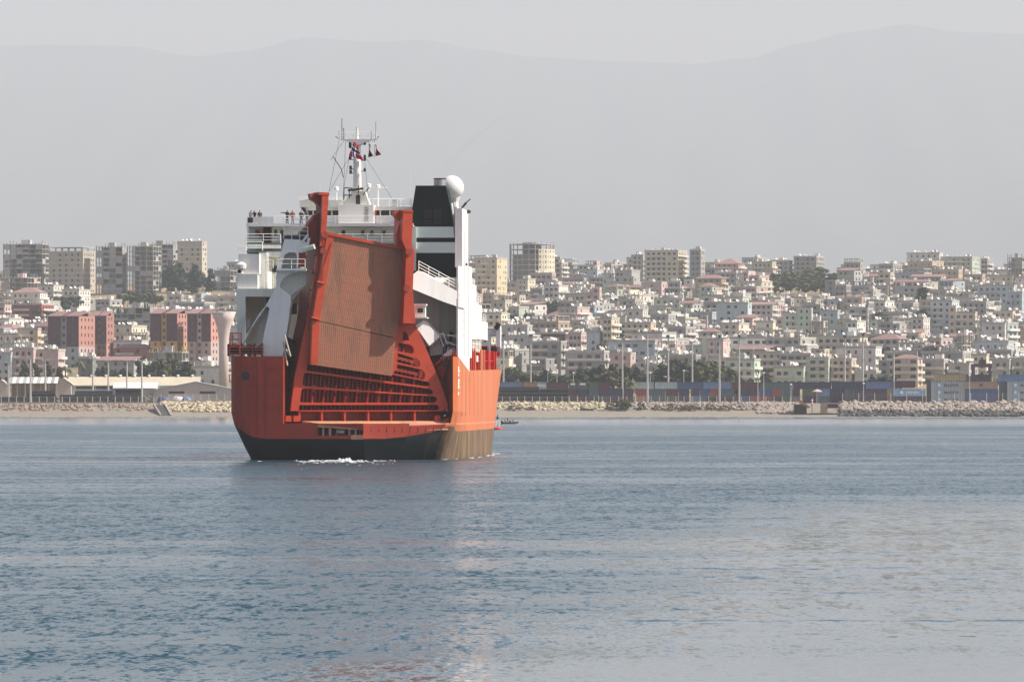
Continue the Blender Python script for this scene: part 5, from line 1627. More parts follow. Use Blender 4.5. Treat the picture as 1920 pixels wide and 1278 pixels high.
hero(1310, 1354, 622, 655, 'grey', 'grey house with a pink hipped roof above the green trees', roof='hip', frac=.22)
hero(1345, 1408, 570, 625, 'pale blue', 'broad pale blue block of flats in the middle of the slope', nfx=4, frac=.08, balc=False, ww=1.6)
hero(1405, 1458, 572, 612, 'white', 'white and pink house under a wide pink roof slab', nfx=4, frac=.2, roof='shed')
hero(1020, 1082, 592, 612, 'tan', 'low house under a long bright pink hipped roof', roof='hip', frac=.2)
hero(1505, 1545, 573, 612, 'concrete', 'grey house with a dark open top floor on the middle slope', frac=.2, top_open=True)
hero(1520, 1550, 602, 645, 'white', 'small open white concrete skeleton on the middle slope', 'frame', infill=.15, fill='white', frac=.15)
hero(1796, 1824, 628, 665, 'white', 'pale open skeleton house above the shipping containers', 'frame', infill=.1, fill='white', frac=.1)
hero(1066, 1115, 536, 560, 'tan', 'low brown blank walled building below the round tower', nfx=2, balc=False, frac=.15)
hero(1100, 1160, 557, 580, 'pale blue', 'long pale house with a yellow sunlit end below the ridge', nfx=6, balc=False, frac=.25)
hero(1585, 1625, 604, 640, 'white', 'white cubic house with a bright sunlit wall on the eastern slope', frac=.5)
hero(1706, 1745, 598, 640, 'white', 'cream and white house with arched windows below the cypress tree', frac=.4)
hero(1742, 1800, 566, 620, 'pale blue', 'blue-grey flats with white stacked balconies beside the cypress tree', frac=.3)
hero(1800, 1866, 568, 622, 'grey', 'large grey flats with sunlit white balcony end on the eastern slope', frac=.3)
# west shore row
hero(-6, 30, 664, 716, 'pale blue', 'pale blue house at the western edge above the portal shed', nfx=2, frac=.15, balc=False)
hero(28, 72, 655, 716, 'pink', 'pink two storey house with red awnings above the striped shed roof', nfx=3, frac=.1, **fr)
hero(70, 120, 658, 716, 'pink', 'pink and grey house with a dark gabled attic beside the palm tree', nfx=3, frac=.15, **fr)
hero(150, 184, 672, 712, 'concrete', 'grey blank house with a red roof edge beside the palm crown', nfx=2, frac=.15, balc=False)
hero(184, 262, 676, 714, 'concrete', 'low grey gabled house with three small windows behind the warehouses', nfx=3, frac=.1, balc=False, roof='shed')
hero(214, 290, 652, 690, 'salmon', 'low house under a long orange tiled roof', roof='hip', frac=.1)
hero(280, 352, 660, 706, 'concrete', 'dark unfinished frame behind the pine trees', 'frame', infill=.5, frac=.1)
hero(364, 426, 690, 722, 'white', 'white flat house with two windows near the water tower', nfx=2, frac=.1, balc=False)

# ---- the rest of the hillside houses
CH_ = ['grey', 'grey', 'concrete', 'cream', 'white', 'white', 'pink', 'pale green', 'pale blue', 'pale green', 'tan', 'pale blue', 'sandstone', 'grey', 'concrete']
cand = []
rr = random.Random(99)
Y = 2235.0
while Y < 3640:
    x = -0.094 * Y
    while x < 0.094 * Y:
        px = CX + x / Y * F; yy = Y + rr.uniform(-14, 14)
        w = rr.choice((rr.uniform(6, 10), rr.uniform(8, 13), rr.uniform(12, 20))); d = rr.uniform(7, 12)
        fl = rr.choices((1, 2, 3, 4, 5), (1.5, 4, 4, 2, .8))[0]
        if yy > 3420: fl = rr.choices((2, 3, 4, 5), (2, 3, 2, 1))[0]
        gz = hgt(yy); s_ = F / yy
        hw = (w * math.cos(GYAW) + d * math.sin(-GYAW)) / 2
        top_ = HY - (gz + fl * 3 - CH) * s_; bot = HY - (gz - CH) * s_
        bad = False
        for (a, b, Yh, pt, pb) in occupied:
            if a < px + hw * s_ * .8 and b > px - hw * s_ * .8:
                if abs(Yh - yy) < 16: bad = True; break
                if yy < Yh and yy > Yh - 130 and top_ < pb - 16: bad = True; break      # would stand in front of a named building
        # open hillside and green patches without houses
        if px < 446 and top_ < 551 and yy < 3560: bad = True
        if 92 < px < 330 and top_ < (597 if px < 245 else 580) and bot > 545 and rr.random() < .96: bad = True
        if 300 < px < 445 and 528 < bot < 560: bad = True
        if 1445 < px < 1568 and top_ < 556 and bot > 526 and rr.random() < .93: bad = True
        if 885 < px < 960 and 560 < bot < 610 and rr.random() < .7: bad = True
        if 1285 < px < 1350 and 535 < bot < 565 and rr.random() < .8: bad = True
        if bot > 722: bad = True
        if not bad:
            cand.append(dict(px=px, x=x, Y=yy, w=w, d=d, fl=fl, z=gz, top=top_, bot=bot, hw=hw * s_, c=rr.choice(CH_), roof=rr.choices(('flat', 'hip', 'shed'), (90, 4, 6))[0], yaw=GYAW + R(rr.uniform(-22, 16))))
        x += (w + d * .35) + rr.choice((1.0, 2.5, 4, 9))
    Y += rr.uniform(19, 28)
# which of them the photograph shows largest: front to back coverage
cov = np.zeros((360, 1000), bool)          # rows 430..790, columns -40..1960 (2 px)
def cover(px0, px1, y0, y1, mark=True):
    i0, i1 = int((px0 + 40) / 2), int((px1 + 40) / 2) + 1; j0, j1 = int(y0 - 430), int(y1 - 430) + 1
    i0, j0 = max(0, i0), max(0, j0)
    v = cov[j0:j1, i0:i1]; n = int((~v).sum()) * 2
    if mark: v[:] = True
    return n
cover(455, 880, 430, 790); cover(-40, 1960, 724, 790); cover(428, 470, 545, 790); cover(860, 920, 530, 790)
allb = [(c['Y'], 0, c) for c in cand] + [(o[2], 1, o) for o in occupied]
allb.sort(key=lambda t: t[0])
for Yb, k, c in allb:
    if k: cover(c[0] + 3, c[1] - 3, c[3], c[4])
    else: c['vis'] = cover(c['px'] - c['hw'], c['px'] + c['hw'], c['top'], c['bot'])
cand = [c for c in cand if c['vis'] > 6 or 440 < c['px'] < 900]
cand.sort(key=lambda c: -c['vis'])
NIND = 215
LM = [('the maroon tower blocks', 190, 640), ('the water tower', 419, 640), ('the round unfinished tower', 998, 500), ('the yellow apartment block', 920, 525), ('the wide cream slab', 1248, 510), ('the broad pale blue flats', 1376, 598),
      ('the gantry crane', 1842, 700), ('the curved pink awning', 1484, 706), ('the round green trees', 1310, 700), ('the cypress tree', 1732, 575), ('the white eastern ridge block', 1734, 503), ('the maroon terraced house', 1035, 644), ('the stepped ridge building', 1517, 503),
      ('the tan house with yellow balcony', 1195, 630), ('the pink tiled balcony house', 1700, 700), ('the bare brown slope', 170, 575), ('the pinkish frame building', 40, 545), ('the skeleton house', 1810, 646), ('the red walled house', 60, 592), ('the white ridge tower', 360, 500), ('the long pink hipped roof', 1050, 602), ('the white cubic house', 1605, 622)]
FLW = {1: 'single-storey', 2: 'two-storey', 3: 'three-storey', 4: 'four-storey', 5: 'five-storey'}
ORD = ['first', 'second', 'third', 'fourth', 'fifth', 'sixth', 'seventh', 'eighth', 'ninth', 'tenth']
bylab = {}
rest = dict((k, (MB(), MB(), MB(), MB(), MB())) for k in WALLS)
def add_mb(dst, src, M):
    n = len(dst.v)
    dst.v.extend([tuple(M @ Vector(p)) for p in src.v]); dst.f.extend([tuple(n + i for i in f) for f in src.f]); dst.m.extend(src.m)
rest_win, rest_trim, rest_flat, rest_tile, rest_cl = MB(), MB(), MB(), MB(), MB()
rest_w = {k: MB() for k in WALLS}
for n_, c in enumerate(cand):
    P = house_parts(rr, c['w'], c['d'], c['fl'], c['roof'], clutter=1.0 if c['Y'] < 2900 else .6, annex=True, ww=rr.choice((.9, 1.1, 1.25, 1.6, 2.0)), fh=rr.uniform(2.8, 3.3), top_open=rr.random() < .1)
    loc = (c['x'], c['Y'], c['z'])
    if n_ < NIND and not (470 < c['px'] < 860):
        e = emit_house(P, WALLS[c['c']], c['roof'], loc, c['yaw'])
        lm = min(LM, key=lambda l: (l[1] - c['px']) ** 2 + ((l[2] - c['bot']) * 1.6) ** 2)
        dy = lm[2] - c['bot']; dx = c['px'] - lm[1]
        rel = ('uphill from' if dy > 18 else ('downhill from' if dy < -18 else 'level with'))
        rel += ' and seaward of' if False else ''
        rf_ = {'flat': 'flat', 'hip': 'red-hipped', 'shed': 'lean-to'}[c['roof']]
        side = 'east side' if dx > 14 else ('west side' if dx < -14 else 'in-line')
        lab = f"{c['c']} {FLW[c['fl']]} {rf_} house {rel} {lm[0]}, {side}"
        bylab.setdefault(lab, []).append((c['px'], e))
    else:
        M = Matrix.Translation(loc) @ Matrix.Rotation(c['yaw'], 4, 'Z')
        add_mb(rest_w[c['c']], P['wall'], M); add_mb(rest_win, P['window'], M); add_mb(rest_trim, P['trim'], M)
        add_mb(rest_flat if c['roof'] == 'flat' else rest_tile, P['roof'], M); add_mb(rest_cl, P['clutter'], M)
for lab, L_ in bylab.items():
    L_.sort(key=lambda t: t[0])
    for i, (p_, e) in enumerate(L_):
        l2 = lab if len(L_) == 1 else f"{ORD[i]} {lab}" 
        tag(e, l2.replace('  ', ' '), 'house', 'houses on the hillside')
# the houses too far hidden to count: one mass
big = MB(); mats_ = []
for k, mbk in rest_w.items():
    if mbk.f:
        mats_.append(WALLS[k]); n = len(big.v); big.v.extend(mbk.v); big.f.extend([tuple(n + i for i in f) for f in mbk.f]); big.m.extend([len(mats_) - 1] * len(mbk.f))
for mbk, m in ((rest_win, m_pane), (rest_trim, m_slab), (rest_flat, m_flat), (rest_tile, m_tile)):
    mats_.append(m); n = len(big.v); big.v.extend(mbk.v); big.f.extend([tuple(n + i for i in f) for f in mbk.f]); big.m.extend([len(mats_) - 1] * len(mbk.f))
o0 = len(mats_); mats_ += CLUT; n = len(big.v); big.v.extend(rest_cl.v); big.f.extend([tuple(n + i for i in f) for f in rest_cl.f]); big.m.extend([o0 + q for q in rest_cl.m])
o = big.build('distant_houses', mats_, normals=False); o['kind'] = 'stuff'
# ------------------------------------------------------------------ trees
m_leaf = [mat('dark pine foliage', (0.035, 0.055, 0.025), .8, .5, .7, rnd=.25), mat('olive green foliage', (0.075, 0.085, 0.03), .8, .5, .7, rnd=.25), mat('dry scrub', (0.2, 0.155, 0.085), .9, .4, .9, rnd=.2)]
m_bark = mat('bark', (0.13, 0.1, 0.075), .9, .3, 1.5)
def crown_mesh(name, seed, shape, n=900, leaf=.34):
    g = random.Random(seed); mb = MB()
    clumps = []
    for _ in range(26):
        a = g.uniform(0, 2 * math.pi); t = g.random()
        if shape == 'round': z = .35 + .6 * t; r = .46 * math.sqrt(max(0, 1 - ((z - .62) / .42) ** 2)) * math.sqrt(g.random())
        elif shape == 'cone': z = .1 + .88 * t; r = .26 * (1 - t) ** .8 * math.sqrt(g.random()) + .02
        else: z = .12 + .75 * t; r = .62 * math.sqrt(max(0, 1 - ((z - .35) / .6) ** 2)) * math.sqrt(g.random())
        clumps.append((Vector((r * math.cos(a), r * math.sin(a), z)), g.uniform(.07, .16) * (.6 if shape == 'cone' else 1)))
    for i in range(n):
        c, cr = clumps[i % len(clumps)]
        v = Vector((g.gauss(0, 1), g.gauss(0, 1), g.gauss(0, 1))).normalized()
        p = c + v * cr * g.uniform(.5, 1.1)
        nrm = (v + Vector((g.uniform(-.7, .7), g.uniform(-.7, .7), g.uniform(-.3, .8)))).normalized()
        u = nrm.orthogonal().normalized(); w_ = nrm.cross(u); a = g.uniform(0, 3.1); u, w_ = u * math.cos(a) + w_ * math.sin(a), w_ * math.cos(a) - u * math.sin(a)
        s_ = leaf * .1 * g.uniform(.6, 1.3)
        mb.poly([p - u * s_, p - w_ * s_ * .6, p + u * s_, p + w_ * s_ * .6])
    return mb
def trunk_mesh(seed, shape):
    g = random.Random(seed); mb = MB()
    top_ = .5 if shape != 'cone' else .9
    mb.bar((0, 0, -.05), (0.01, 0, top_), .028, 7, 0, .012)
    if shape != 'cone':
        for i in range(6):
            a = g.uniform(0, 6.28); z0 = g.uniform(.2, .42); mb.bar((0, 0, z0), (.28 * math.cos(a), .28 * math.sin(a), z0 + .3), .012, 5, 0, .004)
    return mb
TREES = {}
for shape in ('round', 'cone', 'bush'):
    for v in range(3):
        for mi, m in enumerate(m_leaf):
            TREES[(shape, v, mi)] = (crown_mesh('crown', v * 7 + 1, shape, 1500 if shape != 'bush' else 900, .62).mesh('crown', [m]), trunk_mesh(v, shape).mesh('trunk', [m_bark]))
rt2 = random.Random(8)
def tree(px, pyb, h, shape, mi, label, Y=None, wide=1.0, name='tree', cat='tree', group=None):
    Y = Y or depth_of_row(pyb)
    x = at(px, 0, Y).x
    e = empty(name, (x, Y, hgt(Y) - .1), rt2.uniform(0, 6), label, cat, group)
    cm, tm = TREES[(shape, rt2.randrange(3), mi)]
    link('crown', cm, e, scale=(h * wide, h * wide, h)); link('trunk', tm, e, scale=(h, h, h))
    return e
def trees(items, label, **k):
    up = 1.55 if k.get('Y') else 1.15
    """items: (px, row, height, shape, leaf, width) from west to east"""
    for i, (px, pyb, h, sh, mi, wd) in enumerate(items):
        tree(px, pyb, h * up, sh, mi, label.format(ORD[i]), wide=wd / (1.2 if up > 1.5 else 1), **k)
trees([(202, 722, 8, 'round', 0, 1.1), (222, 722, 7, 'round', 0, 1.2), (262, 722, 9.5, 'cone', 0, 1.5), (285, 722, 9, 'round', 1, 1.0), (305, 722, 10, 'round', 1, 1.0), (322, 722, 8, 'round', 1, 1.0), (350, 724, 9, 'cone', 0, 1.8)], '{} from the west of the dark trees behind the yellow warehouse roof', Y=2165, group='trees behind the warehouse')
trees([(45, 722, 9, 'cone', 0, 1.0), (66, 722, 9, 'cone', 0, .9), (92, 722, 8, 'cone', 0, 1.0), (112, 722, 8, 'cone', 1, 1.0)], '{} from the west of the slim dark trees behind the striped shed', Y=2162, group='slim trees behind the striped shed')
trees([(955, 722, 8, 'round', 0, 1.5), (978, 722, 7.5, 'round', 1, 1.6), (1002, 722, 7, 'round', 1, 1.6), (1030, 722, 7.5, 'round', 0, 1.5), (1058, 722, 6.5, 'round', 1, 1.7), (1085, 722, 8, 'round', 0, 1.4), (1104, 722, 7.5, 'round', 0, 1.4), (1132, 722, 9, 'round', 0, 1.2), (1152, 722, 8, 'round', 1, 1.3)], '{} from the west of the trees behind the blue and orange containers', Y=2140, group='trees behind the containers')
trees([(1186, 722, 8, 'round', 0, 1.2), (1202, 722, 6, 'round', 1, 1.3), (1225, 722, 7, 'round', 0, 1.2), (1262, 722, 9.5, 'round', 0, 1.3), (1285, 722, 9.5, 'round', 1, 1.3), (1305, 722, 10, 'round', 0, 1.4), (1330, 722, 9.5, 'round', 1, 1.3), (1352, 722, 8, 'round', 0, 1.2)], '{} from the west of the round green trees amid the lamp masts', Y=2138, group='round trees amid the lamp masts')
trees([(1376, 722, 6, 'round', 1, 1.2), (1412, 722, 5.5, 'round', 1, 1.2), (1436, 722, 8, 'cone', 0, 1.3), (1664, 722, 6.5, 'round', 0, 1.3), (1640, 722, 6, 'round', 0, 1.2)], '{} from the west of the garden trees before the balcony houses', Y=2150, group='garden trees before the houses')
trees([(x, 548 + (i % 3) * 4, 9 + 3.5 * ((i * 7) % 3), ('round', 'cone')[i % 2], 0, 1.2) for i, x in enumerate((316, 326, 336, 346, 358, 368, 380, 394))], '{} from the west of the tall dark trees under the ridge tower', group='tall trees under the ridge tower')
trees([(1300, 560, 11, 'round', 0, 1.4), (1322, 562, 10, 'round', 0, 1.5), (1342, 556, 9, 'round', 0, 1.4), (1356, 560, 8, 'round', 1, 1.4)], '{} from the west of the dark trees below the wide cream slab', group='trees below the cream slab')
trees([(1455 + i * 14, 556 - (i % 3) * 9, 8 + (i % 2) * 2, 'round', 1, 1.7) for i in range(8)], '{} from the west of the olive trees below the stepped ridge building', group='olive trees on the eastern slope')
trees([(60 + i * 16, 586 - (i % 2) * 5, 6.5, 'round', 0, 1.4) for i in range(6)], '{} from the west of the green trees below the white houses', group='trees below the white houses')
trees([(232 + i * 15, 578 - (i % 2) * 6, 7, 'round', 1, 1.5) for i in range(5)], '{} from the west of the bushy trees on the bare brown slope', group='trees on the brown slope')
trees([(900 + i * 14, 590 - (i % 2) * 12, 6, 'round', 1, 1.6) for i in range(5)], '{} from the ship of the scrubby trees below the yellow block', group='scrubby trees below the yellow block')
gt = random.Random(77)
trees([(950 + i * 98 + gt.uniform(-25, 25), gt.uniform(640, 700), gt.uniform(6, 9), 'round', gt.choice((0, 1)), 1.1) for i in range(10)], '{} from the ship of the small trees between houses on the lower slope', group='small trees on the lower slope')
trees([(960 + i * 96 + gt.uniform(-25, 25), gt.uniform(555, 635), gt.uniform(7, 10), 'round', gt.choice((0, 1)), 1.2) for i in range(10)], '{} from the ship of the small trees between houses on the upper slope', group='small trees on the upper slope')
trees([(20 + i * 52 + gt.uniform(-15, 15), gt.uniform(600, 690), gt.uniform(6, 9), 'round', gt.choice((0, 1)), 1.1) for i in range(8)], '{} from the picture edge of the small trees between the western houses', group='small trees between western houses')
tree(1102, 512, 12, 'cone', 0, 'lone dark cypress on the skyline beside the round tower', name='cypress_tree')
tree(1732, 604, 17, 'cone', 0, 'tall blue-green cypress above the white arched house', name='cypress_tree', wide=1.6)
tree(1416, 512, 10, 'cone', 0, 'dark pointed cypress on the ridge beside the stepped building', name='cypress_tree')
tree(1158, 668, 13, 'cone', 0, 'bluish conical tree beside the tall cream house', name='cypress_tree', wide=1.4)

# palms
m_frond = mat('palm frond', (0.11, 0.12, 0.05), .7, .4, .8)
def palm(px, pyb, Y, h, label):
    e = empty('palm_tree', (at(px, 0, Y).x, Y, hgt(Y) - .1), 0, label, 'palm', 'palm trees')
    mb = MB(); mb.bar((0, 0, -.1), (.2, 0, h), .32, 8, 0, .24); mb.build('trunk', m_bark, e)
    g = random.Random(int(px))
    for i in range(26):
        a = i * 2.4; up_ = g.uniform(-.3, 1.0); L_ = g.uniform(2.2, 3.0); mbf = MB(); pr = None
        side = Vector((-math.sin(a), math.cos(a), 0))
        for k in range(6):
            t = k / 5
            p = Vector((.2, 0, h)) + Vector((math.cos(a), math.sin(a), 0)) * L_ * t * (1 - .15 * up_) + Vector((0, 0, up_ * L_ * t - 1.7 * t * t * L_ * .55))
            wd = .42 * math.sin(math.pi * (.12 + .85 * t))
            cur = (p - side * wd + Vector((0, 0, -.12)), p, p + side * wd + Vector((0, 0, -.12)))
            if pr:
                mbf.poly([pr[0], pr[1], cur[1], cur[0]]); mbf.poly([pr[1], pr[2], cur[2], cur[1]])
            pr = cur
        mbf.build('frond', m_frond, e, normals=False)
palm(148, 712, 2158, 14.5, 'tall palm tree with a full crown in front of the maroon tower')
palm(122, 712, 2160, 12.5, 'thinner palm tree beside the tall full one')
palm(1183, 745, 2080, 7.5, 'slender pale palm among the colourful containers')
palm(272, 757, 2052, 2.4, 'short bushy palm at the shore fence')

# ------------------------------------------------------------------ waterfront
YF = 2046.0         # fence line
ZY = 4.95           # yard level
def wy(px, Y): return at(px, 0, Y).x
m_post = mat('pale concrete post', (0.62, 0.57, 0.48), .8, .12, 1.0)
m_wire = mat('fence wire', (0.3, 0.29, 0.27), .6, .1, 1.0)
m_kerb = mat('sandy concrete wall', (0.42, 0.36, 0.27), .9, .2, .5)
def fence(px0, px1, step, hgt_, label, Y=YF, wall=.9, mesh=True):
    e = empty('shore_fence', (wy(px0, Y), Y, 4.4), 0, label, 'fence')
    L_ = wy(px1, Y) - wy(px0, Y); n = max(1, round((px1 - px0) / step))
    pm = MB(); pm.box(-.13, .13, -.13, .13, wall, wall + hgt_); pm.box(-.13, .13, -.3, -.131, wall + hgt_ - .3, wall + hgt_ - .05)
    pme = pm.mesh('post', [m_post])
    for i in range(n + 1): link('post', pme, e, (L_ * i / n, 0, 0))
    mb = MB(); mb.box(-.2, L_ + .2, -.25, .25, -1.2, wall - .002); mb.build('plinth', m_kerb, e)
    if mesh:
        for k in range(4):
            mb = MB(); z_ = wall + hgt_ * (k + .6) / 4; mb.bar((0, .1, z_), (L_, .1, z_), .02, 4); mb.build('fence_wire', m_wire, e)
    return e
fence(-12, 302, 14.6, 2.0, 'concrete post fence in front of the dark pipe stacks on the western shore')
fence(302, 436, 14.6, 2.2, 'concrete post fence on the yellow rock bank beside the ship', wall=1.6)
fence(928, 1068, 14.6, 2.1, 'concrete post fence before the dark pipe stacks beside the ship bow')
fence(1068, 1482, 15.2, 2.1, 'long concrete post fence along the coloured containers')
fence(1580, 1940, 30.6, 3.3, 'widely spaced post fence on the eastern rock bank', Y=2044)
# pale fence panels behind posts
mb = MB()

# dark pipe bundles
m_pipe = mat('black coated pipe', (0.022, 0.022, 0.024), .5, .3, .8)
m_pend = mat('pipe end', (0.12, 0.11, 0.1), .7, .3, 1.0)
def pipe_stack(px0, px1, Y, layers, label, r=.42):
    x0, x1 = wy(px0, Y), wy(px1, Y)
    e = empty('pipe_stack', (x0, Y, ZY), 0, label, 'pipe stack')
    L_ = x1 - x0; nb = max(1, round(L_ / 11.8)); seg = L_ / nb
    pm = MB(); pm.bar((0, 0, 0), (seg - .35, 0, 0), r, 8); me = pm.mesh('pipe', [m_pipe])
    g = random.Random(int(px0))
    for b in range(nb):
        for k in range(layers - (g.random() < .3)):
            link('pipe', me, e, (b * seg + g.uniform(-.2, .2), (k % 2) * .3, r + .1 + k * 1.72 * r))
            link('pipe', me, e, (b * seg + g.uniform(-.2, .2), (k % 2) * .3 + 2 * r + .05, r + .1 + k * 1.72 * r))
    bm_ = MB()
    for b in range(nb):
        for t in (.2, .8): bm_.box(b * seg + seg * t - .08, b * seg + seg * t + .08, -.6, 1.6, 0, .1)
    bm_.build('bearer', m_rust, e)
    return e
pipe_stack(-8, 108, 2054, 4, 'low dark pipe stack at the western end of the shore fence')
pipe_stack(112, 268, 2054, 4, 'long dark pipe stack in front of the yellow roofed warehouse')
pipe_stack(52, 105, 2070, 6, 'short dark pipe stack behind the first one under the striped shed')
pipe_stack(140, 212, 2072, 6, 'dark pipe stack against the warehouse wall')
pipe_stack(216, 268, 2072, 7, 'tall dark pipe stack before the grey shed gable')
pipe_stack(930, 1066, 2056, 5, 'long black pipe stack behind the fence beside the ship bow')
pipe_stack(930, 1012, 2066, 8, 'higher black pipe stack under the blue and orange containers')
pipe_stack(1012, 1066, 2064, 7, 'black pipe stack ending beside the green container')

# containers
CC = {'slate grey': (0.30, 0.36, 0.38), 'blue': (0.03, 0.09, 0.26), 'sky blue': (0.16, 0.42, 0.66), 'maroon': (0.11, 0.018, 0.035), 'purple': (0.07, 0.03, 0.075), 'rust orange': (0.42, 0.18, 0.055), 'tan': (0.36, 0.21, 0.10), 'green': (0.05, 0.12, 0.04), 'dark teal': (0.05, 0.11, 0.13), 'red': (0.32, 0.025, 0.03), 'pale teal': (0.30, 0.42, 0.42), 'mid blue': (0.09, 0.2, 0.42), 'ochre': (0.4, 0.29, 0.08), 'navy': (0.025, 0.035, 0.10)}
CC = {k: tuple(.64 * x + .36 * (.3 * v[0] + .6 * v[1] + .1 * v[2]) for x in v) for k, v in CC.items()}
CM = {k: mat('container ' + k, v, .55, .15, .6, stain=tuple(x * .5 for x in v), stain_amt=.5, streak=True, sscale=.8) for k, v in CC.items()}
def container_mesh(L_, m):
    mb = MB(); h, w_ = 2.59, 2.44
    n = int(L_ / .56)
    # corrugated long side towards the sea
    pts = []
    for i in range(n):
        a = .15 + (L_ - .3) * i / n; s_ = (L_ - .3) / n
        pts += [(a, 0), (a + s_ * .3, 0), (a + s_ * .5, .05), (a + s_ * .8, .05)]
    pts.append((L_ - .15, 0))
    for (xa, ya), (xb, yb) in zip(pts[:-1], pts[1:]): mb.poly([(xa, .03 + ya, .16), (xb, .03 + yb, .16), (xb, .03 + yb, h - .13), (xa, .03 + ya, h - .13)])
    mb.box(0, L_, 0, .12, 0, .16); mb.box(0, L_, 0, .12, h - .13, h)
    for x in (0, L_ - .15): mb.box(x, x + .15, 0, .15, .16, h - .13)
    mb.poly([(0, .0, h), (L_, .0, h), (L_, w_, h), (0, w_, h)]); mb.poly([(0, w_, 0), (L_, w_, 0), (L_, w_, h), (0, w_, h)])
    mb.poly([(.02, .1, 0), (.02, w_, 0), (.02, w_, h), (.02, .1, h)]); mb.poly([(L_ - .02, .1, 0), (L_ - .02, w_, 0), (L_ - .02, w_, h), (L_ - .02, .1, h)])
    return mb.mesh('body', [m])
CMESH = {}
FONT = None
def lettering(text, parent, x, z, size, m, y=-.012, bold=.0):
    """raised letters on the container side, as a mesh"""
    cu = bpy.data.curves.new('lettering', 'FONT'); cu.body = text; cu.size = size; cu.extrude = .004; cu.offset = bold; cu.align_x = 'CENTER'; cu.resolution_u = 2
    o = bpy.data.objects.new('tmp_text', cu); col.objects.link(o)
    dg = bpy.context.evaluated_depsgraph_get(); me = bpy.data.meshes.new_from_object(o.evaluated_get(dg)); bpy.data.objects.remove(o)
    me.materials.clear(); me.materials.append(m)
    t = bpy.data.objects.new('lettering', me); col.objects.link(t); t.parent = parent
    t.location = (x, y, z); t.rotation_euler = (R(90), 0, 0)
    return t
_clab = {}
def container(px0, px1, level, colr, Y, label, text=None, base=ZY, twenty=None):
    x0, x1 = wy(px0, Y), wy(px1, Y); L_ = x1 - x0
    key = (round(L_, 1), colr)
    if key not in CMESH: CMESH[key] = container_mesh(key[0], CM[colr])
    e = empty('shipping_container', (x0, Y, base + level * 2.6 + .02), 0, label, 'container', 'containers in the port yard')
    link('body', CMESH[key], e)
    if text == 'MAERSK':
        lettering('MAERSK', e, L_ * .62, .75, 1.5, CMT['navy lettering'], bold=.02)
        s_ = MB(); cx, cz = L_ * .24, 1.35; k = 14
        s_.poly([(cx + (.62 if i % 2 == 0 else .3) * math.sin(2 * math.pi * i / k), -.015, cz + (.62 if i % 2 == 0 else .3) * math.cos(2 * math.pi * i / k)) for i in range(k)])
        s_.build('star_emblem', m_bright, e, normals=False)
        s_ = MB(); s_.box(cx - .85, cx + .85, -.01, -.002, cz - .85, cz + .85); s_.build('emblem_panel', CM['sky blue'], e)
    elif text == 'HANJIN':
        lettering('HANJIN', e, L_ * .6, .8, 1.35, m_bright, bold=.02)
        s_ = MB(); s_.lathe((0, 0, 0), [(.3, 0), (.58, 0), (.58, .01), (.3, .01)], 14); o = s_.build('ring_emblem', m_bright, e); o.rotation_euler = (R(90), 0, 0); o.location = (L_ * .26, -.01, 1.3)
        s_ = MB(); s_.box(L_ * .26 - .4, L_ * .26 + .4, -.014, -.003, 1.22, 1.38); s_.build('emblem_bar', m_bright, e)
        s_ = MB(); s_.box(L_ - 1.6, L_ - .5, -.012, -.002, 2.0, 2.3); s_.build('number_panel', m_bright, e)
    elif text == 'C':
        s_ = MB(); s_.lathe((0, 0, 0), [(.28, 0), (.55, 0), (.55, .01), (.28, .01)], 12); o = s_.build('round_emblem', CM['maroon'], e); o.rotation_euler = (R(90), 0, 0); o.location = (L_ * .5, -.01, 1.35)
    elif text == 'panel':
        s_ = MB(); s_.box(L_ * .2, L_ * .75, -.012, -.002, 1.5, 2.2); s_.build('white_panel', m_bright, e)
    elif text == 'marks':
        for i in range(5):
            s_ = MB(); s_.box(L_ * (.12 + .16 * i), L_ * (.22 + .16 * i), -.012, -.002, .9, 1.7); s_.build('faded_mark', m_bright, e)
    return e
CMT = {'navy lettering': mat('navy lettering', (0.06, 0.08, 0.11), .6, .1)}
for i, w_ in enumerate(('bottom', 'middle', 'top')):
    container(1746, 1808, i, 'slate grey', 2056, f'{w_} grey container of the stack with star emblem next to the light blue one', 'MAERSK')
    container(1889, 1951, i, 'slate grey', 2056, f'{w_} grey star emblem container at the eastern picture edge', 'MAERSK')
    container(1738, 1745.5, i, 'dark teal', 2058, f'{w_} dark container end beside the grey star emblem stack')
    container(1874, 1888, i, 'dark teal', 2059, f'{w_} dark teal container between the blue and the easternmost grey stack')
container(1809.5, 1872, 0, 'blue', 2056, 'bottom royal blue container under the tan one'); container(1809.5, 1872, 1, 'blue', 2056, 'upper royal blue container directly under the tan one'); container(1808.5, 1871, 2, 'tan', 2056, 'tan container with dark round emblem on top of two blue ones', 'C')
container(1676, 1736, 0, 'purple', 2056, 'dark purple container under the light blue one'); container(1675, 1735, 1, 'sky blue', 2056, 'light blue container with white ring emblem and white lettering', 'HANJIN')
container(1601, 1663, 0, 'purple', 2057, 'lower dark purple container behind the eastern rocks'); container(1601, 1663, 1, 'purple', 2057, 'upper dark purple container behind the eastern rocks')
container(1664, 1675, 0, 'ochre', 2060, 'lower narrow brown container end beside the light blue one'); container(1664, 1675, 1, 'ochre', 2060, 'upper narrow brown container end beside the light blue one')
container(1584, 1600, 0, 'dark teal', 2058, 'lower teal container end beside the purple pair'); container(1584, 1600, 1, 'dark teal', 2058, 'upper teal container end beside the purple pair')
container(1752, 1812, 3, 'ochre', 2066, 'olive tan container peeping over the grey star stack', base=ZY + .2); container(1794, 1856, 3, 'purple', 2068, 'purple container peeping over the tan one', base=ZY); container(1872, 1935, 3, 'mid blue', 2068, 'blue-grey container peeping over the easternmost stack', base=ZY)
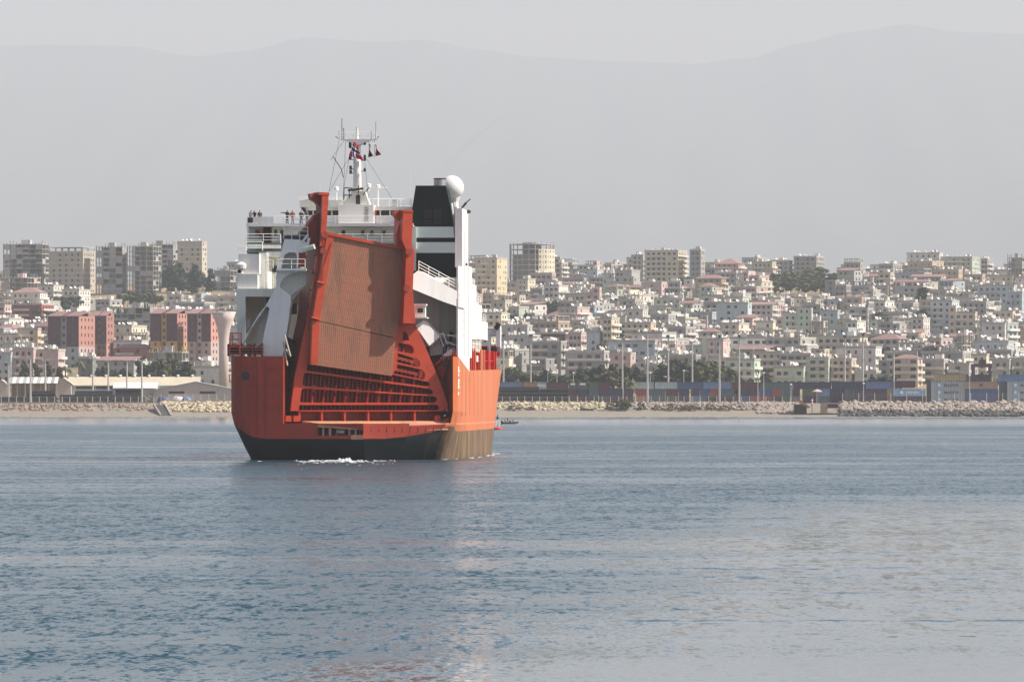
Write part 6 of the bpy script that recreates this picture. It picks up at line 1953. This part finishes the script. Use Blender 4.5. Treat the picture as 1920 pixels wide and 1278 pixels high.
container(1678, 1716, 2, 'maroon', 2068, 'maroon container standing above the light blue one', base=ZY + .3)
container(1560, 1622, 2, 'navy', 2072, 'navy container in the rear row over the purple pair'); container(1624, 1676, 2, 'mid blue', 2072, 'mid blue container in the rear row beside the navy one')
front = [(1378, 1390, 'maroon'), (1391, 1408, 'blue'), (1408, 1424, 'red'), (1425, 1446, 'red'), (1447, 1466, 'navy'), (1467, 1486, 'green'), (1487, 1500, 'mid blue'), (1546, 1584, 'maroon')]
front += [(1143, 1168, 'purple'), (1169, 1187, 'maroon'), (1188, 1191, 'mid blue'), (1193, 1218, 'rust orange'), (1219, 1247, 'dark teal'), (1248, 1272, 'green'), (1273, 1292, 'purple'), (1296, 1312, 'mid blue'), (1313, 1330, 'dark teal'), (1332, 1348, 'green'), (1349, 1377, 'purple')]
rear = [(930, 980, 'mid blue'), (982, 1006, 'rust orange'), (1007, 1025, 'pale teal'), (1026, 1066, 'maroon'), (1067, 1082, 'green'), (1083, 1103, 'dark teal'), (1105, 1122, 'green'), (1123, 1143, 'maroon'), (1174, 1226, 'pale teal'), (1228, 1270, 'pale teal'), (1271, 1318, 'blue'), (1319, 1372, 'mid blue'), (1373, 1424, 'maroon'), (1426, 1486, 'dark teal'), (1488, 1558, 'navy')]
front.sort(); rear.sort()
def neighbour(lst, i):
    a = lst[i - 1][2] if i > 0 else None; b = lst[i + 1][2] if i < len(lst) - 1 else None
    return a, b
for i, (a, b, c) in enumerate(front):
    l, r_ = neighbour(front, i)
    bet = f'between {l} and {r_}' if l and r_ else ('at the row end'); sz_ = 'short' if b - a < 18 else 'long'
    container(a, b, 0, c, 2060, f'{sz_} {c} front row container on the ground {bet}')
    if b - a > 12: 
        c2 = ['purple', 'navy', 'maroon', 'dark teal', 'red', 'blue'][(i * 5 + 1) % 6]
        container(a, b, 1, c2, 2060, f'{sz_} {c2} front row container stacked on {c} one {bet}')
for i, (a, b, c) in enumerate(rear):
    l, r_ = neighbour(rear, i)
    bet = f'between {l} and {r_}' if l and r_ else 'at the row end'
    for lv in range(3):
        if lv < 2 and 1143 < a < 1560: continue
        c2 = c if lv == 2 else ['purple', 'maroon', 'navy', 'dark teal'][(i + lv) % 4]
        container(a, b, lv, c2, 2082, f"{('bottom', 'middle', 'top')[lv]} {c2} container of {c} topped rear stack {bet}", {1007: 'marks', 1067: 'panel', 1083: 'panel'}.get(a) if lv == 2 else None, base=ZY - .1)
# green and blue containers by the little jetty
container(1505, 1531, 1, 'green', 2054, 'bright green container above the rusty jetty ramp'); container(1505, 1531, 0, 'navy', 2054, 'navy container beneath the bright green one'); container(1532, 1556, 1, 'mid blue', 2054, 'bright blue container beside the green one at the jetty'); container(1532, 1556, 0, 'dark teal', 2054, 'dark teal container under the bright blue one at the jetty')

# lamp masts
m_mast = mat('galvanised lamp mast', (0.47, 0.46, 0.43), .5, .1, 1.0)
def lamp(px, pyt, pyb, Y, kind, label):
    z0 = max(3.9, min(CH + (HY - pyb) / F * Y, ZY)) if Y < 2160 else hgt(Y)
    z1 = CH + (HY - pyt) / F * Y
    e = empty('lamp_mast', (wy(px, Y), Y, z0 - .3), 0, label, 'lamp mast', 'tall lamp masts')
    H = z1 - z0 + .3
    r0 = .42 if kind != 'small' else .2
    mb = MB(); mb.bar((0, 0, 0), (0, 0, H), r0, 8, 0, r0 * .55); mb.build('pole', m_mast, e)
    if kind == 'rack':
        mb = MB(); mb.box(-2.4, 2.4, -.3, .3, H - .35, H + .05); mb.box(-.5, .5, -.4, .4, H + .05, H + .9); mb.build('lamp_rack', m_dark, e)
        for i in range(6):
            mb = MB(); x = -2.1 + i * .84; mb.box(x - .3, x + .3, -.62, -.31, H - .5, H + .1); mb.build('floodlight', m_steel, e)
    elif kind == 'twin':
        mb = MB(); mb.box(-1.0, 1.0, -.12, .12, H - .1, H + .08); mb.build('lamp_arm', m_mast, e)
        for s_ in (-1, 1):
            mb = MB(); mb.box(s_ * .95 - .35, s_ * .95 + .35, -.3, .2, H + .085, H + .4); mb.build('lantern', m_tank, e)
    else:
        mb = MB(); mb.lathe((0, 0, H - .05), [(.2, 0), (.45, .15), (.45, .45), (.15, .6)], 8); mb.build('lantern', m_tank, e)
racks = [(944, 631), (995, 631), (1167, 632), (1253, 632), (1349, 633), (1386, 633), (1584, 633), (1618, 630)]
for i, (px, t) in enumerate(racks):
    lamp(px, t, 745, 2094 if px not in (1349, 1386) else 2056, 'rack', f'{ORD[i]} from the ship of the tall masts crowned by a dark floodlight rack')
twins = [(16, 680, 748), (57, 668, 758), (85, 676, 742), (174, 672, 740), (203, 676, 742), (238, 676, 738), (266, 676, 757), (1214, 622, 757), (1298, 640, 745), (1676, 660, 735), (1720, 655, 730)]
for i, (px, t, b) in enumerate(twins):
    lamp(px, t, b, 2050 if b > 750 else 2098, 'twin', f"{ORD[i] if i < 7 else ORD[i - 7]} from the west of the pale masts {'by the warehouses' if i < 7 else 'topped with twin lanterns over the container yard'}")
smalls = [(1027, 695), (1044, 695), (1075, 700), (1219, 700), (1282, 696), (1432, 700), (1421, 704), (1483, 722), (1619, 720), (1818, 705), (1746, 690)]
for i, (px, t) in enumerate(smalls[:10]): lamp(px, t, 750, 2092 if px < 1400 else 2052, 'small', f'{ORD[i]} from the ship of the slim short lamp posts')

# sheds and warehouses on the western shore
m_corr = mat('pale yellow sheet roof', (0.56, 0.49, 0.36), .6, .1, .3, stain=(.5, .36, .2), stain_amt=.3, streak=True)
m_sheet = mat('blue-grey sheet wall', (0.46, 0.5, 0.49), .6, .08, .3, stain=(.36, .38, .36), stain_amt=.4, streak=True)
m_sheet2 = mat('pinkish block wall', (0.5, 0.43, 0.4), .8, .1, .5)
m_groof = mat('grey-green sheet roof', (0.36, 0.42, 0.4), .55, .08, .4)
def zpx(py, Y): return CH + (HY - py) / F * Y
def gable_shed(px0, px1, Yf, depth, py_eave, py_ridge, wall, roofm, label, name='warehouse', openings=(), ridge_along=True, vents=0):
    x0, x1 = wy(px0, Yf), wy(px1, Yf); z0 = ZY - .1; ze, zr = zpx(py_eave, Yf), zpx(py_ridge, Yf)
    e = empty(name, (x0, Yf, z0), 0, label, 'warehouse'); L_ = x1 - x0; he, hr = ze - z0, zr - z0
    mw, mp = MB(), MB()
    cols_ = [((a - px0) / F * Yf, (b - px0) / F * Yf) for a, b in openings]
    facade(mw, mp, (0, 0, 0), (1, 0, 0), L_, he, cols_, [(he - 1.35, he - .45)] if cols_ else [], depth=.3)
    mw.poly([(L_, 0, 0), (L_, depth, 0), (L_, depth, he), (L_, 0, he)]); mw.poly([(0, depth, 0), (0, 0, 0), (0, 0, he), (0, depth, he)]); mw.poly([(L_, depth, 0), (0, depth, 0), (0, depth, he), (L_, depth, he)])
    rf = MB()
    if ridge_along:
        mw.poly([(L_, 0, he), (L_, depth, he), (L_, depth / 2, hr)]); mw.poly([(0, depth, he), (0, 0, he), (0, depth / 2, hr)])
        rf.plate([(-.5, -.5, he - .15), (L_ + .5, -.5, he - .15), (L_ + .5, depth / 2, hr), (-.5, depth / 2, hr)], (0, 0, .12)); rf.plate([(-.5, depth + .5, he - .15), (L_ + .5, depth + .5, he - .15), (L_ + .5, depth / 2 + .01, hr), (-.5, depth / 2 + .01, hr)], (0, 0, .12))
    else:
        mw.poly([(0, 0, he), (L_, 0, he), (L_ / 2, 0, hr)])
        rf.plate([(-.6, -.4, he - .1), (L_ / 2, -.4, hr), (L_ / 2, depth, hr), (-.6, depth, he - .1)], (0, 0, .15)); rf.plate([(L_ / 2 + .01, -.4, hr), (L_ + .6, -.4, he - .1), (L_ + .6, depth, he - .1), (L_ / 2 + .01, depth, hr)], (0, 0, .15))
    mw.build('wall', wall, e, normals=False)
    if mp.f:
        for k in range(len(mp.f)):
            s_ = MB(); s_.poly([mp.v[i] for i in mp.f[k]]); s_.build('vent_strip', m_dark, e, normals=False)
    rf.build('roof', roofm, e)
    for k in range(vents):
        s_ = MB(); x = L_ * (k + .5) / vents; s_.lathe((x, depth / 2, hr), [(.4, 0), (.4, .4), (.7, .5), (.3, .9)], 8); s_.build('roof_vent', m_tank, e)
    return e
gable_shed(128, 372, 2112, 16, 722, 706.5, m_sheet, m_corr, 'long warehouse with a pale yellow sheet roof and grey wall', openings=((142, 178), (180, 216), (222, 240), (256, 276)), vents=9)
gable_shed(104, 133, 2108, 12, 720, 708, m_sheet2, m_corr, 'small gabled bay in front of the long yellow roofed warehouse', ridge_along=False)
gable_shed(288, 446, 2094, 20, 731, 715.5, m_sheet2, m_groof, 'broad low shed with grey-green gable beside the water tower', ridge_along=False, openings=((316, 346), (374, 404)))
gable_shed(214, 292, 2098, 14, 727, 717, m_sheet2, m_bright, 'white roofed lean-to shed joined to the grey-green gable', openings=((220, 262),))
gable_shed(-10, 14, 2102, 10, 722, 712, m_sheet2, m_sheet2, 'small pink gatehouse at the western picture edge', ridge_along=False)
# portal shed with striped roof
e = empty('striped_shed', (wy(16, 2104), 2104, ZY - .1), 0, 'open portal shed under a white and grey striped roof', 'shed')
L_ = wy(108, 2104) - wy(16, 2104); he, hr = zpx(718, 2104) - ZY, zpx(706.5, 2104) - ZY
for i in range(14):
    mb = MB(); mb.plate([(L_ * i / 14, -.4, he), (L_ * (i + 1) / 14 - .02, -.4, he), (L_ * (i + 1) / 14 - .02, 6, hr), (L_ * i / 14, 6, hr)], (0, 0, .12)); mb.build('roof_sheet', m_bright if i % 2 else WALLS['grey'], e)
for i in range(7):
    for y in (0, 11.5):
        mb = MB(); x = .3 + (L_ - .6) * i / 6; mb.box(x - .18, x + .18, y, y + .3, 0, he - .01 if y == 0 else hr - .4); mb.build('portal_post', WALLS['sandstone'], e)
mb = MB(); mb.box(0, L_, 11.85, 12, 0, hr - .2); mb.build('back_wall', WALLS['tan'], e)
mb = MB(); mb.plate([(0, 6.01, hr), (L_, 6.01, hr), (L_, 12.4, hr - .4), (0, 12.4, hr - .4)], (0, 0, .12)); mb.build('rear_roof', WALLS['grey'], e)
# domes / tarpaulined boats by the fence
def tarp_boat(px, w_, col_, label, Y=2060):
    e = empty('covered_boat', (wy(px, Y), Y, ZY), 0, label, 'boat')
    mb = MB(); n = 12
    for i in range(n + 1):
        t = i / n * 2 - 1; x = t * w_; r_ = math.sqrt(max(.02, 1 - t * t))
        for k in range(9):
            a = math.pi * k / 8; mb.v.append((x, -1.3 * r_ * math.cos(a), .1 + 2.5 * r_ * math.sin(a) * (1 + .08 * math.sin(5 * t + k))))
    for i in range(n):
        for k in range(8): mb.f.append((i * 9 + k, (i + 1) * 9 + k, (i + 1) * 9 + k + 1, i * 9 + k + 1)); mb.m.append(0)
    mb.build('tarpaulin', col_, e, smooth=True)
    mb = MB(); mb.box(-w_ * .8, w_ * .8, -.2, .2, 0, .3); mb.build('keel_block', m_rust, e)
tarp_boat(334, 2.9, m_tank, 'white domed covered boat behind the fence beside the shed')
tarp_boat(306, 2.4, CM['blue'], 'dark blue covered boat beside the white one by the fence')
tarp_boat(350, 2.0, CM['mid blue'], 'blue and white covered boat near the shed wall', Y=2056)
# small vehicles in the yard
def pickup(px, Y, paint, label):
    e = empty('parked_van', (wy(px, Y), Y, ZY), 0, label, 'van')
    mb = MB(); mb.plate([(-2.2, -.8, .45), (2.2, -.8, .45), (2.2, -.8, 1.15), (1.5, -.8, 1.3), (.9, -.8, 2.0), (-2.1, -.8, 2.05), (-2.2, -.8, 1.9)], (0, 1.6, 0)); mb.build('body', paint, e)
    for x in (-1.4, 1.4):
        for y in (-.82, .62):
            mb = MB(); mb.bar((x, y, .36), (x, y + .2, .36), .36, 12); mb.build('wheel', m_dark, e)
    for (a, b) in ((-1.9, -.7), (-.5, .75)):
        mb = MB(); mb.box(a, b, -.815, -.801, 1.3, 1.85); mb.build('window', m_glass, e)
pickup(115, 2062, m_tank, 'white van parked behind the shore fence by the yellow roof')
pickup(1336, 2050, m_dark, 'dark van parked behind the shore fence below the containers')
# gantry crane
Yc = 2112; e = empty('gantry_crane', (wy(1842, Yc), Yc, ZY), 0, 'dark red rubber tyred gantry crane above the tan container', 'crane')
Hc = zpx(683, Yc) - ZY
for s_ in (-1, 1):
    for y in (0, 7):
        mb = MB(); mb.box(s_ * 3.1 - .35, s_ * 3.1 + .35, y, y + .7, .8, Hc - 1); mb.build('leg', CM['purple'], e)
    mb = MB(); mb.box(s_ * 3.1 - .5, s_ * 3.1 + .5, -.6, 8.2, .4, .8); mb.build('sill_beam', CM['purple'], e)
for y in (0, 7):
    mb = MB(); mb.box(-3.6, 3.6, y, y + .8, Hc - 1, Hc + .2); mb.build('girder', CM['purple'], e)
mb = MB(); mb.box(-.9, 1.4, 0.9, 6.9, Hc + .2, Hc + 1.8); mb.build('trolley', m_dark, e)
mb = MB(); mb.bar((-3, .3, 2), (2.9, .3, Hc - 1.2), .12, 5); mb.build('brace', CM['purple'], e)

# rocks
m_rock = mat('pale limestone boulder', (0.34, 0.29, 0.24), .9, .3, .8, stain=(.3, .25, .2), stain_amt=.6, sscale=1.0)
m_rockw = mat('wet dark boulder', (0.06, 0.06, 0.055), .6, .4, .9)
m_rocky = mat('yellow limestone boulder', (0.47, 0.4, 0.27), .9, .25, .8)
def rock_field(name, n, pxa, pxb, Ya, Yb, zf, smin, smax, mats_, pick, seed):
    g = random.Random(seed); mb = MB()
    ico = bmesh.new(); bmesh.ops.create_icosphere(ico, subdivisions=1, radius=1); vv = [v.co.copy() for v in ico.verts]; ff = [[v.index for v in f.verts] for f in ico.faces]; ico.free()
    for _ in range(n):
        Y = g.uniform(Ya, Yb); px = g.uniform(pxa, pxb); s_ = g.uniform(smin, smax)
        c = Vector((wy(px, Y), Y, zf(Y) + s_ * .25)); k = len(mb.v)
        M = Matrix.Rotation(g.uniform(0, 6), 3, 'Z') @ Matrix.Rotation(g.uniform(-.7, .7), 3, 'X'); sc = Vector((g.uniform(.8, 1.5), g.uniform(.7, 1.2), g.uniform(.5, .9))) * s_
        for v in vv:
            q = v * g.uniform(.78, 1.15); mb.v.append(tuple(c + M @ Vector((q.x * sc.x, q.y * sc.y, q.z * sc.z))))
        mi = pick(c.z, g)
        for f in ff: mb.f.append(tuple(k + i for i in f)); mb.m.append(mi)
    o = mb.build(name, mats_, normals=False); o['kind'] = 'stuff'; return o
slope = lambda Y: max(hgt(Y), -.3 + (Y - 2014) * .2)
rock_field('rock_bank', 1500, 1575, 1945, 2014.5, 2041, slope, .55, 1.15, [m_rock, m_rockw], lambda z, g: 1 if z < 2.2 + g.uniform(-.5, .5) else 0, 1)
rock_field('rock_bank', 420, 1420, 1500, 2022, 2043, lambda Y: hgt(Y), .45, .95, [m_rock, m_rockw], lambda z, g: 1 if z < 1.2 else 0, 2)
rock_field('rock_bank', 900, 1190, 1430, 2031, 2044, lambda Y: hgt(Y) , .4, .8, [m_rock, m_rockw], lambda z, g: 1 if g.random() < .12 else 0, 3)
rock_field('rock_bank', 420, 925, 1130, 2030, 2043, lambda Y: hgt(Y), .5, .95, [m_rocky, m_rockw], lambda z, g: 1 if g.random() < .08 else 0, 4)
rock_field('rock_bank', 420, 300, 440, 2027, 2044, lambda Y: hgt(Y), .6, 1.05, [m_rocky, m_rockw], lambda z, g: 1 if g.random() < .06 else 0, 5)
rock_field('beach_stones', 330, -15, 285, 2030, 2039, lambda Y: hgt(Y), .25, .65, [m_rock, m_rust], lambda z, g: 1 if g.random() < .45 else 0, 6)
rock_field('tide_line_stones', 700, -15, 1500, 2011.5, 2014.5, lambda Y: -.05, .12, .3, [m_rockw, m_rockw], lambda z, g: 0, 7)
# sandy wall tops
for (a, b, lab) in ((-12, 300, 'sandy concrete kerb of the western beach'),): pass
# shrubs on the bank
def shrub(px, Y, h, mi, wd, label): 
    e = tree(px, 0, h, 'bush', mi, label, Y=Y, wide=wd, name='shrub', cat='shrub', group='shrubs on the shore bank'); e.location.z = hgt(Y) - .2
for i, (px, h, mi, wd) in enumerate([(967, 2.3, 2, 2.2), (998, 1.7, 2, 1.8), (1140, 3.2, 2, 1.3), (1162, 4.6, 1, 1.3), (1176, 4.2, 1, 1.2), (1203, 3.0, 0, .9), (1232, 2.2, 2, 1.4), (1262, 2.8, 2, 1.6), (1285, 2.4, 2, 1.6)]):
    shrub(px, 2030.5, h, mi, wd, f'{ORD[i]} from the ship of the low shrubs on the rocky shore bank')
for i, (px, h, mi, wd) in enumerate([(1305, 2.2, 2, 1.8), (1330, 2.5, 2, 1.5), (1362, 2.2, 2, 1.7), (60, 1.6, 2, 1.4), (168, 1.8, 1, 1.4)]):
    shrub(px, 2031 if px > 500 else 2062, h, mi, wd, ['dry shrub at the foot of the bank below the round trees', 'dry shrub on the bank below the dark van', 'dry shrub on the bank nearest the rusty jetty', 'low scrub behind the fence by the western pipes', 'round green shrub before the warehouse wall'][i])
# boulder dump / concrete blocks on the beach
mb = MB(); mb.plate([(-2.6, 0, 0), (2.8, 0, 0), (2.2, 0, 1.6), (-1.8, 0, 1.8)], (0, 2, 0)); o = mb.build('concrete_block', mat('dark mossy concrete', (.09, .1, .08), .9, .3, .8)); o.location = (wy(1101, 2029), 2029, 1.4); tag(o, 'dark mossy concrete block lying on the beach below the bank', 'concrete block')
# slipway
e = empty('drain_outfall', (wy(300, 2026), 2026, 1.2), 0, 'dark sloping concrete outfall between beach and yellow rocks', 'outfall')
mb = MB(); mb.plate([(-2.6, 6, 3.0), (1.2, 6, 3.0), (4.4, -10, -.9), (1.0, -10, -.9)], (0, 0, .25)); mb.build('apron', m_rockw, e)
for a, b in (((-2.7, 6), (.9, -10)), ((1.25, 6), (4.5, -10))):
    mb = MB(); mb.hexa([(a[0] - .2, a[1], 2.6), (a[0] + .2, a[1], 2.6), (a[0] + .2, a[1], 3.8), (a[0] - .2, a[1], 3.8)], [(b[0] - .2, b[1], -1.3), (b[0] + .2, b[1], -1.3), (b[0] + .2, b[1], -.2), (b[0] - .2, b[1], -.2)]); mb.build('side_wall', m_kerb, e)
# rusty jetty with its tilted ramp
Yj = 2019; e = empty('rusty_jetty', (wy(1530, Yj), Yj, 0), 0, 'dark rusty jetty with a tilted orange ramp among the eastern rocks', 'jetty')
mb = MB(); mb.box(-8.5, 8.8, 0, 9, .75, 1.35); mb.build('deck', m_dark, e)
for i in range(9):
    mb = MB(); mb.bar((-8 + i * 2, .5, -1), (-8 + i * 2, .5, .75), .3, 8); mb.build('pile', m_rust, e)
mb = MB(); p0 = at(1490, 748, Yj) - e.location; p1 = at(1515, 765, Yj) - e.location
mb.hexa([p0, p0 + Vector((1.3, 0, .3)), p1 + Vector((1.0, 0, .3)), p1], [p0 + Vector((0, 3, 0)), p0 + Vector((1.3, 3, .3)), p1 + Vector((1.0, 3, .3)), p1 + Vector((0, 3, 0))]); mb.build('tilted_ramp', mat('rusty orange steel', (.36, .15, .08), .7, .3, 1.0), e)
mb = MB(); mb.box(-7.6, -3.2, 2, 6, 1.35, 4.6); mb.build('ramp_hoist', m_dark, e)
mb = MB(); mb.box(1.8, 4.2, 2, 5, 1.35, 5.0); mb.build('engine_house', CM['ochre'], e)
mb = MB(); mb.box(4.3, 8.0, 2, 5, 3.2, 4.8); mb.build('winch_cabin', CM['maroon'], e)
mb = MB(); mb.box(4.1, 8.2, 1.8, 5.2, 4.8, 5.0); mb.build('cabin_roof', m_tank, e)
for i in range(5):
    mb = MB(); q = at(1522.5, 759 - i * 2.6, Yj) - e.location; mb.bar(q, q + Vector((0, 0, .49)), .33, 10); mb.build('striped_band', m_signred if i % 2 == 0 else m_bright, e)
mb = MB(); q = at(1522.5, 759, Yj) - e.location; mb.bar((q.x, q.y, 1.2), q, .12, 6); mb.build('marker_post', m_dark, e)
m_pinkt = mat('faded pink canvas', (.62, .4, .38), .8, .1)
Yp = 2052; mb = MB(); mb.lathe((0, 0, 0), [(1.9, 0), (1.2, .45), (.1, .9)], 10); e = empty('parasol', (wy(1532, Yp), Yp, ZY), 0, 'faded pink parasol over the containers by the jetty', 'parasol')
zt_ = zpx(734, Yp) - ZY; o = mb.build('canopy', m_pinkt, e); o.location = (0, 0, zt_); mb = MB(); mb.bar((0, 0, 0), (0, 0, zt_ + .8), .06, 6); mb.build('pole', m_mast, e)

# ------------------------------------------------------------------ on the water
Yb = 1214.0; e = empty('navigation_buoy', (wy(933, Yb), Yb, 0), 0, 'small buoy with red float and white lattice tower beside the bow', 'buoy')
mb = MB(); mb.lathe((0, 0, -.3), [(.9, 0), (1.05, .3), (1.05, .55), (.7, .8)], 16); mb.build('float', m_signred, e)
mb = MB()
for i in range(4):
    a = math.pi / 4 + i * math.pi / 2; mb.bar((.6 * math.cos(a), .6 * math.sin(a), .4), (.25 * math.cos(a), .25 * math.sin(a), 2.2), .07, 5)
mb.box(-.32, .32, -.32, .32, 1.2, 1.3); mb.box(-.5, -.46, -.45, .45, .55, 1.9); mb.box(.3, .34, -.3, .3, .9, 1.9); mb.build('lattice_tower', m_bright, e)
mb = MB(); mb.lathe((0, 0, 2.2), [(.28, 0), (.28, .35), (.05, .9), (.05, 1.2)], 10); mb.build('lantern_topmark', m_dark, e)
Yr = 1467.0; e = empty('inflatable_boat', (wy(957, Yr), Yr, 0), R(8), 'small black inflatable boat on the water beyond the ship bow', 'boat')
mb = MB()
def tube(path, r_, n=8):
    for (a, ra), (b, rb_) in zip(path[:-1], path[1:]): mb.bar(a, b, ra, n, 0, rb_)
for s_ in (-1, 1): tube([((-2.0, .7 * s_, .32), .26), ((1.0, .7 * s_, .34), .27), ((1.7, .4 * s_, .45), .24), ((2.05, 0, .55), .2)], 0)
mb.box(-2.0, 1.4, -.55, .55, .12, .25); mb.box(-2.05, -1.95, -.6, .6, .15, .7); mb.build('hull_tubes', m_pipe, e)
mb = MB(); mb.box(-2.45, -2.1, -.18, .18, -.2, 1.0); mb.build('outboard_motor', m_dark, e)
mb = MB(); mb.box(-.35, .05, -.3, .3, .25, .95); mb.build('steering_console', m_dark, e)
bm_ = Matrix.Translation((wy(957, Yr), Yr, 0)) @ Matrix.Rotation(R(8), 4, 'Z')
person(bm_ @ Vector((-.75, 0, .2)), R(100), 'stand', c_black, c_navy, 'person standing at the console of the black inflatable boat', 'crew of the inflatable')
person(bm_ @ Vector((.6, .3, .2)), R(80), 'sit', c_grey, c_black, 'person sitting towards the bow of the black inflatable boat', 'crew of the inflatable')
person(bm_ @ Vector((-1.5, -.2, .2)), R(90), 'sit', c_black, c_black, 'person sitting by the outboard of the black inflatable boat', 'crew of the inflatable')
